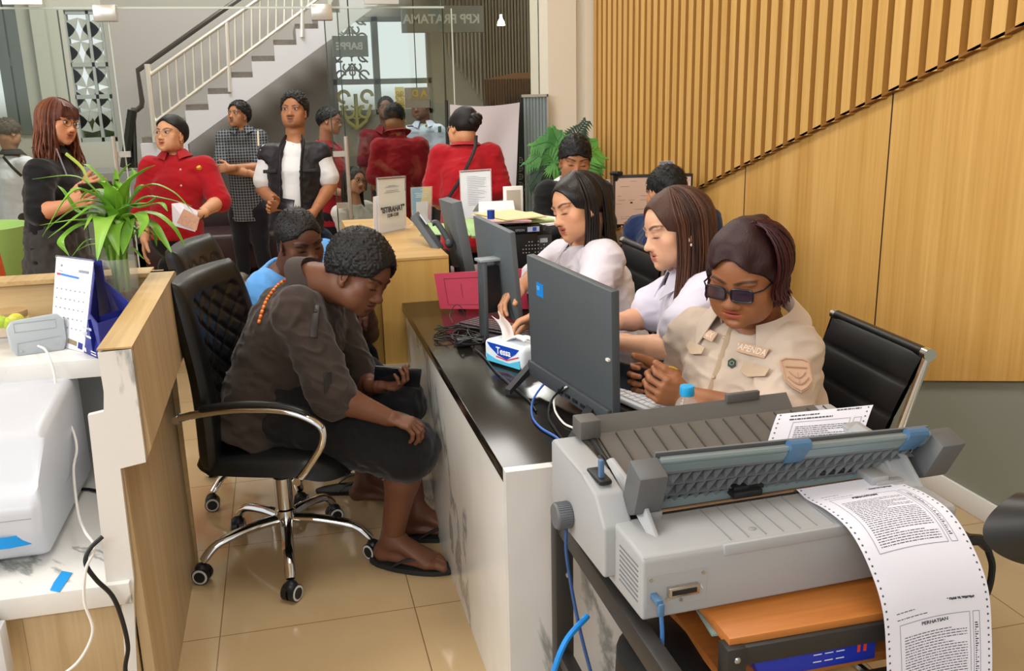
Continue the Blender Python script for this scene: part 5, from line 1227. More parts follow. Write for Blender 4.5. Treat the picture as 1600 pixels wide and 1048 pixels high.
m = MB(); m.prism([PZ(1085, 950, .69), PZ(1110, 955, .69), PZ(1138, 992, .69), PZ(1112, 994, .69)], V(0, 0, .004)); tag(m.build('glass_strip', mat('teal_glass', '88a4a2', .2)), 'narrow teal glass strip beside the orange board of the stand', 'glass')
bx = PY(1262, 990, 1.25); m = MB(); bc = V(bx[0]+.01, 1.30, .618+.024); m.prism([(bc[0]-.10, 1.24, .62), (bc[0]+.12, 1.24, .62), (bc[0]+.12, 1.24, .672), (bc[0]-.125, 1.24, .672)], (0, .14, 0), bevel=.002)
XB = thing('carton', 'blue printed carton on the board under the printer paper', 'box', bc); B(m, 'box', mat('carton_blue', '1630b0', .35), XB)
m = MB(); m.m(mat('carton_print', 'dfe6f5', .6))
for j in range(3):
    for k in range(3): m.box((bc[0]+.005+k*.022, 1.239, .635+j*.014), (.016, .0006, .0018), None)
m.m(mat('carton_red', 'd6402c', .5)).box((bc[0]+.085, 1.239, .65), (.006, .0006, .02)); m.box((bc[0]+.097, 1.239, .65), (.006, .0006, .02)); B(m, 'carton_lettering', None, XB)
bo = PY(1452, 926, 1.33); m = MB(); m.sph(bo, (.034, .04, .022), 16, 10); m.cyl((bo[0], bo[1], .0), (bo[0], bo[1], bo[2]-.01), .012); tag(m.build('stand_knob', mat('pouch_blue', '2038c0', .4)), 'small royal blue rounded knob on a stem beside the hanging form', 'knob')
m = MB(); m.prism([PY(1050, 1048, 1.5), PY(1130, 990, 1.5), PY(1140, 1048, 1.5)], (0, .01, 0)); m.m(mat('white_sheet', 'e8e6ea', .7)); tag(m.build('paper_sheet', mat('white_sheet', 'e8e6ea', .7)), 'white paper sheet behind the black stand frame', 'paper')
m = MB(); m.lathe((.66, 1.42, .40), (0, 0, 1), [(.12, 0), (.13, .03), (.125, .17), (.08, .20), (.001, .21)], 28); tag(m.build('wastebasket', mat('bin_black', '0c0c0d', .5)), 'black rounded bag below the printer inside the stand', 'bag')
cable([PP(.022, -.028, .028), PP(.022, -.034, -.03), PP(.014, -.036, -.15), PP(.006, -.04, -.4)], .0038, mat('cable_steel_blue', '3b6ea8', .4), 'blue data cable hanging from the printer port')
cable([PP(-.03, .30, .04), PP(-.036, .28, -.02), PP(-.03, .22, -.15), PP(-.015, .12, -.30), PP(.0, .05, -.45)], .0035, mat('cable_navy', '2b4a78', .4), 'navy cable dropping beneath the printer knob')
cable([PZ(918, 962, .60), PZ(885, 1000, .58), PZ(866, 1048, .52), PZ(862, 1080, .45)], .006, CB_BLUE2, 'bright blue cable curving in front of the white marble panel')
cable([pc+px_*.052-py_*.045+V(0, 0, -.02), pc+px_*.062-py_*.05+V(0, 0, -.06), pc+px_*.050-py_*.05+V(0, 0, -.12), pc+px_*.0-py_*.03+V(0, 0, -.18), pc-px_*.1+V(0, 0, -.3)], .0065, CB_BLK, 'thick black power cord hanging from the printer right side')
cable([PY(1012, 960, 1.6), PY(1035, 985, 1.6), PY(1062, 1010, 1.62), PY(1075, 1020, 1.7)], .0028, CB_BLK, 'thin black wire below the printer against the marble')
# camera lens hood poking in at the right edge
LH = thing('camera', 'black petal-shaped camera lens hood reaching in at the right edge', 'camera', PY(1590, 830, 1.02))
a0 = L(1572, 828, .97); a1 = L(1740, 815, .90); ax = nrm(a1-a0)
up_ = nrm(CU-ax*(CU@ax)); sd_ = np.cross(ax, up_); HM = mat('hood_black', '1e1d1b', .4)
def hood(u, v):
    a = 2*PI*u; r = .037-.006*v; notch = .030*(.5+.5*math.cos(2*a))*(1-v); return a0+ax*(-.010+notch+.06*v+.0)+(up_*math.cos(a)+sd_*math.sin(a))*r
m = MB(); m.grid(hood, 64, 12, .002); B(m, 'lens_hood', HM, LH, smooth=60)
m = MB(); m.lathe(a0+ax*.045, ax, [(.036, 0), (.038, .004), (.038, .05), (.036, .055), (.036, .09)], 32); B(m, 'lens_barrel', HM, LH)
m = MB(); m.box(a0+ax*.15, (.05, .09, .13), [ax, up_, sd_], bevel=.01); B(m, 'camera_body', HM, LH)
m = MB(); m.tube([a0+ax*.03-up_*.038, a0+ax*.034-up_*.052], [.008, .011], 10); B(m, 'lock_tab', HM, LH)
# ---------------------------------------------------------------- things on the left counter
SH = .877
# white router / payment device
rc = PZ(58, 548, SH); rc = V(rc[0], rc[1], 0); dd = nrm(V(*(C0-rc)[:2], 0)); xx = V(-dd[1], dd[0], 0); upr = nrm(V(0, 0, 1)-dd*.25); nr_ = np.cross(xx, upr); nr_ = nr_ if nr_@dd > 0 else -nr_
print('router scale', rc)
RT = thing('router', 'light grey boxy router standing on the marble shelf', 'router', (rc[0], rc[1], SH)); RM = mat('router_grey', 'aab1b5', .4)
rcc = PY(57, 522, rc[1]); rcc = V(rcc[0], rcc[1], rcc[2]); W_ = PY(102, 520, rc[1])[0]-PY(12, 520, rc[1])[0]; H_ = .118
m = MB(); m.prism([rcc+xx*x+upr*z-nr_*.02 for x, z in ((W_*.42, -H_*.5), (W_*.5, -H_*.25), (W_*.5, H_*.30), (W_*.40, H_*.47), (-W_*.40, H_*.40), (-W_*.5, H_*.22), (-W_*.47, -H_*.30), (-W_*.38, -H_*.5))][::-1], nr_*.035, bevel=.007, seg=3); B(m, 'casing', RM, RT)
m = MB(); m.m(mat('router_line', '9aa2a6', .5)); f_ = rcc+nr_*.0155
def rr_(x0, x1, z0, z1, r=.0008): m.tube([f_+xx*x0+upr*z0, f_+xx*x1+upr*z0, f_+xx*x1+upr*z1, f_+xx*x0+upr*z1, f_+xx*x0+upr*z0], r, 4)
rr_(-W_*.36, W_*.36, H_*.10, H_*.32); m.tube([f_-xx*W_*.36-upr*H_*.46, f_-xx*W_*.34-upr*H_*.18, f_+xx*W_*.42-upr*H_*.12], .0008, 4); B(m, 'moulded_lines', None, RT)
m = MB(); m.cyl(f_-xx*W_*.30-upr*H_*.38, f_-xx*W_*.30-upr*H_*.38+nr_*.002, .004, 12); B(m, 'screw', STEEL, RT); m = MB(); m.cyl(f_+xx*W_*.33-upr*H_*.30, f_+xx*W_*.33-upr*H_*.30+nr_*.002, .004, 12); B(m, 'screw', STEEL, RT)
m = MB(); m.sph(V(rcc[0], rcc[1]+.01, SH+.004), (.055, .035, .006), 24, 8); B(m, 'foot', RM, RT)
c0_ = f_-upr*H_*.30
cable([c0_, PY(72, 548, 2.80), PY(84, 580, 2.76), PY(92, 630, 2.74), PY(112, 668, 2.7), PY(120, 700, 2.65), PY(115, 735, 2.6), PY(122, 800, 2.4), PY(133, 830, 2.28), PY(148, 855, 2.15), PY(134, 890, 2.11), PY(132, 940, 2.10), PY(145, 985, 2.09), PY(125, 1030, 2.08), PY(90, 1060, 2.07)], .0035, CB_WHT, 'white cable running from the router down past the white printer')
cable([PZ(156, 768, .487), PZ(138, 764, .486), PZ(120, 764, .486)], .0045, CB_BLK, 'short black cable behind the white printer')
cable([PY(160, 838, 2.14), PY(140, 858, 2.13), PY(134, 880, 2.12), PY(150, 905, 2.12), PY(175, 930, 2.12), PY(190, 965, 2.12), PY(200, 1010, 2.12), PY(199, 1060, 2.12), V(-.405, 2.13, .10), V(-.41, 2.15, .006), V(-.5, 2.16, .006)], .0055, CB_BLK, 'thick black cable hanging over the lower marble shelf')
# desk calendar box
KB = mat('calendar_blue', '262f86', .4); KP = mat('calendar_page', 'eeedf4', .75)
kz = SH; k0, k1, k2 = PZ(78, 521, kz), PZ(131, 533, kz), PZ(160, 545, kz)
for k_ in (k0, k1, k2): k_[1] -= .14; k_[0] *= .96
DC = thing('desk_calendar', 'blue cardboard desk calendar and pen box with white calendar page', 'calendar', (k1[0], k1[1], kz))
dirx = nrm(k1-k0); t0_ = PY(88, 402, k0[1]+.05); t1_ = PY(146, 408, k1[1]+.05); t0_[2] = t1_[2] = (t0_[2]+t1_[2])/2; diry = np.cross(V(0, 0, 1), dirx)
print('calendar', k0, k1, t0_, t1_)
m = MB(); m.prism([k0, k1, t1_, t0_], diry*.004+V(0, 0, 0)); PGE = B(m, 'calendar_page', KP, DC)
def oncal(u, v, d=.0012): n = nrm(np.cross(k1-k0, t0_-k0)); n = n if n@(C0-k0) > 0 else -n; return (k0*(1-u)+k1*u)*(1-v)+(t0_*(1-u)+t1_*u)*v+n*d
m = MB(); m.m(mat('cal_red', 'd23a44', .6)).quad(oncal(.06, .80), oncal(.16, .80), oncal(.16, .825), oncal(.06, .825)); m.m(mat('cal_blue', '3d7fd6', .6)).quad(oncal(.16, .80), oncal(.66, .785), oncal(.66, .81), oncal(.16, .825)); m.m(INKL)
for (u, v, w, h) in ((.15, .90, .05, .025), (.65, .86, .26, .03), (.1, .845, .12, .008)): m.quad(oncal(u, v), oncal(u+w, v), oncal(u+w, v+h), oncal(u, v+h))
for j in range(5):
    for i in range(7): u, v = .08+i*.125, .64-j*.105; m.quad(oncal(u, v), oncal(u+.03, v), oncal(u+.03, v+.016), oncal(u, v+.016))
m.m(mat('cal_photo', '8a7a60', .6)).quad(oncal(.52, .06), oncal(.78, .045), oncal(.78, .10), oncal(.52, .115)); m.m(KB).quad(oncal(.82, .03), oncal(.95, .02), oncal(.95, .09), oncal(.82, .10)); fit(m.build('calendar_print', None), PGE)
m = MB(); 
for k in range(22):
    c = t0_+(t1_-t0_)*((k+.5)/22); ring_ = [c+(diry*math.cos(a)+V(0, 0, 1)*math.sin(a))*.005 for a in [2*PI*q/10 for q in range(11)]]; m.tube(ring_, .0007, 4)
B(m, 'wire_binding', STEEL, DC)
k3 = k2+V(.0, .02, 0); back = diry*.115
cr_ = PY(152, 430, k1[1]+.06)
m = MB(); m.prism([k1, k2, k2+V(0, 0, .11), k1*.35+k2*.65+V(0, 0, .13), t1_*1-V(0, 0, .02), t1_], nrm(-np.cross(nrm(k2-k1), V(0, 0, 1)))*.003); FRP = B(m, 'front_flap', KB, DC)
m = MB(); m.prism([k1-V(0, 0, 0), k2, k2+back, k1+back], V(0, 0, .003)); m.prism([k2, k2+back, k2+back+V(0, 0, .12), k2+V(0, 0, .11)], dirx*.003); m.prism([k0+back*.9, k1+back*.9, t1_+back*.2, t0_+back*.2], diry*.003); m.prism([k1+back, k2+back, k2+back+V(0, 0, .14), k1+back*.8+V(0, 0, .2)], diry*.003); m.prism([k1*.5+k2*.5, k1*.5+k2*.5+back, k1*.5+k2*.5+back+V(0, 0, .12), k1*.5+k2*.5+V(0, 0, .11)], dirx*.002); B(m, 'box', KB, DC)
nf = nrm(np.cross(k2-k1, V(0, 0, 1))); nf = nf if nf@(C0-k1) > 0 else -nf
text('Kalender 2025', (k1+k2)/2+V(0, 0, .085)+nf*.004-dirx*.002, nrm(k2-k1), V(0, 0, 1), .0105, KP, 'lettering', DC)
m = MB(); c = (k1+k2)/2+V(0, 0, .062)+nf*.004-dirx*.02; m.sph(c+V(0, 0, .006), (.008, .0006, .006), 12, 6); m.tube([c, c-V(0, 0, .01)], .0015, 5); m.box(c+nrm(k2-k1)*.028, (.034, .0006, .006), [nrm(k2-k1), nf, V(0, 0, 1)]); B(m, 'tree_emblem', KP, DC)
m = MB()
for j in range(2): m.box((k1*.4+k2*.6)+V(0, 0, .018-j*.008)+nf*.004+nrm(k2-k1)*.006, (.036, .0006, .003), [nrm(k2-k1), nf, V(0, 0, 1)])
m.box((k1*.8+k2*.2)+V(0, 0, .014)+nf*.004, (.010, .0006, .012), [nrm(k2-k1), nf, V(0, 0, 1)]); B(m, 'emblem_print', KP, DC)
# candy jar
jc = PZ(42, 520, SH); jc = V(jc[0], 3.03, SH); JR = thing('candy_jar', 'glass candy jar with yellow-green sweets behind the router', 'jar', jc)
m = MB(); m.lathe(jc, (0, 0, 1), [(.045, 0), (.052, .01), (.054, .05), (.045, .085), (.047, .092)], 28); B(m, 'glass', WG, JR)
m = MB(); m.lathe(jc, (0, 0, 1), [(.049, .088), (.050, .092), (.050, .104), (.049, .108)], 28); B(m, 'rim', mat('jar_rim', 'a88a5c', .5), JR)
for k, (dx, dz, c) in enumerate(((-.012, .085, 'a7c437'), (.028, .088, 'c9c244'), (.008, .08, 'b8c83c'))):
    m = MB(); m.sph(jc+V(dx, -.045, dz), (.024, .014, .020), 14, 10); m.prism([jc+V(dx+.02, -.045, dz-.01), jc+V(dx+.036, -.045, dz+.012), jc+V(dx+.034, -.045, dz-.02)], (0, .004, 0)); tag(m.build('wrapped_sweet', mat('sweet_'+c, c, .35, bump=(80, .4, .003))), ('lime green wrapped sweet on the left of the jar top', 'yellow wrapped sweet on the right of the jar top', 'small green sweet between two others in the jar')[k], 'sweet', 'wrapped sweets in the candy jar')
# white printer on the lower shelf
WPt = thing('desktop_printer', 'white rounded desktop printer with bright blue tape on the lower marble shelf', 'printer', (-.8, 2.5, .48)); WM = mat('printer_white', 'c8ccd4', .32)
pbr = PZ(60, 893, .49); ptr_ = PZ(122, 778, .49); print('wp', pbr, ptr_)
xw = pbr[0]+.0; yw0 = pbr[1]+.01; yw1 = 2.86
m = MB(); m.prism([(xw-.6, yw0+.05, .50), (xw-.6, yw0+.0, .57), (xw-.6, yw0+.005, .66), (xw-.6, yw0+.05, .685), (xw-.6, yw0+.14, .80), (xw-.6, yw1, .83), (xw-.6, yw1+.02, .80), (xw-.6, yw1+.02, .51), (xw-.6, yw1, .495)], (.62, .0, 0), bevel=.024, seg=4); B(m, 'case', WM, WPt)
m = MB(); m.box((xw-.3, yw0+.004, .625), (.60, .003, .002)); m.m(mat('seam_grey', '9aa0a8', .5)); B(m, 'tray_seam', MATS['seam_grey'], WPt)
m = MB(); m.tube([(xw+.018, yw0+.10, .60), (xw+.021, yw1-.08, .60)], .001, 4); B(m, 'side_seam', MATS['seam_grey'], WPt)
TAPE = mat('tape_blue', '1697e6', .4)
ta = PY(0, 866, yw0-.003); tb = PY(64, 866, yw0-.003)
m = MB(); m.grid(lambda u, v: V(ta[0]-.2+(tb[0]-ta[0]+.2-.02)*u, yw0-.0025+.012*max(0, u-.85)/.15, .560+.030*v-.004*u), 12, 4, .0008); B(m, 'tape_strip', TAPE, WPt, 'bright blue tape')
m = MB(); q = [PZ(78, 922, .4815), PZ(93, 925, .4815), PZ(113, 895, .4815), PZ(97, 892, .4815), PZ(84, 910, .4815)]; m.prism(q, (0, 0, .001)); tag(m.build('tape_piece', TAPE), 'torn piece of blue tape stuck on the lower marble shelf', 'tape')
o = m = MB(); m.box(PY(3, 1010, 2.12)+V(-.035, 0, -.01), (.09, .05, .13), None, bevel=.004); tag(m.build('white_pack', mat('pack_white', 'd9dadf', .5)), 'small white pack at the lower left corner under the drawer', 'pack')
m = MB(); m.lathe(PY(0, 990, 2.12)+V(-.03, 0, 0), (0, 0, 1), [(.028, -.03), (.030, .02), (.022, .04), (.001, .042)], 20); tag(m.build('grey_lid', mat('lid_grey', '4c525c', .4)), 'dark grey round lid at the lower left corner', 'lid')
# plant in a glass cylinder
vb = V(-.515, 3.06, SH); vt = PY(187, 402, 3.06); vb[0] = PY(190, 440, 3.06)[0]; vh = vt[2]-SH
print('vase', vb, vh)
LP = thing('potted_plant', 'leafy green water plant in a clear glass vase on the counter', 'plant', vb)
vr = (PY(217, 410, 3.06)[0]-PY(160, 410, 3.06)[0])/2
m = MB(); m.lathe(vb, (0, 0, 1), [(vr*.86, 0), (vr*.9, .004), (vr*.92, .06), (vr, vh), (vr*.96, vh), (vr*.88, .06), (vr*.84, .008)], 40); B(m, 'vase', WG, LP)
WA = NT('amber_water'); WA.b.inputs['Base Color'].default_value = srgb('b06a20'); WA.b.inputs['Alpha'].default_value = .45; WA.b.inputs['Roughness'].default_value = .1; WA = WA.m
m = MB(); m.lathe(vb+V(0, 0, .006), (0, 0, 1), [(vr*.83, 0), (vr*.86, vh*.55), (.001, vh*.55)], 32); B(m, 'water', WA, LP)
m = MB(); q = random.Random(4)
for k in range(90):
    a = q.uniform(0, 6.28); r0 = q.uniform(0, vr*.7); p = vb+V(r0*math.cos(a), r0*math.sin(a), q.uniform(.05, vh*.6)); pts = [p]
    for _ in range(4): p = p+V(q.uniform(-.014, .014), q.uniform(-.014, .014), -q.uniform(.0, .014)); e = p-vb; rr2 = math.hypot(e[0], e[1]); p = vb+V(e[0]*min(1, vr*.8/max(rr2, 1e-6)), e[1]*min(1, vr*.8/max(rr2, 1e-6)), max(.008, e[2])); pts.append(p)
    m.m(mat(('root_orange', 'root_yellow')[k % 2], ('c06a22', 'c9a23a')[k % 2], .6)); m.tube(pts, .0011, 4)
B(m, 'roots', None, LP)
LEAF = NT('leaf_green'); nz = LEAF.add('ShaderNodeTexNoise'); nz.inputs['Scale'].default_value = 9; LEAF.link(LEAF.coord(), nz.inputs['Vector']); LEAF.link(LEAF.ramp(nz.outputs['Fac'], [(.3, '5f9a2c'), (.55, '86bd40'), (.75, 'b2d860')]), LEAF.b.inputs['Base Color']); LEAF.b.inputs['Roughness'].default_value = .38; LEAF.b.inputs['Transmission Weight'].default_value = 0; LEAF.b.inputs['Subsurface Weight'].default_value = 0
tl_ = LEAF.add('ShaderNodeBsdfTranslucent'); tl_.inputs['Color'].default_value = srgb('9ccf4a'); mxl = LEAF.add('ShaderNodeMixShader'); mxl.inputs[0].default_value = .25; LEAF.link(LEAF.b.outputs[0], mxl.inputs[1]); LEAF.link(tl_.outputs[0], mxl.inputs[2]); LEAF.link(mxl.outputs[0], LEAF.out.inputs['Surface']); LEAF = LEAF.m
def leafblade(pts, w, fold=.25, mt=None, seed=0):
    P = spline(pts, 5); n = len(P); m = MB()
    T = [nrm(P[min(i+1, n-1)]-P[max(i-1, 0)]) for i in range(n)]
    def f(u, v):
        i = min(n-1, int(round(u*(n-1)))); t = u; s_ = w*(.35+.65*math.sin(min(1, t*1.6+.12)*PI/2))*(1-max(0, t-.35)/.65)**.75; s_ = max(s_, .0004)
        sd2 = np.cross(T[i], V(0, 0, 1)); sd2 = nrm(sd2) if np.linalg.norm(sd2) > .15 else V(1, 0, 0); nn = nrm(np.cross(sd2, T[i])); x = (v-.5)*2; return P[i]+sd2*x*s_+nn*abs(x)*s_*fold
    m.grid(f, n-1, 4, .0006); return B(m, 'leaf', mt or LEAF, LP, smooth=70)
cr0 = vb+V(0, 0, vh*.9)
def LQ(x, y, dy=0): return PY(x, y, 3.06+dy)
leaves = [([(165, 330), (140, 290), (110, 275), (50, 280)], -.02, 8), ([(175, 330), (165, 290), (140, 262), (130, 256)], .05, 9), ([(185, 330), (182, 290), (195, 265), (205, 255)], .0, 14), ([(192, 330), (200, 290), (225, 268), (243, 258)], -.05, 15),
 ([(200, 330), (230, 290), (270, 300), (302, 332)], -.04, 7), ([(200, 340), (225, 310), (262, 312), (300, 322)], .04, 9), ([(205, 345), (240, 335), (270, 355), (290, 386)], -.08, 10), ([(200, 350), (235, 350), (255, 375), (268, 395)], -.12, 10),
 ([(170, 330), (135, 300), (108, 305), (66, 370)], -.08, 15), ([(165, 340), (125, 325), (90, 345), (70, 362)], .0, 9), ([(165, 345), (130, 335), (100, 355), (75, 372)], -.05, 10), ([(165, 350), (128, 345), (110, 345), (62, 352)], -.1, 9), ([(160, 350), (135, 350), (110, 362), (95, 380), (108, 400)], -.12, 11), ([(170, 360), (165, 340), (160, 360), (152, 408)], -.16, 19), ([(178, 370), (180, 350), (178, 370), (186, 400)], -.14, 15), ([(190, 370), (195, 345), (196, 372), (192, 398)], -.12, 16),
 ([(180, 330), (172, 300), (158, 285), (165, 285)], -.1, 12), ([(188, 330), (190, 300), (184, 290), (180, 262)], -.03, 12), ([(195, 335), (212, 305), (222, 290), (238, 296)], .05, 9), ([(170, 335), (150, 315), (120, 318), (100, 330)], -.04, 9), ([(195, 350), (215, 335), (225, 350), (216, 372)], -.16, 12), ([(205, 350), (228, 345), (240, 362), (245, 385)], .03, 8), ([(180, 345), (160, 325), (140, 325), (112, 345)], -.16, 10), ([(185, 345), (205, 322), (232, 318), (246, 306)], -.1, 9), ([(175, 330), (160, 300), (138, 300), (125, 312)], .08, 9), ([(190, 320), (203, 285), (210, 275), (206, 262)], .06, 10), ([(160, 340), (140, 335), (120, 330), (100, 300), (90, 290)], .06, 8), ([(195, 330), (220, 325), (250, 318), (262, 330)], -.14, 9)]
for k, (pp, dy, w) in enumerate(leaves):
    pts = [cr0+V(rnd.uniform(-.01, .01), rnd.uniform(-.01, .01), -.03)]+[LQ(x, y, dy*(i+1)/len(pp)) for i, (x, y) in enumerate(pp)]; leafblade(pts, w/1449*2.95*1.15)
q = random.Random(21)
for k in range(26):
    a = q.uniform(0, 6.28); R0 = q.uniform(.05, .16); hh = q.uniform(.05, .17); d = V(math.cos(a), math.sin(a)*.8, 0)
    leafblade([cr0+V(0, 0, -.03), cr0+d*R0*.25+V(0, 0, hh*.7), cr0+d*R0*.6+V(0, 0, hh), cr0+d*R0+V(0, 0, hh-q.uniform(0, .09))], q.uniform(.010, .018))
m = MB()
for k in range(7): a = k*.9; m.tube(spline([vb+V(.02*math.cos(a), .02*math.sin(a), .05), vb+V(.022*math.cos(a+.3), .022*math.sin(a+.3), vh), cr0+V(.03*math.cos(a+.6), .03*math.sin(a+.6), .07)], 4), .006, 6)
B(m, 'stems', mat('stem_green', '8fb04c', .5), LP)
# ---------------------------------------------------------------- things further back
ACR = NT('acrylic'); ACR.b.inputs['Base Color'].default_value = (.9, .93, .95, 1); ACR.b.inputs['Alpha'].default_value = .18; ACR.b.inputs['Roughness'].default_value = .03; ACR.b.inputs['Specular IOR Level'].default_value = .8; ACR = ACR.m
def stand_sign(label, TL, TR, BL, BR, holder=True, leaf=None, paper=PAPER, z=None):
    """acrylic sheet stand with a printed page; corners in world space"""
    c = (BL+BR)/2; t = thing('sign_holder', label, 'sign', c); n = nrm(np.cross(BR-BL, TL-BL)); n = n if n@(C0-c) > 0 else -n
    def q(u, v, d=0): return (BL*(1-u)+BR*u)*(1-v)+(TL*(1-u)+TR*u)*v+n*d
    m = MB(); m.prism([q(-.03, 0, .002), q(1.03, 0, .002), q(1.03, 1.02, .002), q(-.03, 1.02, .002)], n*.002); m.prism([q(-.03, 0, -.003), q(1.03, 0, -.003), q(1.03, 1.02, -.003), q(-.03, 1.02, -.003)], -n*.002); f = nrm(V(n[0], n[1], 0)); m.prism([q(-.03, 0)+f*.03, q(1.03, 0)+f*.03, q(1.03, 0)-f*.035, q(-.03, 0)-f*.035], (0, 0, .002)); B(m, 'acrylic_stand', ACR, t)
    m = MB(); m.prism([q(0, .01), q(1, .01), q(1, .99), q(0, .99)], -n*.001); pg = B(m, 'page', paper, t)
    return t, q, pg, n
zC = .946
a, b = PZ(592, 366, zC), PZ(633, 357, zC); Yt = a[1]
S1, q1, pg1, n1 = stand_sign('tall acrylic stand with a white "ISTIRAHAT" notice on the oak counter', PY(590, 279, a[1]), PY(632, 276, b[1]), a, b)
X1 = nrm(b-a); U1 = nrm(PY(590, 279, a[1])-a)
text('"ISTIRAHAT"', q1(.5, .42, .0062), X1, U1, .038, INK, 'lettering', pg1, sx=.86, font_bold=.0008); text('12.00-13.00', q1(.5, .31, .0062), X1, U1, .023, INK, 'lettering', pg1, sx=.8, font_bold=.0004)
m = MB(); 
for v, w in ((.85, .3), (.83, .5), (.76, .45), (.73, .6), (.10, .03)):
    m.m(INKL).quad(q1(.5-w/2, v, .0045), q1(.5+w/2, v, .0045), q1(.5+w/2, v+.008, .0045), q1(.5-w/2, v+.008, .0045))
fit(m.build('small_print', None), pg1)
m = MB(); m.m(mat('red_edge', '7a3a3a', .5)).prism([q1(0, .985, .005), q1(1, .985, .005), q1(1, 1.0, .005), q1(0, 1.0, .005)], -n1*.006); B(m, 'top_edge', None, S1)
m = MB(); e = [q1(-.12, .03, -.012), q1(1.14, .03, -.012), q1(1.10, .72, -.012), q1(-.10, .68, -.012)]; m.prism(e, -n1*.001); B(m, 'rear_page', PAPER, S1)
# QR stand: the code itself is left out
a, b = PZ(645, 352, zC), PZ(673, 348, zC)
S2, q2, pg2, n2 = stand_sign('small blue and yellow payment sign in an acrylic stand on the oak counter', PY(643, 294, a[1]), PY(674, 292, b[1]), a, b, paper=mat('sign_yellow', 'e3c75a', .5))
m = MB(); m.m(mat('sign_blue', '2f9fd8', .5)).quad(q2(0, .15, .0005), q2(.42, .35, .0005), q2(.55, .99, .0005), q2(0, .99, .0005)); m.m(mat('sign_pink', 'd98aa0', .5)).quad(q2(.8, .1, .0005), q2(1, .1, .0005), q2(1, .6, .0005), q2(.86, .5, .0005)); m.m(mat('sign_pale', 'cfe6e8', .6))
for v, w in ((.93, .1), (.84, .7), (.79, .55), (.74, .6)): m.quad(q2(.5-w/2, v, .0009), q2(.5+w/2, v, .0009), q2(.5+w/2, v+.02, .0009), q2(.5-w/2, v+.02, .0009))
fit(m.build('sign_artwork', None), pg2)
m = MB(); m.m(PAPER).quad(q2(.2, .14, .0012), q2(.82, .14, .0012), q2(.82, .62, .0012), q2(.2, .62, .0012)); fit(m.build('white_square', None), pg2)
a, b = PY(722, 342, 4.75), PY(768, 340, 4.70)
S3, q3, pg3, n3 = stand_sign('large white notice in an acrylic stand before the woman with the bun', PY(719, 268, 4.75), PY(766, 265, 4.70), a, b)
m = MB(); r = random.Random(9)
for k in range(17): w = r.choice((.62, .66, .7, .4)); v = .88-k*.037; m.m(INKL).quad(q3(.22, v, .0045), q3(.22+w*.9, v, .0045), q3(.22+w*.9, v+.007, .0045), q3(.22, v+.007, .0045))
fit(m.build('small_print', None), pg3); m = MB(); m.m(MATS['red_edge']).prism([q3(0, .985, .005), q3(1, .985, .005), q3(1, 1.0, .005), q3(0, 1.0, .005)], -n3*.006); B(m, 'top_edge', None, S3)
ld = .735
# desk telephone / swivel arm between counter and monitor
ph = V(.70, 4.02, ld); PH = thing('telephone', 'dark grey desk telephone leaning behind the oak counter', 'telephone', ph)
pA, pB = PY(647, 335, 4.15), PY(688, 392, 3.95); d_ = nrm(pB-pA)
m = MB(); w_ = nrm(V(.35, 1, 0)); n_ = nrm(np.cross(w_, d_)); m.box((pA+pB)/2, (np.linalg.norm(pB-pA), .10, .03), [d_, w_, n_], bevel=.006); B(m, 'body', PLG, PH)
m = MB(); m.box(pA*.75+pB*.25+V(.02, 0, .022), (.07, .07, .006), [d_, w_, n_]); B(m, 'display', mat('phone_screen', 'b9c2c8', .2), PH)
m = MB(); m.tube(spline([pA*.55+pB*.45+V(.03, 0, .03), (pA+pB)/2+V(.05, 0, .035), pB+V(.045, 0, .03)], 6), .013, 10); m.sph(pB+V(.04, 0, .03), .02, 12, 8); B(m, 'handset', mat('handset_grey', '3f4346', .4), PH)
m = MB(); m.box(pB+V(-.01, .02, -.06), (.10, .09, .12), None, bevel=.01); B(m, 'base', PLB, PH)
# copier, papers, bottle, frame, tent card
cp0, cp1 = PY(780, 345, 4.1), PY(862, 350, 4.0)
CPX = thing('copier', 'black multifunction printer with a document pile on its lid', 'printer', (1.08, 4.2, ld))
x0, x1 = PY(783, 380, 3.98)[0], PY(858, 380, 3.98)[0]; ztop = PY(820, 352, 3.98)[2]; print('copier', x0, x1, ztop)
m = MB(); m.bb((x0, 3.98, ld), (x1-.05, 4.38, ztop-.035), bevel=.008); B(m, 'body', mat('copier_black', '141518', .4), CPX)
m = MB(); m.bb((x0-.01, 3.97, ztop-.035), (x1-.03, 4.38, ztop), bevel=.006); B(m, 'scanner_lid', PLB, CPX)
m = MB(); m.bb((x1-.05, 4.0, ld), (x1+.02, 4.3, ztop-.05), bevel=.004); B(m, 'ink_tank', mat('tank_grey', '36383b', .4), CPX)
m = MB(); m.m(mat('panel_dots', 'b9bcc0', .5)); r = random.Random(2)
for i in range(9):
    for j in range(4): 
        if r.random() < .8: m.box((x0+.10+i*.014, 3.9785, ztop-.075-j*.016), (.005, .001, .004))
m.box((x1-.02, 3.9985, ztop-.075), (.035, .002, .02)); B(m, 'panel_keys', None, CPX)
m = MB(); m.m(mat('lid_label', 'b8c4e0', .5)).box((x1-.075, 3.9685, ztop-.017), (.055, .001, .022)); m.m(mat('lid_label_blue', '3450a8', .5)).box((x1-.07, 3.968, ztop-.017), (.018, .001, .018)); B(m, 'lid_label', None, CPX)
text('EPSON', (x0+.085, 3.9685, ztop-.020), V(1, 0, 0), V(0, 0, 1), .014, mat('logo_silver', 'a8abb0', .4), 'lettering', CPX)
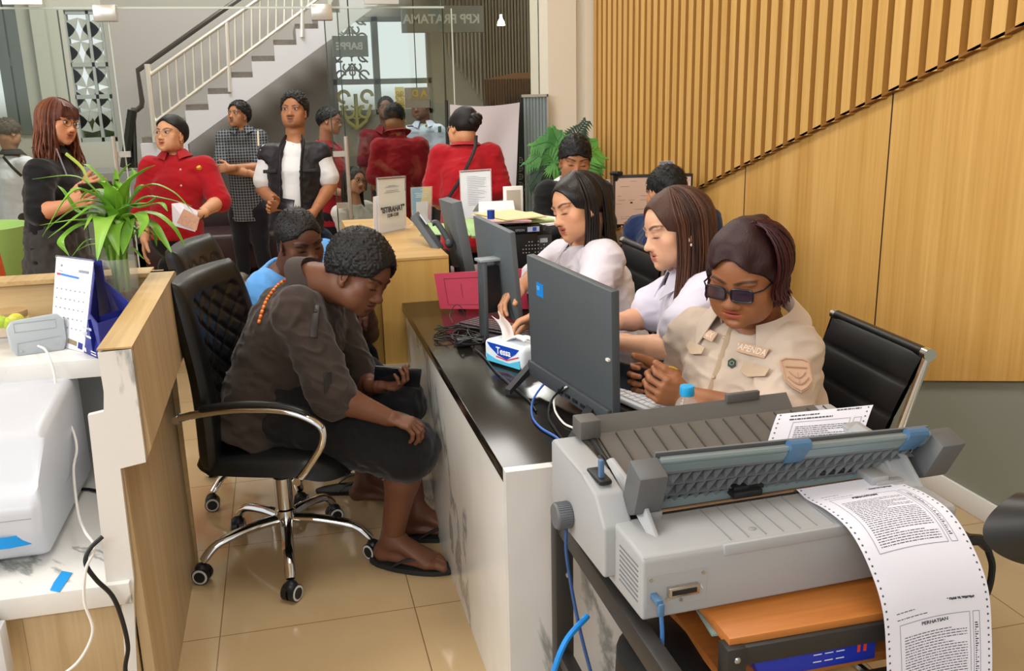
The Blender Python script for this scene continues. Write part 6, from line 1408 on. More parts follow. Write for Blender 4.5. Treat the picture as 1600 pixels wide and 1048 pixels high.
for k, (c, lab, dx, dy, rz) in enumerate((('e8dcae', 'pale yellow forms spread on the copier lid', 0, 0, .3), ('e6b8c4', 'pink form under the yellow ones on the copier', -.03, -.02, -.1), ('efeef0', 'white sheets at the right of the copier lid', .17, .03, .45), ('cfe0a8', 'light green sheet edge on the copier pile', .07, .05, .1))):
    m = MB(); A = [V(math.cos(rz), math.sin(rz), 0), V(-math.sin(rz), math.cos(rz), 0), V(0, 0, 1)]; c0 = V((x0+x1)/2-.04+dx, 4.13+dy, ztop+.004+.007*(3-k)+(-.02 if k == 2 else 0))
    for j in range(4): m.box(c0+V(rnd.uniform(-.012, .012), rnd.uniform(-.012, .012), j*.0022), (.21 if k < 3 else .24, .297, .0016), A)
    tag(m.build('paper_stack', mat('sheet_'+c, c, .8)), lab, 'paper')
m = MB(); g0 = PZ(668, 364, ld+.20); tag(MB().prism([PY(655, 366, 4.3), PY(735, 369, 4.2), PY(735, 352, 4.5), PY(670, 349, 4.6)], (0, 0, .004)).build('folder', mat('folder_green', 'a9d08c', .6)), 'light green folder lying flat beyond the telephone', 'folder')
tag(MB().prism([PY(737, 372, 4.2), PY(722, 344, 4.5), PY(760, 346, 4.5), PY(770, 372, 4.2)], (0, 0, .01)).build('folder', mat('folder_green', 'a9d08c', .6)), 'light green folder between the two middle monitors', 'folder')
bb_ = PY(768, 368, 3.85); bb_[2] = ld; BT2 = thing('water_bottle', 'clear water bottle with dark blue cap behind the middle monitor', 'bottle', bb_)
zt2 = PY(768, 328, 3.85)[2]-ld; m = MB(); m.lathe(bb_, (0, 0, 1), [(.03, 0), (.032, .01), (.032, zt2*.72), (.014, zt2*.88), (.013, zt2*.92)], 24); B(m, 'bottle_body', WG, BT2); m = MB(); m.lathe(bb_, (0, 0, 1), [(.016, zt2*.90), (.016, zt2), (.001, zt2)], 20); B(m, 'cap', mat('cap_navy', '1f3f9a', .4), BT2)
fr0 = PY(788, 345, 4.6); FRm = thing('picture_frame', 'white picture frame with a blank beige picture standing on the back desk', 'frame', fr0)
c_ = PY(802, 322, 4.6); w_, h_ = PY(817, 320, 4.6)[0]-PY(787, 320, 4.6)[0], PY(800, 290, 4.6)[2]-PY(800, 352, 4.6)[2]; m = MB(); m.box(c_, (w_, .02, h_), bevel=.003); B(m, 'frame', mat('frame_white', 'f2f0ec', .5), FRm); m = MB(); m.box(c_-V(0, .011, 0), (w_*.72, .002, h_*.82)); B(m, 'picture', mat('picture_beige', 'bdb2a2', .7), FRm)
m = MB(); m.bb((c_[0]-.09, 4.55, 0), (c_[0]+.09, 4.7, c_[2]-h_/2)); tag(m.build('side_cabinet', mat('cab_dark', '3a3632', .5)), 'dark low cabinet supporting the white picture frame', 'cabinet')
tcd = [PY(748, 336, 4.45), PY(806, 336, 4.45), PY(802, 313, 4.52), PY(748, 315, 4.52)]; m = MB(); m.prism(tcd, (0, .004, 0)); m.prism([tcd[3], tcd[2], tcd[1]+V(0, .15, 0), tcd[0]+V(0, .15, 0)], (0, .004, 0)); tag(m.build('tent_card', PAPER), 'blank white folded tent card behind the middle monitor', 'card')
# wall desk with large screen, webcam
WD = thing('wall_desk', 'dark desk against the ribbed timber wall holding the large screen', 'desk', (2.0, 5.0, 0)); m = MB(); m.bb((1.72, 4.85, .70), (2.38, 5.40, .735), bevel=.002); B(m, 'desktop', mat('desk_brown', '4a3a2c', .4), WD); m = MB(); m.bb((1.74, 5.3, 0), (2.36, 5.33, .70)); B(m, 'back_panel', mat('desk_brown', '4a3a2c', .4), WD)
tl, tr, br, bl = PY(957, 275, 5.12), PY(1081, 269, 5.02), PY(1081, 353, 5.02), PY(958, 353, 5.12); print('scr', tl, tr, bl, br)
M4, c4_, X4, N4, Z4, w4, h4 = quadmon('large lit screen facing the man in navy, before the timber wall', tl, tr, bl, br, .03, '2a2422', zbase=.735)
if N4@(C0-c4_) < 0: N4 = -N4
SCR = mat('screen_beige', 'c6a793', .4, emit=('d4b09a', .25)); m = MB(); m.box(c4_+N4*.0155, (w4-.025, .001, h4-.035), [X4, N4, Z4]); scp = B(m, 'screen', SCR, M4)
m = MB(); m.m(mat('scr_ink', '9a7a6a', .6)); r = random.Random(8)
for k in range(46): u, v = r.uniform(-.45, .45), r.choice((.38, .28, .1, .02, -.05, -.16, -.3, -.34, -.38)); m.box(c4_+N4*.0165+X4*w4*u+Z4*h4*v, (r.uniform(.01, .06), .0004, .0018), [X4, N4, Z4])
m.m(mat('scr_dark', '4a3a34', .6))
for u, v in ((-.27, -.03), (-.06, -.03), (.18, -.03), (-.45, .43)): m.box(c4_+N4*.0165+X4*w4*u+Z4*h4*v, (.014, .0005, .010), [X4, N4, Z4])
fit(m.build('screen_content', None), scp)
m = MB(); m.cyl((c4_[0], c4_[1]+.03, .74), (c4_[0], c4_[1]+.03, c4_[2]), .02); m.bb((c4_[0]-.12, c4_[1]-.06, .736), (c4_[0]+.12, c4_[1]+.1, .746)); B(m, 'stand', PLB, M4)
wc = PY(962, 272, 5.10); WCm = thing('webcam', 'small black webcam clipped on top of the large lit screen', 'camera', wc); m = MB(); m.box(wc+V(0, -.01, .006), (.075, .03, .022), [X4, N4, V(0, 0, 1)], bevel=.008); m.sph(wc+V(.0, -.03, .006), (.012, .008, .012), 12, 8); B(m, 'housing', PLB, WCm); m = MB(); m.box(wc+V(0, .01, -.02), (.02, .03, .04), None, bevel=.002); B(m, 'clip', PLB, WCm)
bs = PY(1041, 262, 5.3); BSg = thing('sign_holder', 'small blue card in an acrylic holder on the wall above the lit screen', 'sign', bs); m = MB(); m.box(bs, (.085, .004, .075)); B(m, 'card', mat('card_blue', '33509e', .4), BSg); m = MB(); m.box(bs-V(0, .004, -.0), (.095, .003, .085)); B(m, 'acrylic_holder', ACR, BSg); m = MB(); m.box(bs+V(-.02, -.0075, .02), (.012, .001, .008)); m.prism([bs+V(.01, -.0075, -.03), bs+V(.03, -.0075, -.03), bs+V(.025, -.0075, -.005)], (0, -.001, 0)); B(m, 'card_print', PAPER, BSg)
m = MB(); m.bb((bs[0]-.06, 5.29, .735), (bs[0]+.06, 5.34, bs[2]-.044)); tag(m.build('desk_riser', mat('riser_dark', '2b2723', .5)), 'dark riser block behind the lit screen under the blue card', 'riser')
nb0 = PY(946, 300, 5.2); m = MB(); m.bb((nb0[0]-.035, 5.2, .736), (nb0[0]+.03, 5.22, PY(946, 281, 5.2)[2])); NBp = tag(m.build('notice_card', mat('pattern_paper', 'c3c4c8', .7)), 'patterned grey and white card standing left of the lit screen', 'card')
m = MB(); r = random.Random(3); m.m(mat('pattern_ink', '3c3f4c', .7))
for k in range(60): m.box((nb0[0]-.003+r.uniform(-.03, .03), 5.1995, r.uniform(.78, PY(946, 281, 5.2)[2]-.015)), (.006, .0006, .007))
fit(m.build('pattern_print', None), NBp)
# backdrop screen, blinds, hanging signs, lamp
BD = thing('backdrop', 'plain white cloth backdrop on black poles behind the woman with the bun', 'backdrop', PY(755, 300, 6.9)*V(1, 1, 0))
b0, b1, b2, b3 = PY(703, 163, 6.9), PY(812, 160, 6.9), PY(797, 300, 6.9), PY(703, 300, 6.9); b2[2] = b3[2] = .35
m = MB(); m.grid(lambda u, v: (b0*(1-u)+b1*u)*(1-v)+(b3*(1-u)+b2*u)*v+V(0, .02*math.sin(u*9+v*4)*math.sin(v*PI), 0)-V(0, 0, .02*math.sin(u*PI)*(1-v)), 30, 30, .002); B(m, 'cloth', mat('cloth_white', 'd3ccd2', .85), BD, smooth=80)
for a, b in ((b0+V(-.02, .03, .03), V(b3[0]-.02, b3[1]+.03, 0)), (b1+V(0, .03, .02), V(b2[0]+.03, b2[1]+.03, 0))): m = MB(); m.tube([a, b], .012, 8); B(m, 'pole', PLB, BD)
m = MB(); x0, x1 = PY(819, 200, 7.05)[0], PY(854, 200, 7.05)[0]; n = 14
m.m(mat('blind_grey', '8f9fa2', .5)); 
for k in range(n): xa = x0+(x1-x0)*k/n; m.box((xa+(x1-x0)/n/2, 7.05+.012*(k % 2), .82), ((x1-x0)/n*.96, .012, 1.44))
BLD = m.build('folding_screen', None); tag(BLD, 'grey-blue ribbed folding screen beside the white column', 'screen'); m = MB(); m.bb((x0-.01, 7.03, 1.54), (x1+.01, 7.08, 1.56)); m.bb((x1, 7.03, 0.1), (x1+.012, 7.08, 1.56)); fit(m.build('frame', mat('frame_alu', 'c4cac8', .3, metal=.5)), BLD)
m = MB(); x0, x1 = PY(804, 200, 7.2)[0], PY(818, 200, 7.2)[0]; m.bb((x0, 7.2, .0), (x1+.03, 7.22, 1.50)); gs = m.build('garden_screen', mat('gs_dark', '23251f', .6)); tag(gs, 'dark strip with pale lattice squares between backdrop and folding screen', 'screen')
m = MB(); m.m(mat('gs_pale', '8b8f82', .6))
for k in range(5): 
    z = .80+k*.065; ring(m, ((x0+x1)/2, z), .022, 7.195, .003); m.box(((x0+x1)/2, 7.195, z), (.045, .004, .004)); m.box(((x0+x1)/2, 7.195, z), (.004, .004, .045))
fit(m.build('lattice', None), gs)
HSM = mat('sign_board_grey', '5f635f', .5); HST = mat('sign_letter_grey', 'a0a29c', .5)
def hsign(label, x0, y0, x1, y1, Y, body, tx, sz):
    a, b = PY(x0, y0, Y), PY(x1, y1, Y); t = thing('hanging_sign', label, 'sign', (a+b)/2); m = MB(); m.bb((a[0], Y, b[2]), (b[0], Y+.06, a[2])); B(m, 'board', HSM, t)
    text(body, (PY(tx, (y0+y1)/2, Y)[0], Y-.003, (a[2]+b[2])/2-sz*.02), V(1, 0, 0), V(0, 0, 1), sz, HST, 'lettering', t, mirror=True, font_bold=.003)
    m = MB(); 
    m.tube([V((a[0]+b[0])/2, Y+.03, a[2]), V((a[0]+b[0])/2, Y+.03, 4.6)], .006, 6); B(m, 'hanger', PLB, t)
hsign('grey hanging sign reading KPP PRATAMA in reversed letters', 627, 9, 756, 50, 8.4, 'KPP PRATAMA', 690, .105)
hsign('smaller grey hanging sign with reversed letters starting BAPP', 519, 56, 576, 88, 8.9, 'BAPPE', 546, .088)
m = MB(); lc = PY(783, 38, 8.2); PL_ = thing('pendant_lamp', 'small lit pendant lamp before the dark slatted wall', 'lamp', lc); m.lathe(lc, (0, 0, 1), [(.001, -.01), (.035, -.01), (.03, .02), (.012, .05), (.01, .08)], 16); B(m, 'bulb', mat('bulb_lit', 'fff6e0', .5, emit=('fff2d8', 6)), PL_); m = MB(); m.cyl(lc+V(0, 0, .07), (lc[0], lc[1], 4.6), .004, 8); B(m, 'cord', PLB, PL_)
# gold strip and reversed lettering: reflections in the glass built as objects behind it
m = MB(); ga, gb = PY(617, 136, 7.9), PY(635, 214, 7.9); GD = mat('gold', 'd8b23c', .35, metal=.3); m.m(mat('gold_back', 'e9dc9a', .5)).bb((ga[0], 7.9, gb[2]-1.0), (gb[0], 7.92, ga[2])); gst = tag(m.build('reflected_ornament', None), 'reflected gold ornamented strip, built as a panel behind the glass beside the maroon shirt', 'ornament')
m = MB(); m.m(GD); xc = (ga[0]+gb[0])/2; z = gb[2]-.9
while z < ga[2]-.03:
    for s_ in (-1, 1): ring(m, (xc+s_*.022, z), .014, 7.896, .0045, 0, 300, 10); ring(m, (xc+s_*.018, z+.035), .012, 7.896, .0045, 90, 420, 10)
    m.sph((xc, 7.896, z+.018), (.008, .004, .012), 8, 6); z += .072
fit(m.build('scrollwork', None), gst)
m = MB(); a, b = PY(632, 137, 8.0), PY(672, 168, 8.0); m.bb((a[0], 8.0, b[2]), (b[0], 8.02, a[2])); gb_ = tag(m.build('reflected_letters', mat('board_pink', '9d8f8a', .5)), 'reflection of gold letters A D, built as a pinkish board behind the glass', 'sign')
m = MB(); m.tube([V((a[0]+b[0])/2, 8.01, a[2]), V((a[0]+b[0])/2, 8.01, 4.6)], .004, 6); fit(m.build('hanger', PLB), gb_)
text('A D', (PY(655, 146, 8)[0], 7.997, PY(655, 146, 8)[2]), V(1, 0, 0), V(0, 0, 1), .075, GD, 'lettering', gb_, mirror=True, font_bold=.003); text('AN KEUANGAN', (PY(653, 154, 8)[0], 7.997, PY(655, 154, 8)[2]), V(1, 0, 0), V(0, 0, 1), .026, GD, 'lettering', gb_, mirror=True)
# gold ornament on lower window light
m = MB(); m.m(mat('gold_pale', 'c6bf7c', .4)); oc = PY(556, 158, 10.9)
for s_ in (-1, 1):
    ring(m, (oc[0]+s_*.13, oc[2]+.05), .06, 10.9, .02, 0, 280); ring(m, (oc[0]+s_*.09, oc[2]-.12), .06, 10.9, .02, 90, 380); m.tube([V(oc[0]+s_*.17, 10.9, oc[2]-.04), V(oc[0]+s_*.10, 10.9, oc[2]-.22), V(oc[0], 10.9, oc[2]-.30)], .02, 6)
m.tube([V(oc[0], 10.9, oc[2]-.28), V(oc[0], 10.9, oc[2]+.08)], .022, 6)
for k in range(3): m.tube([V(oc[0]-.06, 10.9, oc[2]-.05-k*.06), V(oc[0], 10.9, oc[2]-.08-k*.06), V(oc[0]+.06, 10.9, oc[2]-.05-k*.06)], .01, 5)
tag(m.build('wall_ornament', None), 'pale gold scrolled shield ornament on the lobby wall below the window', 'ornament')
# palm in a pot behind the man in the black sweater
PM = NT('palm_green'); nz = PM.add('ShaderNodeTexNoise'); nz.inputs['Scale'].default_value = 4; PM.link(PM.coord(), nz.inputs['Vector']); PM.link(PM.ramp(nz.outputs['Fac'], [(.35, '2f7a33'), (.65, '6cb246')]), PM.b.inputs['Base Color']); PM.b.inputs['Roughness'].default_value = .45; PM = PM.m
PMD = mat('palm_dark', '24402e', .5)
pc_ = PY(885, 300, 6.5); PPm = thing('potted_palm', 'green feathery palm in a pot beside the white column', 'plant', (pc_[0], 6.5, 0))
m = MB(); m.lathe((pc_[0], 6.5, 0), (0, 0, 1), [(.14, 0), (.18, .02), (.22, .40), (.20, .42), (.17, .38)], 28); B(m, 'pot', mat('pot_white', 'd8d4cc', .5), PPm)
def frond(pts, ln, mt, droop=.25):
    P = spline(pts, 7); n = len(P); m = MB(); m.tube(P, .005, 5)
    for i in range(4, n):
        t = i/n; T = nrm(P[min(i+1, n-1)]-P[i-1]); sd = nrm(np.cross(T, CF)); l = ln*math.sin(min(1, t*1.15)*PI*.9)**.7*(1.1-.4*t)
        for s_ in (-1, 1):
            a = P[i]; d = nrm(sd*s_+T*.75+V(0, 0, -droop)); w = nrm(np.cross(d, CF))*.010; b = a+d*l*.55; c = a+d*l+V(0, 0, -.03); m.prism([a-w*.5, b-w, c, b+w, a+w*.5], CF*.0012)
    return B(m, 'frond', mt, PPm, smooth=0)
def F6(x, y, dy=0): return PY(x, y, 6.5+dy)
root = V(pc_[0], 6.5, .42)
for pts, ln, mt in (([F6(885, 300), F6(888, 245), F6(898, 215), F6(915, 190)], .12, PMD), ([F6(882, 300), F6(872, 240), F6(858, 222), F6(832, 228)], .11, PM), ([F6(880, 310), F6(868, 260), F6(850, 240), F6(824, 256)], .12, PM), ([F6(885, 310), F6(880, 260), F6(866, 250), F6(862, 270)], .12, PM), ([F6(888, 310), F6(905, 255), F6(922, 238), F6(942, 248)], .12, PM), ([F6(888, 310), F6(908, 262), F6(925, 252), F6(940, 262)], .10, PM), ([F6(880, 320), F6(862, 275), F6(845, 268), F6(828, 290)], .10, PMD), ([F6(888, 320), F6(915, 275), F6(928, 268), F6(932, 292)], .09, PMD), ([F6(880, 330), F6(858, 290), F6(848, 290), F6(840, 312)], .09, PMD), ([F6(884, 300), F6(878, 235), F6(868, 215), F6(862, 200)], .10, PM), ([F6(885, 300), F6(897, 245), F6(908, 225), F6(930, 220)], .10, PM)):
    frond([root]+pts, ln*1.5, mt)
# lobby seating glimpsed through the door, green stool and orange thing far left
def sofa(label, x0, x1, Y, col='5a1318', h=.8):
    t = thing('sofa', label, 'sofa', ((x0+x1)/2, Y, 0)); M_ = mat('sofa_'+col, col, .45)
    m = MB(); m.bb((x0, Y, .08), (x1, Y+.75, .42), bevel=.04, seg=3); B(m, 'seat', M_, t); m = MB(); m.bb((x0, Y+.6, .3), (x1, Y+.8, h), bevel=.05, seg=3); B(m, 'backrest', M_, t)
    for x in (x0, x1-.12): m = MB(); m.bb((x, Y, .08), (x+.12, Y+.75, .58), bevel=.03, seg=3); B(m, 'arm', M_, t)
sofa('dark maroon lobby sofa behind the man in the plaid shirt', -1.3, .5, 8.5, '2a1012', .62)
m = MB(); gs_ = PY(-42, 372, 5.7); GT = thing('tub_chair', 'lime green tub seat at the far left behind the counter', 'chair', (gs_[0], 5.7, 0)); zz = PY(10, 358, 5.7)[2]; m.lathe((gs_[0]-.05, 5.9, 0), (0, 0, 1), [(.16, .0), (.24, .12), (.30, zz), (.27, zz), (.2, zz-.08), (.001, zz-.09)], 32); B(m, 'shell', mat('lime', '9cc26a', .5), GT)
m = MB(); og = PY(-22, 380, 4.3); m.lathe((og[0]-.07, 4.3, 0), (0, 0, 1), [(.15, 0), (.16, .3), (.14, .7), (.10, PY(0, 345, 4.3)[2]), (.001, PY(0, 345, 4.3)[2]+.02)], 28); tag(m.build('stool', mat('orange', 'c8551c', .45)), 'orange rounded stool at the very left edge', 'stool')
# ---------------------------------------------------------------- the people in the photograph
def RT_(f): return nrm(V(f[1], -f[0], 0))
def body_J(C, f, sw=.175, drop=.265, torso=.50, lean=V(0, 0, 0), **kw):
    f = nrm(V(f[0], f[1], 0)); r = RT_(f); ch = C-V(0, 0, drop)-f*.03+lean; J = dict(sl=ch-r*sw, sr=ch+r*sw, pel=ch-V(0, 0, torso)-lean)
    p = J['pel']
    for s_, n in ((-1, 'l'), (1, 'r')):
        J['h'+n] = p+r*s_*.085-V(0, 0, .05); J['k'+n] = V(J['h'+n][0], J['h'+n][1], .47*max(p[2], .7)/.86)+f*.02; J['a'+n] = V(J['h'+n][0], J['h'+n][1], .085)+r*s_*.02
    J.update(kw); return J
def shoes(F, J, f, color, names=('l', 'r')):
    f = nrm(V(f[0], f[1], 0)); r = RT_(f)
    for n in names:
        a = J['a'+n]; m = MB(); A = [f, r, V(0, 0, 1)]; b = V(a[0], a[1], 0); m.sph(b+f*.055+V(0, 0, .04), (.135, .046, .045), 18, 10, A); m.sph(b-f*.02+V(0, 0, .06), (.055, .042, .055), 14, 8, A); m.box(b+f*.05+V(0, 0, .010), (.25, .085, .02), A, bevel=.008); B(m, 'shoe', mat('shoe_'+color, color, .5), F.root)
def slab(name, c, A, d, material, parent, bevel=.003): m = MB(); m.box(c, d, A, bevel=bevel); return B(m, name, material, parent)
def phone(c, x, y, label, w=.072, h=.150):
    x = nrm(x); y = nrm(y-x*(x@y)); n = np.cross(x, y); n = n if n@(C0-c) > -9 else n; t = thing('smartphone', label, 'phone', c)
    m = MB(); m.box(c, (w, h, .009), [x, y, n], bevel=.003); B(m, 'case', mat('phone_black', '17181c', .25), t); m = MB(); m.box(c+n*.0048, (w-.006, h-.008, .0006), [x, y, n]); B(m, 'screen', mat('phone_glass', '2b2f38', .06), t); return t
def strap(name, pts, w, material, parent, n=None): m = MB(); m.tube(spline(pts, 6), w, 8, flat=(.35, n if n is not None else CF)); return B(m, name, material, parent)
def buttons(F, pts, color='d8d0c0', r=.005):
    for p in pts: m = MB(); m.sph(p, (r, r, r), 10, 6); B(m, 'button', mat('button_'+color, color, .4), F.root)
def surf_at(px, py, D): return L(px, py, D)
RED = 'a5101c'
# --- man in black vest
F = Fig('young man in a black puffer vest over a white tee, standing in the doorway', L(462, 300, 5.95)*V(1, 1, 0), h=.232, skin='a8714e', vox=.009, hvox=.0034)
C = L(460, 175, 5.9); fb = cv(.0, 0, 1)
F.head(C, cv(-.06, -.02, 1), cv(.0, 1, .05), jaw=1.03, nose=1.15, lips='7d4a40', stubble='33241c', gaze=(.1, .0)); 
J = body_J(C, fb, .19, .275, .52); J.update(sr=L(421, 239, 5.9), sl=L(500, 237, 5.9), er=L(410, 296, 5.95), wr=L(440, 322, 5.72), el=L(517, 290, 5.95), wl=L(491, 330, 5.75)); J['pel'] = L(463, 346, 5.95)
F.neck(L(461, 214, 5.93), 5.9); F.bodyvol(J, .0)
F.hand(J['wr'], cv(-.55, -.1, .6), cv(.4, .3, -.3), cv(.3, 1, .2), curl=(25, 40, 30)); F.hand(J['wl'], cv(-.5, -.75, .1), cv(-.3, 0, -1), cv(-.7, .2, .3), curl=(15, 25, 20)); F.make()
F.top('t_shirt', 'dededf', .008, .74, hem=.02, neckr=.062, wr=.002, cuff=.022, vox=.006)
def vest_extra(v): v.cone(F.ch+F.front*.10+F.up*.12, F.ch+F.front*.14-F.up*.62, (.062, .10), (.055, .10), F.side, .012, True)
VM = mat('vest_black', '1c1a1e', .55, bump=(60, .3, .004))
F.top('puffer_vest', '1c1a1e', .032, sleeves=False, hem=.05, neckr=.082, wr=.008, material=VM, extra=vest_extra)
fr = F.front; c0 = F.ch; up = F.up; rr2 = F.side
for s_ in (-1, 1):
    m = MB(); m.tube(spline([c0+up*.10+rr2*s_*.052-fr*.0, c0+up*.05+rr2*s_*.070+fr*.055, c0-up*.02+rr2*s_*.072+fr*.118, c0-up*.16+rr2*s_*.070+fr*.152, c0-up*.32+rr2*s_*.072+fr*.155, c0-up*.47+rr2*s_*.078+fr*.15], 5), [.018]*5+[.015]*21, 8, flat=(.5, rr2)); B(m, 'vest_edge', VM, F.root)
    m = MB(); m.box(c0-up*.125+rr2*s_*.125+fr*.142, (.085, .010, .022), [rr2, fr, up], bevel=.004); B(m, 'pocket_flap', mat('vest_dark', '0f0e11', .6), F.root)
F.haircap(th=.75, line=19.1, low=7, slope=.5, curl=70, color='14100e', noise=(50, .006), top=.7)
F.pants('jeans', '1d2c4a', frac=1.95); shoes(F, J, fb, 'e6e2da')
phone(J['wr']+cv(-.3, .1, .8)*.05+cv(.8, 0, 0)*.04, cv(.2, 1, 0), cv(1, -.1, .4), 'dark phone held low by the man in the vest')
# --- man in plaid shirt, arms folded
PLD = NT('plaid'); tc = PLD.coord(scale=(1, 1, 1)); sp = PLD.add('ShaderNodeSeparateXYZ'); PLD.link(tc, sp.inputs[0])
def stripe(sock, fq, w):
    a = PLD.add('ShaderNodeMath', operation='MULTIPLY'); a.inputs[1].default_value = fq; PLD.link(sock, a.inputs[0]); b = PLD.add('ShaderNodeMath', operation='FRACT'); PLD.link(a.outputs[0], b.inputs[0]); c = PLD.add('ShaderNodeMath', operation='LESS_THAN'); c.inputs[1].default_value = w; PLD.link(b.outputs[0], c.inputs[0]); return c.outputs[0]
mxx = PLD.add('ShaderNodeMath', operation='MAXIMUM'); PLD.link(stripe(sp.outputs['X'], 42, .13), mxx.inputs[0]); PLD.link(stripe(sp.outputs['Z'], 42, .13), mxx.inputs[1])
PLD.link(PLD.ramp(mxx.outputs[0], [(0, '22242a'), (1, '8f9494')]), PLD.b.inputs['Base Color']); PLD.b.inputs['Roughness'].default_value = .85; PLD = PLD.m
F = Fig('young man in a black and white checked shirt with folded arms', L(380, 300, 7.9)*V(1, 1, 0), h=.228, skin='a3704e', vox=.010, hvox=.004)
C = L(373, 181, 7.9); fb = cv(-.15, 0, 1); F.head(C, cv(-.40, .05, 1), cv(.05, 1, .05), lips='7a4a42', jaw=.95)
J = body_J(C, fb, .185, .27, .50); J.update(sr=L(350, 215, 7.9), sl=L(404, 214, 7.95), er=L(347, 262, 7.85), wr=L(395, 272, 7.65), el=L(410, 262, 7.9), wl=L(360, 262, 7.65)); F.neck(L(378, 202, 7.93), 5.6); F.bodyvol(J)
F.hand(J['wl'], cv(-1, -.1, .1), cv(.2, 0, -1), cv(.1, 1, 0), curl=(20, 35, 25)); F.hand(J['wr'], cv(.8, -.4, .1), cv(-.2, 0, -1), cv(.1, 1, 0), curl=(20, 35, 25)); F.make()
F.top('checked_shirt', '222222', .016, .9, hem=.10, material=PLD, wr=.006, cuff=.018, hipf=1.12); F.collar('22242a', material=PLD); F.haircap(th=1.0, line=18.5, low=7, noise=(50, .006), color='141110', top=.6); F.pants('trousers', '15161a', frac=1.95); shoes(F, J, fb, 'b9b4a8')
m = MB(); m.tube([L(403, 205, 7.75), L(404, 228, 7.72)], .008, 6); B(m, 'bag_strap', mat('strap_tan', 'cfc3a8', .7), F.root)
# --- woman in the red shirt with papers
F = Fig('woman in a crimson shirt and thin glasses holding papers by the plant', L(275, 300, 5.6)*V(1, 1, 0), h=.228, skin='d09a74', vox=.009, hvox=.0034)
C = L(268, 211, 5.6); fb = cv(-.08, 0, 1); F.head(C, cv(-.34, -.02, 1), cv(.03, 1, .05), lips='a8382e', jaw=.98, nose=1.0, fat=.2, cheek='d08a68')
J = body_J(C, fb, .185, .275, .50); J.update(sr=L(236, 260, 5.6), sl=L(320, 260, 5.65), er=L(222, 330, 5.65), wr=L(226, 372, 5.55), el=L(343, 314, 5.6), wl=L(312, 335, 5.35)); J['pel'] = L(277, 370, 5.65); F.neck(L(273, 242, 5.65), 5.2); F.bodyvol(J, .004)
F.hand(J['wr'], cv(0, -1, .1), cv(.9, 0, -.2), cv(.3, 0, 1), curl=(10, 20, 15)); F.hand(J['wl'], cv(-.75, -.35, .4), cv(-.2, -.1, -1), cv(-.2, 1, .2), curl=(30, 45, 30)); F.make()
F.top('red_shirt', RED, .016, 1.0, hem=.02, wr=.007, cuff=.016); F.top('sleeves', RED, .0, .001) if False else None
F.collar(RED, h=.032); buttons(F, [L(282, 265, 5.42), L(283, 290, 5.42)], 'e0c8c8', .006)
m = MB(); m.sph(L(311, 262, 5.43), (.016, .006, .014), 12, 8); B(m, 'brooch', mat('brooch_gold', 'd8a23c', .3, metal=.6), F.root, 'round gold brooch')
F.haircap(th=.8, line=18.5, low=6.5, slope=.62, color='120e0e', sx=6.5, tuft=0, noise=(30, .003)); glasses(F, 'a89070', None, 2.5, 2.2, .10, square=False)
for s_ in (-1, 1): m = MB(); m.sph(F.hp(s_*7.4, 0, 6.6), .006, 8, 6); B(m, 'earring', mat('gold_e', 'd8b060', .2, metal=.8), F.root)
F.pants('black_trousers', '121114', frac=1.9); shoes(F, J, fb, '1a1a1c')
hp_ = L(292, 340, 5.25); t = tag(MB().prism([L(270, 352, 5.3), L(305, 362, 5.25), L(309, 330, 5.25), L(284, 316, 5.3), L(268, 318, 5.3)], CF*.003).build('papers', mat('doc_white', 'ece8ee', .8)), 'folded white papers in the hand of the woman in crimson', 'paper'); o = tag(MB().prism([L(276, 348, 5.24), L(307, 360, 5.2), L(312, 340, 5.2), L(287, 326, 5.24)], CF*.002).build('paper_bundle', mat('doc_pattern', 'c89a80', .8, var=.3)), 'brown patterned printed sheets held on top of the white papers', 'paper')
m = MB(); m.tube([J['wl']+(F.A[0]*math.cos(a)+F.A[2]*math.sin(a))*.03 for a in [k*PI/6 for k in range(13)]], .004, 6); B(m, 'bracelet', mat('bracelet_black', '2a1c1a', .5), F.root)
# --- auburn haired woman in black
F = Fig('woman with long auburn hair and glasses in black clothes at the left', L(75, 350, 4.8)*V(1, 1, 0), h=.228, skin='cc8d68', vox=.009, hvox=.0032)
C = L(90, 192, 4.75); fb = cv(.8, 0, .5); F.head(C, cv(.92, -.10, .32), cv(.02, 1, .05), lips='9a4438', jaw=.95, nose=.95)
J = body_J(C, fb, .17, .27, .50); J.update(sr=L(62, 270, 4.6), sl=L(105, 262, 4.95), er=L(62, 332, 4.55), wr=L(108, 320, 4.5), el=L(118, 320, 4.9), wl=L(128, 298, 4.7)); J['pel'] = L(85, 370, 4.85); F.neck(L(84, 232, 4.8), 5.0); F.bodyvol(J, .0)
F.hand(J['wr'], cv(.9, .35, .1), cv(0, .6, -.6), cv(0, 1, .3), curl=(20, 35, 25)); F.hand(J['wl'], cv(.7, .3, .3), cv(0, .2, -.8), cv(.1, 1, .2), curl=(30, 45, 30)); F.make()
F.top('black_blouse', '141416', .018, 1.0, hem=.12, wr=.008); F.collar('141416', h=.02, drop=.03)
def sk(v): J_ = F.J; v.cone(J_['pel']-V(0, 0, .02), V(J_['pel'][0], J_['pel'][1], .35), (.17, .14), (.24, .22), F.side, .05)
F.pants('wide_trousers', '3c3a38', frac=.6, skirt=sk, wr=.016); shoes(F, J, fb, '1a1a1c')
AUB = [F.hairmat('6b3a24', .42), F.hairmat('824a2c', .42), F.hairmat('54291a', .42)]
F.haircap(th=.9, line=14.6, low=3.5, slope=.55, sx=6.3, color='5c2f20', noise=(30, .003), tuft=0); F.strands(330, (-128, 128), .235, '6b3a24', part=(0, 3), rad=.0034, wave=.018, th=1.3, seed=4, flare=1.4, mats=AUB, zdrop=104)
m = MB(); q = random.Random(3); m.m(F.hairmat('4a2418', .42))
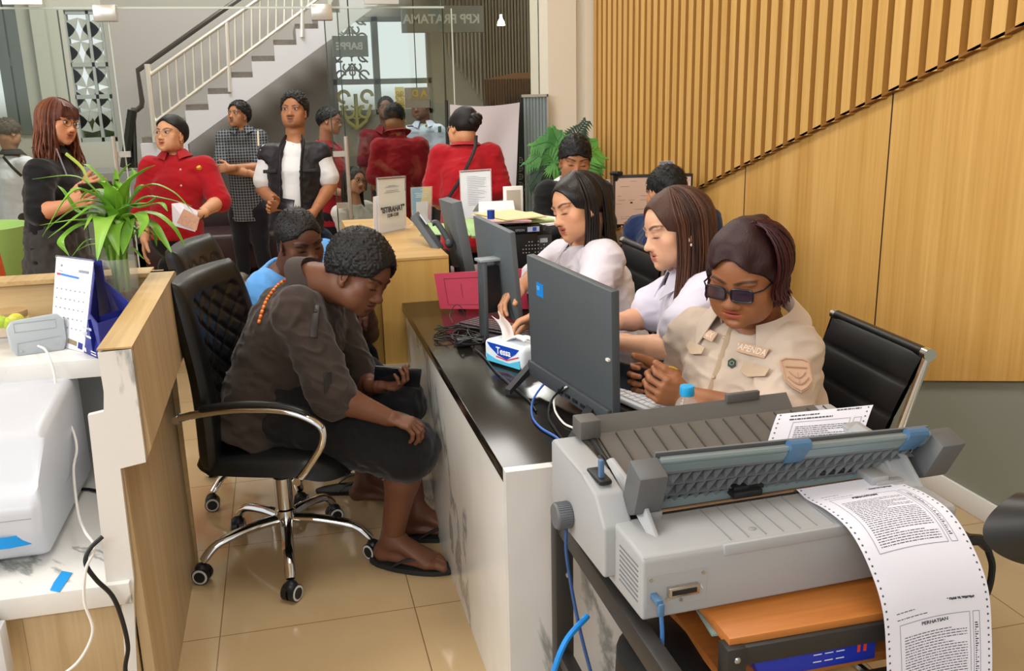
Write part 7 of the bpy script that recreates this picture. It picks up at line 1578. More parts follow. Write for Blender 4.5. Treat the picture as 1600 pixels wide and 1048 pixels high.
for k in range(60): a = q.uniform(-5.6, 5.6); m.tube([F.hp(a*.5, 4.5, 21.6), F.hp(a*.85, 8.2, 19), F.hp(a, 9.5-abs(a)*.28, 16), F.hp(a*1.02, 9.7-abs(a)*.3, 13.4+q.uniform(-.3, .3))], [.003, .003, .0028, .001], 5)
B(m, 'fringe', None, F.root); glasses(F, '3a2a24', None, 2.3, 1.8, .11, square=False)
strap('lanyard', [L(103, 240, 4.62), L(128, 262, 4.55), L(140, 290, 4.55)], .008, mat('lanyard_green', '9cae4c', .6), F.root); strap('necklace', [L(88, 232, 4.62), L(97, 255, 4.6), L(105, 275, 4.6)], .004, mat('chain_grey', '6a6a70', .5), F.root)
phone(L(150, 292, 4.45), cv(.2, .4, .9), cv(1, .2, -.2), 'phone in the hands of the woman with auburn hair')
# --- woman with a bun, back to us
F = Fig('woman with a black hair bun in a crimson shirt seen from behind', L(728, 350, 5.6)*V(1, 1, 0), h=.230, skin='c99069', vox=.009, hvox=.004)
C = L(724, 200, 5.6); fb = cv(-.1, 0, -1); F.head(C, cv(-.62, -.05, -.8), cv(0, 1, 0), fat=.3)
J = body_J(C, fb, .19, .27, .52); J.update(sl=L(690, 244, 5.6), sr=L(766, 242, 5.6), el=L(676, 308, 5.65), wl=L(690, 322, 5.85), er=L(780, 300, 5.6), wr=L(768, 322, 5.85)); J['pel'] = L(731, 352, 5.6); F.neck(L(728, 230, 5.62), 5.6); F.bodyvol(J, .015); F.hand(J['wl'], cv(.5, 0, -1), cv(0, -1, 0), cv(1, 0, 0)); F.hand(J['wr'], cv(-.5, 0, -1), cv(0, -1, 0), cv(-1, 0, 0)); F.make()
F.top('red_shirt', RED, .022, .86, hem=.14, wr=.008, cuff=.02); F.collar(RED, h=.03, drop=.03); F.haircap(th=.8, line=18.7, low=4.2, slope=.55, color='0f0c0d', noise=(30, .003), tuft=0); F.pants('black_trousers', '121114', frac=1.9); shoes(F, J, fb, '1a1a1c')
bc = F.hp(.6, -10.6, 13.2); v = Vol(); v.ell(bc, (.042, .042, .045)); v.ell(bc+F.A[0]*.02+V(0, 0, .015), .03, None, .01); mesh_obj('hair_bun', [v.mesh(.004)], F.hairmat('0f0c0d'), None, F.root, lambda P: .004*np.sin((P[:, 2]*60+P[:, 0]*90+P[:, 1]*40)*2), 1)
m = MB(); m.tube([bc+V(-.03, 0, .035), bc+V(.02, -.02, .045), bc+V(.045, 0, .03)], .004, 6); B(m, 'hair_clip', mat('clip_grey', '8a8280', .3), F.root); glasses(F, 'a0a0a0', None, 2.4, 2.0, .09, False)
strap('bag_strap', [L(744, 212, 5.48), L(741, 235, 5.40), L(722, 275, 5.40), L(700, 310, 5.44)], .010, mat('strap_black', '161214', .6), F.root)
# --- person in maroon behind the glass, back view
F = Fig('person in a maroon shirt seen from behind through the glass', L(625, 300, 7.55)*V(1, 1, 0), h=.232, skin='9a6648', vox=.011, hvox=.005)
C = L(617, 186, 7.6); fb = cv(.05, 0, -1); F.head(C, cv(.1, -.2, -.95), cv(0, 1, -.15)); J = body_J(C, fb, .21, .235, .52); J.update(sl=L(594, 230, 7.55), sr=L(655, 228, 7.55), el=L(586, 285, 7.6), wl=L(596, 300, 7.9), er=L(664, 285, 7.6), wr=L(655, 300, 7.9)); F.neck(L(620, 208, 7.6), 6.2); F.bodyvol(J, .02); F.make()
F.top('maroon_shirt', '8a0f1c', .024, .8, hem=.16, wr=.010, cuff=.022); F.collar('8a0f1c', h=.03, drop=.02); F.haircap(th=.6, line=18.7, low=6, color='141012', noise=(50, .003)); F.pants('black_trousers', '121114', frac=1.9); shoes(F, J, fb, '1a1a1c')
# --- man in pale uniform
F = Fig('man in a pale blue uniform shirt with a shoulder badge behind the glass', L(668, 300, 8.4)*V(1, 1, 0), h=.232, skin='6e4634', vox=.011, hvox=.0045)
C = L(657, 168, 8.4); fb = cv(-.1, 0, 1); F.head(C, cv(-.35, -.15, 1), cv(-.05, 1, 0), stubble='2a1c16'); J = body_J(C, fb, .19, .27, .52); J.update(sr=L(640, 208, 8.4), sl=L(684, 206, 8.4), er=L(636, 246, 8.4), wr=L(640, 280, 8.3), el=L(689, 240, 8.4), wl=L(676, 262, 8.2)); F.neck(L(662, 194, 8.43), 6); F.bodyvol(J); F.hand(J['wl'], cv(-.5, -.8, .1), cv(-1, 0, 0), cv(0, .5, 1)); F.hand(J['wr'], cv(.1, -1, .1), cv(1, 0, 0), cv(0, 0, 1)); F.make()
F.top('uniform_shirt', 'b9c6dc', .020, .62, hem=.05, wr=.006, cuff=.022); F.collar('b9c6dc', h=.03); F.haircap(th=.5, color='100d0c', curl=90); F.pants('dark_trousers', '23262e', frac=1.9); shoes(F, J, fb, '1a1a1c')
slab('name_tape', L(641, 197, 8.2), [CR, CU, -CF], (.055, .012, .004), mat('tape_navy', '2a2c48', .6), F.root, .001); slab('shoulder_badge', L(687, 202, 8.27), [nrm(CR-CF*.6), CU, nrm(-CF-CR*.6)], (.035, .055, .006), mat('badge_green', '2a4a34', .6), F.root, .002); m = MB(); m.sph(L(666, 196, 8.2), (.012, .006, .014), 10, 6); B(m, 'pin', mat('pin_gold', 'd8b850', .4, metal=.5), F.root)
for (a, b) in ((648, 207), (672, 205)): slab('pocket_flap', L(a, b, 8.22), [CR, CU, -CF], (.075, .022, .004), mat('flap_pale', 'a9b8d0', .8), F.root, .002)
# --- laughing man in maroon: a reflection in the glass, modelled as a figure further in
F = Fig('reflected laughing dark-haired man in maroon, modelled as a figure behind the glass', L(600, 300, 9.2)*V(1, 1, 0), h=.235, skin='6a4433', vox=.012, hvox=.005)
C = L(603, 170, 9.2); fb = cv(.1, 0, 1); F.head(C, cv(.1, 0, 1), cv(0, 1, 0), mouth=.5, eyes='open'); J = body_J(C, fb, .20, .26, .52); J['er'] = J['sr']+V(-.06, 0, -.27); J['wr'] = J['er']+V(0, 0, -.25); J['el'] = J['sl']+V(.06, 0, -.27); J['wl'] = J['el']+V(0, 0, -.25); F.neck(C+V(0, .02, -.19), 6); F.bodyvol(J); F.make(); F.top('maroon_shirt', '6e1420', .022, .9, hem=.12, wr=.008); F.collar('6e1420'); F.haircap(th=.5, color='0f0c0c', line=18.0); F.pants('black_trousers', '121114', frac=1.9); shoes(F, J, fb, '1a1a1c')
# --- man in profile by the door
F = Fig('man with glasses in maroon in profile by the right glass door', L(508, 300, 8.1)*V(1, 1, 0), h=.232, skin='9c6b50', vox=.011, hvox=.0045)
C = L(515, 190, 8.1); fb = cv(1, 0, .1); F.head(C, cv(1, -.03, .15), cv(0, 1, 0)); J = body_J(C, fb, .19, .27, .5); J['er'] = J['sr']+V(-.02, .0, -.28); J['wr'] = J['er']+cv(1, -.3, .2)*.24; J['el'] = J['sl']+V(0, 0, -.28); J['wl'] = J['el']+cv(1, -.3, 0)*.24; F.neck(C+V(-.03, 0, -.19)-CR*.02, 5.6); F.bodyvol(J); F.make(); F.top('maroon_shirt', '86121e', .022, .9, hem=.12, wr=.008); F.collar('86121e'); F.haircap(th=.8, color='110e0e', line=18.7, low=7); F.pants('black_trousers', '121114', frac=1.9); shoes(F, J, fb, '1a1a1c'); glasses(F, '2a2220', None, 2.4, 1.8, .12)
# --- seated woman with glasses behind the glass
F = Fig('seated woman with long black hair and glasses in a grey tee behind the glass', L(548, 340, 7.9)*V(1, 1, 0), h=.225, skin='b98468', vox=.010, hvox=.0045)
C = L(553, 283, 7.9); fb = cv(.8, 0, .5); F.head(C, cv(.75, -.05, .6), cv(0, 1, 0), lips='8a4a44'); pe = L(540, 375, 7.9); pe[2] = .42; J = body_J(C, fb, .17, .25, .45); J['pel'] = J['sl']*.5+J['sr']*.5-V(0, 0, .36)
J['hl'], J['hr'] = J['pel']-F_ if False else J['pel']-RT_(fb)*.09, J['pel']+RT_(fb)*.09; f_ = nrm(V(fb[0], fb[1], 0)); J['kl'], J['kr'] = J['hl']+f_*.4, J['hr']+f_*.4
for n in 'lr': J['a'+n] = V(J['k'+n][0], J['k'+n][1], .08)
J['er'] = J['sr']+f_*.08-V(0, 0, .24); J['wr'] = J['er']+f_*.22; J['el'] = J['sl']+f_*.08-V(0, 0, .24); J['wl'] = J['el']+f_*.22; F.neck(C+V(0, 0, -.18), 5); F.bodyvol(J); F.make(); F.top('grey_tee', 'bdb9b4', .018, .6, hem=.05); F.pants('jeans', '1e2638', frac=1.9); F.haircap(th=.8, line=18.5, low=4, color='100c0c', tuft=0); F.strands(90, (-115, 115), .26, '100c0c', rad=.005, seed=5); glasses(F, '3a2c28', None, 2.3, 1.9, .12, False); shoes(F, J, f_, '1a1a1c')
st_ = tag(MB().bb(J['pel']-V(.22, .2, J['pel'][2]), J['pel']+V(.2, .22, -.14), bevel=.03).build('stool', mat('sofa_red', '6e1a1c', .6)), 'dark red block stool under the seated woman behind the glass', 'stool')
# --- seated person in white at the far left
F = Fig('grey-haired person in a white shirt seated at the far left behind glass', L(14, 300, 7.9)*V(1, 1, 0), h=.23, skin='a87a60', vox=.011, hvox=.005)
C = L(14, 208, 7.9); fb = cv(.4, 0, -.9); F.head(C, cv(.5, -.1, -.8), cv(0, 1, 0)); J = body_J(C, fb, .19, .26, .45); f_ = nrm(V(fb[0], fb[1], 0)); J['hl'], J['hr'] = J['pel']-RT_(fb)*.09, J['pel']+RT_(fb)*.09; J['kl'], J['kr'] = J['hl']+f_*.4, J['hr']+f_*.4
for n in 'lr': J['a'+n] = V(J['k'+n][0], J['k'+n][1], .08)
J['er'] = J['sr']+f_*.1-V(0, 0, .26); J['wr'] = J['er']+f_*.2; J['el'] = J['sl']+f_*.1-V(0, 0, .26); J['wl'] = J['el']+f_*.2; F.neck(C+V(0, 0, -.18), 5.5); F.bodyvol(J); F.make(); F.top('white_shirt', 'dcdcea', .022, .8, hem=.08); F.collar('23242a', h=.05, drop=.05); F.pants('dark_trousers', '1e2230', frac=1.9); F.haircap(th=.8, color='5a5048', line=18.5, low=5); shoes(F, J, f_, '1a1a1c'); strap('bag_strap', [L(5, 245, 7.7), L(20, 262, 7.65), L(34, 275, 7.7)], .012, mat('strap_black', '161214', .6), F.root)
q_ = J['pel']; m = MB(); m.bb((q_[0]-.25, q_[1]-.22, .0), (q_[0]+.25, q_[1]+.25, q_[2]-.13), bevel=.02); tag(m.build('bench', mat('bench_grey', '55585a', .5)), 'grey bench block under the person at the far left', 'bench')
# --- man in black sweater
F = Fig('man in a black sweater and white collar reading at the back desk', L(890, 330, 4.95)*V(1, 1, 0), h=.232, skin='ad7552', vox=.008, hvox=.003)
C = L(898, 251, 4.9); fb = cv(.15, 0, 1); F.head(C, cv(.10, -.42, 1), cv(.08, 1, .42), lips='7a4438', eyes='down', jaw=1.05)
J = body_J(C, fb, .19, .26, .48); J.update(sr=L(856, 302, 5.0), sl=L(938, 300, 5.1), er=L(846, 352, 4.95), wr=L(878, 372, 4.7), el=L(945, 350, 5.05), wl=L(925, 372, 4.75)); J['pel'] = L(890, 400, 5.1); F.neck(L(895, 286, 5.02), 5.6); F.bodyvol(J, .005); F.hand(J['wr'], cv(.6, -.3, .6), cv(0, -1, 0), cv(.8, 0, .4)); F.hand(J['wl'], cv(-.5, -.3, .6), cv(0, -1, 0), cv(-.8, 0, .4)); F.make()
F.top('black_sweater', '121214', .020, .9, long=True, hem=.08, wr=.006, vneck=.05); F.collar('ece8e8', h=.03, drop=.035, gap=.45); F.haircap(th=1.0, line=15.6, low=7.2, slope=.45, color='0c0b0c', sx=6.6, noise=(60, .005), top=.5); F.pants('trousers', '1a1b20', frac=1.9); shoes(F, J, fb, '1a1a1c')
# --- man in navy facing the screen
F = Fig('man in a navy shirt with his back turned, working at the lit screen', L(1060, 400, 4.3)*V(1, 1, 0), h=.232, skin='b07a58', vox=.008, hvox=.0035)
C = L(1040, 300, 4.35); fb = cv(-.35, 0, -1); f_ = nrm(V(fb[0], fb[1], 0)); F.head(C, cv(-.45, -.15, -1), cv(0, 1, -.1))
J = body_J(C, fb, .20, .25, .45); J.update(sl=L(1000, 358, 4.35), sr=L(1100, 345, 4.1), el=L(985, 410, 4.4), wl=L(990, 390, 4.62), er=L(1118, 400, 4.2), wr=L(1080, 410, 4.5)); J['pel'] = L(1065, 450, 4.15); J['hl'], J['hr'] = J['pel']-RT_(fb)*.09, J['pel']+RT_(fb)*.09; J['kl'], J['kr'] = J['hl']+f_*.4, J['hr']+f_*.4
for n in 'lr': J['a'+n] = V(J['k'+n][0], J['k'+n][1], .08)
F.neck(L(1048, 338, 4.3), 5.6); F.bodyvol(J, .01); F.hand(J['wl'], cv(-.2, .8, -.2), cv(.1, -.2, 1), cv(.9, .1, 0), curl=(20, 25, 20)); F.hand(J['wr'], cv(-.6, .1, -.8), cv(0, -1, 0), cv(-.8, 0, 0)); F.make()
F.top('navy_shirt', '15264a', .022, .9, long=True, hem=.10, wr=.008); F.haircap(th=.7, line=18.5, low=6.0, color='0c0b0b', noise=(60, .003)); F.pants('trousers', '15161a', frac=1.9); shoes(F, J, f_, '1a1a1c')
m = MB(); pq = J['pel']; m.box(V(pq[0], pq[1], pq[2]-.16), (.46, .46, .07), None, bevel=.03); m.cyl((pq[0], pq[1], .05), (pq[0], pq[1], pq[2]-.17), .03); tag(m.build('stool', LEA), 'black padded swivel seat under the man in navy', 'chair')
# ---------------------------------------------------------------- people close by
def legs_sit(J, kr, kl, ar, al, w=.10):
    J.update(kr=kr, kl=kl, ar=ar, al=al)
# --- woman in white with long black hair
WHT = 'd9d3dc'
F = Fig('woman with long black hair in a white blouse typing at the desk', L(900, 450, 3.3)*V(1, 1, 0), h=.228, skin='d39a76', vox=.006, hvox=.0025)
C = L(906, 324, 3.2); fb = cv(-.85, 0, .45); f_ = nrm(V(fb[0], fb[1], 0)); F.head(C, cv(-.86, -.26, .42), cv(-.20, 1, .12), lips='a2443c', jaw=.92, nose=.92, eyes='down', cheek='dc9272')
J = body_J(C, fb, .165, .25, .45); J.update(sr=L(880, 402, 3.50), sl=L(942, 405, 3.12), er=L(838, 432, 3.55), wr=L(818, 445, 3.2), el=L(925, 480, 3.02), wl=L(845, 490, 3.05)); J['pel'] = L(962, 560, 3.3); J['hl'], J['hr'] = J['pel']-RT_(fb)*.09, J['pel']+RT_(fb)*.09; J['kl'], J['kr'] = J['hl']+f_*.34, J['hr']+f_*.34
for n in 'lr': J['a'+n] = V(J['k'+n][0], J['k'+n][1], .08)
F.neck(L(917, 388, 3.28), 4.8); F.bodyvol(J, .0, .86); F.hand(J['wr'], cv(-.7, -.5, .3), cv(0, -1, .1), cv(.1, 0, 1), curl=(25, 30, 20)); F.hand(J['wl'], cv(-.9, -.35, .1), cv(0, -1, .1), cv(.1, 0, -1), curl=(25, 30, 20)); F.make()
F.top('white_blouse', WHT, .014, .0, hem=.06, wr=.009, puff=.006, long=True); 
F.top('rolled_sleeves', WHT, .020, .35, long=True, hem=.0) if False else None
F.collar(WHT, h=.034, drop=.045); F.pants('black_skirt', '141216', frac=1.2); shoes(F, J, f_, '1a1a1c')
BK = [F.hairmat('17110f', .38), F.hairmat('241a16', .36)]
F.haircap(th=.8, line=18.6, low=7.0, slope=.30, sx=7.2, color='17110f', noise=(30, .002), tuft=0); F.strands(260, (-68, 95), .26, '17110f', part=(0, 4), rad=.0028, wave=.007, th=1.0, seed=6, flare=.5, mats=BK, drape=[(60, F.A[1]*-.02), (0, -F.A[1]*.03)])
F.strands(60, (-112, -84), .34, '17110f', part=(0, 4), rad=.0028, wave=.006, th=.9, seed=8, flare=.2, mats=BK, drape=[(-95, F.A[1]*.06)], name='hair_lock')
m = MB(); m.box(F.hp(-1.5, -9.8, 15.5), (.05, .02, .025), F.A, bevel=.006); B(m, 'hair_clip', mat('clip_tortoise', '5a1c16', .25), F.root)
# --- young woman with brown hair
F = Fig('young woman with half-tied brown hair in a white short-sleeved shirt', L(1080, 520, 2.7)*V(1, 1, 0), h=.226, skin='e0ab8a', vox=.0055, hvox=.0024)
C = L(1058, 358, 2.68); fb = cv(-.85, 0, .4); f_ = nrm(V(fb[0], fb[1], 0)); F.head(C, cv(-.93, -.22, .22), cv(-.16, 1, .16), lips='c25a50', jaw=.90, nose=.88, eyes='down', cheek='e89a7c')
J = body_J(C, fb, .165, .25, .45); J.update(sr=L(1060, 455, 2.92), sl=L(1112, 462, 2.52), er=L(1003, 498, 2.92), wr=L(948, 505, 2.82), el=L(1050, 545, 2.50), wl=L(962, 535, 2.66)); J['pel'] = L(1130, 660, 2.75); J['hl'], J['hr'] = J['pel']-RT_(fb)*.09, J['pel']+RT_(fb)*.09; J['kl'], J['kr'] = J['hl']+f_*.32, J['hr']+f_*.32
for n in 'lr': J['a'+n] = V(J['k'+n][0], J['k'+n][1], .08)
F.neck(L(1078, 428, 2.74), 4.7); F.bodyvol(J, -.005, .80); F.hand(J['wr'], cv(-1, -.1, .1), cv(0, -1, .1), cv(.1, .1, 1), curl=(25, 30, 20)); F.hand(J['wl'], cv(-1, .0, .1), cv(0, -1, .1), cv(.1, .1, -1), curl=(25, 30, 20)); F.make()
F.top('white_shirt', 'd6d2e2', .015, .62, hem=.06, wr=.009, cuff=.020); F.collar('d6d2e2', h=.034, drop=.05); F.pants('black_skirt', '141216', frac=1.2); shoes(F, J, f_, '1a1a1c')
BR = [F.hairmat('4a2c1e', .4), F.hairmat('5e3a28', .38), F.hairmat('38211a', .4)]
F.haircap(th=.8, line=19.0, low=7.5, slope=.30, sx=7.0, color='452a1e', noise=(30, .002), tuft=0); F.strands(230, (-80, 96), .20, '4a2c1e', part=(0, 4), rad=.0025, wave=.006, th=1.0, seed=9, flare=.4, mats=BR)
F.strands(70, (-118, -80), .37, '4a2c1e', part=(0, 5), rad=.0024, wave=.008, th=.9, seed=11, flare=.2, mats=BR, drape=[(-100, F.A[1]*.06-F.A[0]*.03)], name='hair_lock'); F.strands(26, (96, 120), .10, '4a2c1e', part=(0, 5), rad=.0018, wave=.004, th=.9, seed=12, flare=.2, mats=BR, name='hair_lock')
for s_ in (-1, 1): m = MB(); m.sph(F.hp(s_*7.5, 0, 6.8), .005, 8, 6); B(m, 'earring', mat('pearl', 'e8dcc8', .2), F.root)
# --- woman in beige
F = Fig('woman in a beige uniform shirt and tinted glasses using a phone', L(1200, 640, 2.3)*V(1, 1, 0), h=.226, skin='96603f', vox=.0048, hvox=.0023)
C = L(1166, 430, 2.2); F.head(C, cv(-.56, -.42, .66), cv(-.16, 1, .52), lips='a8443a', jaw=1.06, nose=1.28, fat=.45, eyes='down', cheek='a8623c', wide=1.04, lipw=1.08)
fb = cv(-.75, 0, .65); J = body_J(C, fb, .2, .25, .45); J.update(sr=L(1085, 522, 2.46), sl=L(1234, 548, 2.24), er=L(1052, 600, 2.45), wr=L(1040, 590, 2.40), el=L(1214, 668, 2.12), wl=L(1080, 624, 2.27)); J['pel'] = L(1205, 770, 2.42); f_ = nrm(V(fb[0], fb[1], 0)); J['hl'], J['hr'] = J['pel']-RT_(fb)*.1, J['pel']+RT_(fb)*.1; J['kl'], J['kr'] = J['hl']+f_*.36, J['hr']+f_*.36
J['er'] = L(1078, 612, 2.56); J['wr'] = L(1040, 592, 2.42); J['belly'] = .03
for n in 'lr': J['a'+n] = V(J['k'+n][0], J['k'+n][1], .08)
F.neck(L(1180, 500, 2.30), 6.4); F.bodyvol(J, .045, 1.2, 1.1)
hr_ = J['wr']; F.hand(hr_, cv(-.9, .06, .2), cv(.15, -.1, -1)*-1, cv(.0, 1, .1), curl=((35, 45, 30), (40, 50, 30), (45, 50, 30), (50, 50, 30)), thumb=(.7, .6, .3)); F.hand(J['wl'], cv(-.95, .30, .1), cv(.2, .4, -1), cv(-.2, .9, .4), curl=(35, 45, 35), thumb=(.8, .5, .3)); F.make()
BG = 'c3b1a0'
def emb(P): return np.tile(C3(BG), (len(P), 1))*(1+.05*vnoise(P, 14)[:, None])
F.top('beige_shirt', BG, .022, .92, hem=.10, wr=.010, cuff=.020, colf=emb, neckr=.066, vneck=.05, vox=.0045)
F.collar(BG, r=.086, h=.038, drop=.062, gap=.62, spread=.030, lift=.012)
F.pants('trousers', '3a332c', frac=1.9); shoes(F, J, f_, '1a1a1c')
F.haircap(th=1.5, line=18.3, low=4.8, slope=.62, sx=6.4, color='2a0f12', noise=(26, .010), top=.5, frontlift=.2, tuft=0)
HB = [F.hairmat('3a1418', .36), F.hairmat('2a0f12', .34), F.hairmat('481a1c', .38)]
F.strands(420, (-112, 112), .055, '3a1418', part=(-2.5, 5), rad=.0030, wave=.006, th=2.1, seed=14, flare=1.2, mats=HB, zdrop=112, end=1)
LN = NT('tinted_lens'); LN.b.inputs['Base Color'].default_value = srgb('2c2338'); LN.b.inputs['Roughness'].default_value = .05; LN.b.inputs['Alpha'].default_value = .80; LN = LN.m
glasses(F, '1a1620', LN, 2.55, 1.55, .24, square=True, y=10.2, z=11.0)
def onchest(px, py, D): return L(px, py, D)
# raycast helper: put badges on the shirt surface
from mathutils.bvhtree import BVHTree
def surf_hit(o, px, py):
    dg = bpy.context.evaluated_depsgraph_get(); bvh = BVHTree.FromObject(o, dg); d = _ray(px, py); d = Vector(nrm(d)); h, n, i, dist = bvh.ray_cast(Vector(C0), d); 
    if h is None: return None
    return np.array(h), np.array(n)
SHT = F.topo
def patch(px, py, w, h, name, material, label=None, txt=None, tm=None, ts=.02, tilt=0, thick=.002, shape=None, sx=1):
    r_ = surf_hit(SHT, px, py)
    if r_ is None: return
    p, n = r_; hs = [surf_hit(SHT, px+a, py+b) for a, b in ((15, 0), (-15, 0), (0, 15), (0, -15))]
    if all(h is not None for h in hs) and w > .03: n = nrm(np.cross(hs[0][0]-hs[1][0], hs[3][0]-hs[2][0]))
    n = n if n@(C0-p) > 0 else -n; p = p+n*.007*(w > .03); q = surf_hit(SHT, px+12, py+12*math.tan(math.radians(tilt))); x = nrm(q[0]-p) if q is not None else CR; x = nrm(x-n*(x@n)); y = np.cross(n, x)
    m = MB()
    pts = shape or [(-.5, -.5), (.5, -.5), (.5, .5), (-.5, .5)]
    m.prism([p+x*a*w+y*b*h+n*.0015 for a, b in pts], n*thick); o = B(m, name, material, F.root, label)
    if txt: text(txt, p+n*(.0018+thick), x, y, ts, tm, 'lettering', o, sx=sx, font_bold=.0004)
    return p, n, x, y, o
EB = mat('patch_beige', 'c2a288', .8); EL = mat('patch_thread', 'e6d0bc', .8); ED = mat('patch_edge', 'b58b72', .8)
patch(1108, 524, .085, .026, 'name_patch', EB, 'embroidered name strip ending in ATRIX', 'ATRIX', EL, .023, 28)
patch(1176, 549, .100, .026, 'office_patch', EB, 'embroidered strip reading BAPENDA', 'BAPENDA', EL, .022, 12)
sh = [(-.5, .42), (-.3, .5), (.3, .5), (.5, .42), (.48, -.2), (.25, -.42), (0, -.55), (-.25, -.42), (-.48, -.2)]
r_ = patch(1243, 588, .072, .085, 'sleeve_crest', EB, 'embroidered shield crest', None, None, .02, 4, .002, sh)
if r_:
    p, n, x, y, o = r_; m = MB(); pt = lambda a, b: p+x*a+y*b+n*.0045
    m.tube([pt(a*.066, b*.078) for a, b in sh+[sh[0]]], .0012, 5); m.tube([pt(-.02+.04*k/8, .006-.016*math.sin(PI*k/8)) for k in range(9)], .0016, 5); m.tube([pt(-.026, .018), pt(.026, .018)], .0022, 5); m.tube([pt(-.024+.048*k/8, -.008-.018*math.sin(PI*k/8)) for k in range(9)], .0024, 5); m.tube([pt(0, .004), pt(0, -.026)], .001, 4); B(m, 'crest_embroidery', ED, F.root)
hx = [(math.cos(k*PI/3+PI/6)*.5, math.sin(k*PI/3+PI/6)*.5) for k in range(6)]
r_ = patch(1144, 568, .022, .026, 'hexagon_pin', mat('pin_dark', '2a3a30', .4), 'dark hexagonal pin', None, None, .02, 0, .003, hx)
if r_: p, n, x, y, o = r_; m = MB(); m.tube([p+n*.005+(x*math.cos(a)+y*math.sin(a))*.005 for a in [k*PI/5 for k in range(11)]], .0008, 4); B(m, 'pin_ring', mat('pin_line', '9aa89c', .4), F.root)
FL_ = mat('flap_beige', 'bfa88e', .85, bump=(400, .3, .0008))
patch(1178, 583, .115, .034, 'pocket_flap', FL_, None, None, None, .02, 12, .0025, [(-.5, .5), (.5, .5), (.5, -.1), (0, -.5), (-.5, -.1)]); patch(1090, 548, .085, .030, 'pocket_flap', FL_, None, None, None, .02, 28, .0025, [(-.5, .5), (.5, .5), (.5, -.1), (0, -.5), (-.5, -.1)])
pm = surf_hit(SHT, 1135, 535)
for (x, y) in ((1133, 528), (1126, 556), (1116, 590)):
    h_ = surf_hit(SHT, x, y)
    if h_ is not None: buttons(F, [h_[0]+h_[1]*.003*(1 if h_[1]@(C0-h_[0]) > 0 else -1)], 'c0a888', .005)
pts = [surf_hit(SHT, x, y) for x, y in ((1143, 512), (1136, 530), (1128, 556), (1118, 585), (1108, 612), (1100, 635))]; pts = [p[0]+(C0-p[0])/np.linalg.norm(C0-p[0])*.003 for p in pts if p is not None]
if len(pts) > 2: m = MB(); m.tube(spline(pts, 5), .008, 6, flat=(.25, CF)); B(m, 'shirt_placket', FL_, F.root)
m = MB(); wv = J['wr']+(J['er']-J['wr'])*.12; ax = nrm(J['er']-J['wr']); u = nrm(np.cross(ax, CF)); w2 = np.cross(ax, u); m.tube([wv+(u*math.cos(a)+w2*math.sin(a))*.036 for a in [k*PI/12 for k in range(25)]], .0035, 8); B(m, 'wristband', mat('band_yellow', 'd8b820', .5), F.root, 'yellow rubber wristband')
pc = J['wr']+cv(-1, -.02, .25)*.075+cv(0, .0, 1)*.012; phone(pc, cv(.25, .75, .45), cv(-.92, .28, .1), 'black phone in the hands of the woman in beige', .074, .155)
# --- man in light blue tee
F = Fig('man in a light blue tee leaning forward behind the man in the dark shirt', L(440, 560, 3.7)*V(1, 1, 0), h=.235, skin='5e3b2b', vox=.0065, hvox=.0026)
C = L(468, 376, 3.55); F.head(C, cv(.62, -.40, .68), cv(-.05, 1, .42), lips='6e4038', jaw=1.05, nose=1.3, eyes='down', stubble='241712', brow='140e0b')
fb = cv(.8, 0, .35); f_ = nrm(V(fb[0], fb[1], 0)); J = body_J(C, fb, .19, .25, .45); J.update(sr=L(415, 452, 3.55), sl=L(508, 402, 3.85), er=L(455, 560, 3.55), wr=L(530, 545, 3.4), el=L(555, 500, 3.75), wl=L(560, 440, 3.6)); J['pel'] = V(-.12, 3.80, .60); J['hl'], J['hr'] = J['pel']-RT_(fb)*.1, J['pel']+RT_(fb)*.1
J['kr'], J['kl'] = V(.26, 3.55, .50), V(.26, 3.85, .50); J['ar'], J['al'] = V(.22, 3.48, .10), V(.20, 3.80, .10)
J['el'] = L(575, 520, 3.8); J['wl'] = L(566, 462, 3.55)
F.neck(L(450, 430, 3.68), 6.0); F.bodyvol(J, .012, 1.08); F.hand(J['wl'], cv(-.35, -1, .3), cv(-.5, .3, -.6), cv(.8, 0, .5), curl=((25, 35, 25), (15, 30, 20), (30, 45, 30), (40, 50, 35)), thumb=(.8, .5, .2)); F.hand(J['wr'], cv(.8, -.4, .1), cv(0, -1, 0), cv(0, 0, -1)); F.foot(J['ar'], V(.9, -.2, 0)); F.foot(J['al'], V(1, 0, 0), sideflip=-1); F.make()
F.top('blue_tee', '5f9fe0', .020, .62, hem=.10, wr=.010, cuff=.024, neckr=.072, vox=.006); F.haircap(th=.35, line=18.3, low=7.5, slope=.5, sx=6.6, color='0f0b0a', curl=140, noise=(120, .0015)); F.pants('dark_shorts', '17171b', frac=.97, flare=.02)
# --- man in dark shirt with phone
SK = '6b432f'
F = Fig('man in a dark brown shirt and black shorts bent over his phone', V(-.05, 3.1, 0), h=.245, skin=SK, vox=.005, hvox=.0024)
C = L(560, 428, 3.02); F.head(C, cv(.80, -.50, .30), cv(.42, .88, .22), lips='7a463c', jaw=1.02, nose=1.35, eyes='down', stubble='2a1a13', brow='120c0a', lipw=1.1)
fb = cv(.9, 0, .15); f_ = V(1, -.12, 0); f_ = nrm(f_); J = body_J(C, fb, .2, .25, .45)
J.update(sr=L(464, 482, 2.98), sl=L(512, 458, 3.32), er=L(520, 618, 2.98), wr=L(606, 652, 3.0), el=L(560, 600, 3.32), wl=L(590, 602, 3.22)); J['pel'] = V(-.10, 3.15, .60); J['belly'] = -.02
J['hr'], J['hl'] = V(-.05, 3.05, .55), V(-.05, 3.24, .55); J['kr'], J['kl'] = L(648, 706, 3.12), L(630, 632, 3.42); J['ar'], J['al'] = L(612, 836, 3.22), L(650, 800, 3.42); J['calf'] = V(-1, 0, 0)
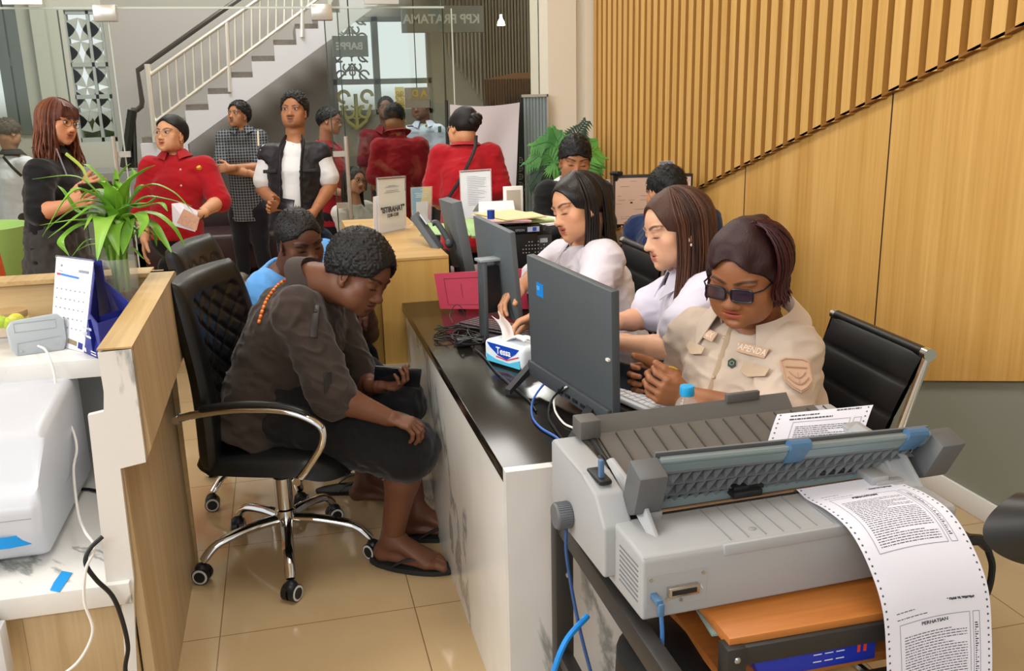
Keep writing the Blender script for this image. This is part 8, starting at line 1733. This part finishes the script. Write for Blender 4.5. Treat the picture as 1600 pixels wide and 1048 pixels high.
print('M knees', J['kr'], J['kl'], J['ar'], J['al'], 'torso', np.linalg.norm((J['sr']+J['sl'])/2-J['pel']), 'thigh', np.linalg.norm(J['kr']-J['hr']), 'shin', np.linalg.norm(J['ar']-J['kr']), 'uarm', np.linalg.norm(J['er']-J['sr']), 'farm', np.linalg.norm(J['wr']-J['er']))
J['ar'][2] = .10; J['al'][2] = .10
F.neck(L(490, 440, 3.14), 6.3); F.bodyvol(J, .015, 1.08, 1.0)
F.hand(J['wr'], cv(.95, -.25, .1), cv(.1, -.9, -.2), cv(.4, .3, -.8), curl=((25, 40, 25), (30, 45, 30), (35, 45, 30), (40, 45, 30)), thumb=(.7, .6, .3)); F.hand(J['wl'], cv(.95, .0, .3), cv(0, 1, .2), cv(.3, .3, -.9), curl=((30, 45, 30), (35, 50, 30), (40, 50, 30), (45, 50, 30)), thumb=(.6, .6, .6))
fd = nrm(V(.86, -.50, 0)); fd2 = nrm(V(.8, -.6, 0)); F.foot(J['ar'], fd, 1.08); F.foot(J['al'], V(.9, -.2, 0), 1.08, sideflip=-1); F.make()
DK_ = '3a302b'
F.top('dark_shirt', DK_, .022, 1.0, hem=.14, wr=.012, cuff=.018, neckr=.076, vox=.005, hipf=1.05, extra=lambda v: v.ell(L(446, 486, 3.16), (.085, .085, .085), None, .06))
F.collar(DK_, r=.070, h=.036, drop=.05, gap=.5, spread=.026, lift=.0)
F.haircap(th=1.3, line=18.8, low=7.2, slope=.42, sx=6.6, color='0e0b0a', curl=95, noise=(90, .003), top=.6, vox=.0024)
F.pants('black_shorts', '161517', .020, .93, flare=.030, wr=.010, vox=.006, seat=0, waist=.05)
SHT = F.topo
m = MB(); pts = [surf_hit(SHT, x, y) for x, y in ((404, 505), (410, 485), (417, 468), (426, 455), (436, 444), (446, 436), (455, 432), (463, 432))]; pts = [(p[0]+(C0-p[0])/np.linalg.norm(C0-p[0])*.012) for p in pts if p is not None]
if len(pts) > 2:
    S_ = spline(pts, 8); m = MB(); cols = [mat('bead_orange', 'd8601c', .5), mat('bead_yellow', 'e0b040', .5), mat('bead_red', 'b8281c', .5)]
    for i, (a, b) in enumerate(zip(S_, S_[1:])): m.m(cols[i % 3]).tube([a, b], .0055, 8)
    B(m, 'beaded_strap', None, F.root, 'orange and yellow beaded bag strap')
for (px, py, w, h, nm) in ((492, 502, .022, .11, 'shoulder_tab'), (512, 598, .026, .07, 'sleeve_tab')):
    h_ = surf_hit(SHT, px, py)
    if h_ is not None:
        p, n = h_; n = n if n@(C0-p) > 0 else -n; x = nrm(CR-n*(CR@n)); y = np.cross(n, x); m = MB(); m.box(p+n*.003, (w, h, .004), [x, y, n], bevel=.0015); m.m(mat('btn_dark', '1e1815', .4)); m.cyl(p+y*h*.32+n*.005, p+y*h*.32+n*.008, .006, 14); B(m, nm, mat('tab_dark', '332a26', .85), F.root)
# flip-flops
def flipflop(A_, d, label, sideflip=1, sc=1.08):
    d = nrm(V(d[0], d[1], 0)); x = V(d[1], -d[0], 0)*sideflip; g = V(A_[0], A_[1], 0); t = thing('flip_flop', label, 'sandal', g)
    out = []
    for k in range(28):
        a = 2*PI*k/28; l = -.075+.145*(1+math.cos(a))*.5*2-.0; l = .065+.148*math.cos(a); wv = .050*math.sin(a)*(1+.12*math.cos(a)); out.append(g+d*l*sc+x*wv*sc)
    m = MB(); m.prism([p+V(0, 0, .002) for p in out], V(0, 0, .016), bevel=.003); B(m, 'sole', mat('flip_sole', '232523', .7), t)
    post = g+d*.150*sc+x*.012+V(0, 0, .022)
    for s_ in (-1, 1): m = MB(); m.tube(spline([post, g+d*.105*sc+x*s_*.030*sc+V(0, 0, .052), g+d*.06*sc+x*s_*.046*sc+V(0, 0, .050), g+d*.012*sc+x*s_*.045*sc+V(0, 0, .018)], 5), [.006]*3+[.011]*10+[.009]*3, 8, flat=(.35, V(0, 0, 1))); B(m, 'strap', mat('flip_strap', '2b2b2b', .6), t)
flipflop(J['ar'], fd, 'black flip-flop on the near foot of the man in the dark shirt'); flipflop(J['al'], V(.9, -.2, 0), 'black flip-flop on the far foot of the man in the dark shirt', -1)
phone(J['wl']+cv(.9, .12, .25)*.075+cv(0, 1, 0)*.022, cv(.15, .75, .55), cv(.95, .12, 0), 'grey phone resting in the hand of the man in the dark shirt', .078, .16)
Jm = dict(J)
for k, (x, y, lab) in enumerate(((505, 770, 'dark flip-flop behind the chrome chair base'), (560, 772, 'second dark flip-flop under the seat edge'))): flipflop(PZ(x+20, y-2, 0), V(1, -.1, 0), lab, 1 if k else -1, 1.0)
# --- chairs of the staff
ribbed_chair('black ribbed-back office chair behind the young woman with brown hair', V(1.50, 2.98, .96), V(1.46, 2.55, .96), V(1.36, 2.98, .50), V(1.33, 2.55, .50), (1.22, 2.72, 0))
ribbed_chair('black ribbed-back office chair behind the woman with black hair', V(1.36, 3.60, .98), V(1.36, 3.18, .98), V(1.28, 3.60, .50), V(1.28, 3.18, .50), (1.10, 3.38, 0))
# ---------------------------------------------------------------- groups of repeats
for o in bpy.data.objects:
    if o.parent or o.get('group') or not o.get('label'): continue
    l = o['label']; n = o.name.split('.')[0]
    if n == 'office_chair': o['group'] = 'quilted visitor chairs' if 'quilted' in l else 'ribbed-back staff chairs'
    elif n == 'flip_flop': o['group'] = 'black flip-flops on the floor'
    elif n == 'monitor': o['group'] = 'monitors on the desks'
    elif n == 'sign_holder': o['group'] = 'acrylic stands with notices'
    elif n == 'cable': o['group'] = 'cables'
    elif n == 'paper_stack': o['group'] = 'papers piled on the copier'
    elif n == 'continuous_paper': o['group'] = 'tractor-feed forms'
    elif n == 'hanging_sign': o['group'] = 'hanging signs with reversed letters'
    elif n == 'smartphone': o['group'] = 'phones held in hands'
    elif n == 'person': o['group'] = 'people behind the glass' if 'glass' in l and 'glasses' not in l.replace('behind the glass', '') else 'people in the service hall'
# ---------------------------------------------------------------- light
w = bpy.data.worlds.new('sky'); scn.world = w; w.use_nodes = True; nt = w.node_tree; bg = nt.nodes['Background']
tc = nt.nodes.new('ShaderNodeTexCoord'); sp = nt.nodes.new('ShaderNodeSeparateXYZ'); nt.links.new(tc.outputs['Generated'], sp.inputs[0])
cr = nt.nodes.new('ShaderNodeValToRGB'); e = cr.color_ramp.elements; e[0].position = .49; e[0].color = srgb('8f8a80'); e[1].position = .503; e[1].color = srgb('eef4f8')
mp = nt.nodes.new('ShaderNodeMath'); mp.operation = 'MULTIPLY_ADD'; mp.inputs[1].default_value = .5; mp.inputs[2].default_value = .5; nt.links.new(sp.outputs['Z'], mp.inputs[0]); nt.links.new(mp.outputs[0], cr.inputs['Fac']); nt.links.new(cr.outputs['Color'], bg.inputs['Color'])
bg.inputs['Strength'].default_value = 1.05
def area(name, loc, tgt, sx, sy, power, col=(1, 1, 1)):
    l = bpy.data.lights.new(name, 'AREA'); l.shape = 'RECTANGLE'; l.size = sx; l.size_y = sy; l.energy = power; l.color = col
    o = bpy.data.objects.new(name, l); COL.objects.link(o); o.location = loc
    o.rotation_euler = (Vector(tgt)-Vector(loc)).to_track_quat('-Z', 'Y').to_euler(); return o
area('daylight_facade', (-1.6, -2.9, 3.9), (1.0, 2.8, .7), 3.4, .8, 105, (1, .985, .96))
area('daylight_side', (-4.3, 1.6, 3.3), (1.6, 3.4, .9), 3.0, 1.7, 185, (1, .985, .96))
area('ceiling_fill', (.6, 2.2, 4.1), (.6, 2.2, 0), 1.2, 1.2, 50, (1, .97, .92))  # unseen area lights under the ceiling, added for light from above
area('ceiling_fill', (.2, 5.4, 4.1), (.2, 5.4, 0), 1.2, 1.2, 55, (1, .97, .92))
area('lobby_fill', (-.8, 8.6, 4.5), (-.8, 9.4, 0), 1.4, 1.2, 150, (1, .97, .94)); area('lobby_fill', (2.0, 9.2, 4.5), (2.0, 9.6, 0), 1.2, 1.0, 110, (1, .97, .94))  # unseen area lights added to brighten the lobby
scn.view_settings.exposure = 0.0
cam = bpy.data.cameras.new('camera'); co = bpy.data.objects.new('camera', cam); COL.objects.link(co)
cam.sensor_width = 36; cam.lens = FPX*36/1600; cam.clip_start = .05; cam.clip_end = 200
Mx = Matrix(((CR[0], CU[0], -CF[0], C0[0]), (CR[1], CU[1], -CF[1], C0[1]), (CR[2], CU[2], -CF[2], C0[2]), (0, 0, 0, 1)))
co.matrix_world = Mx; scn.camera = co
vs = scn.view_settings; vs.view_transform = 'Standard'; vs.look = 'None'; vs.gamma = 1; vs.use_curve_mapping = False
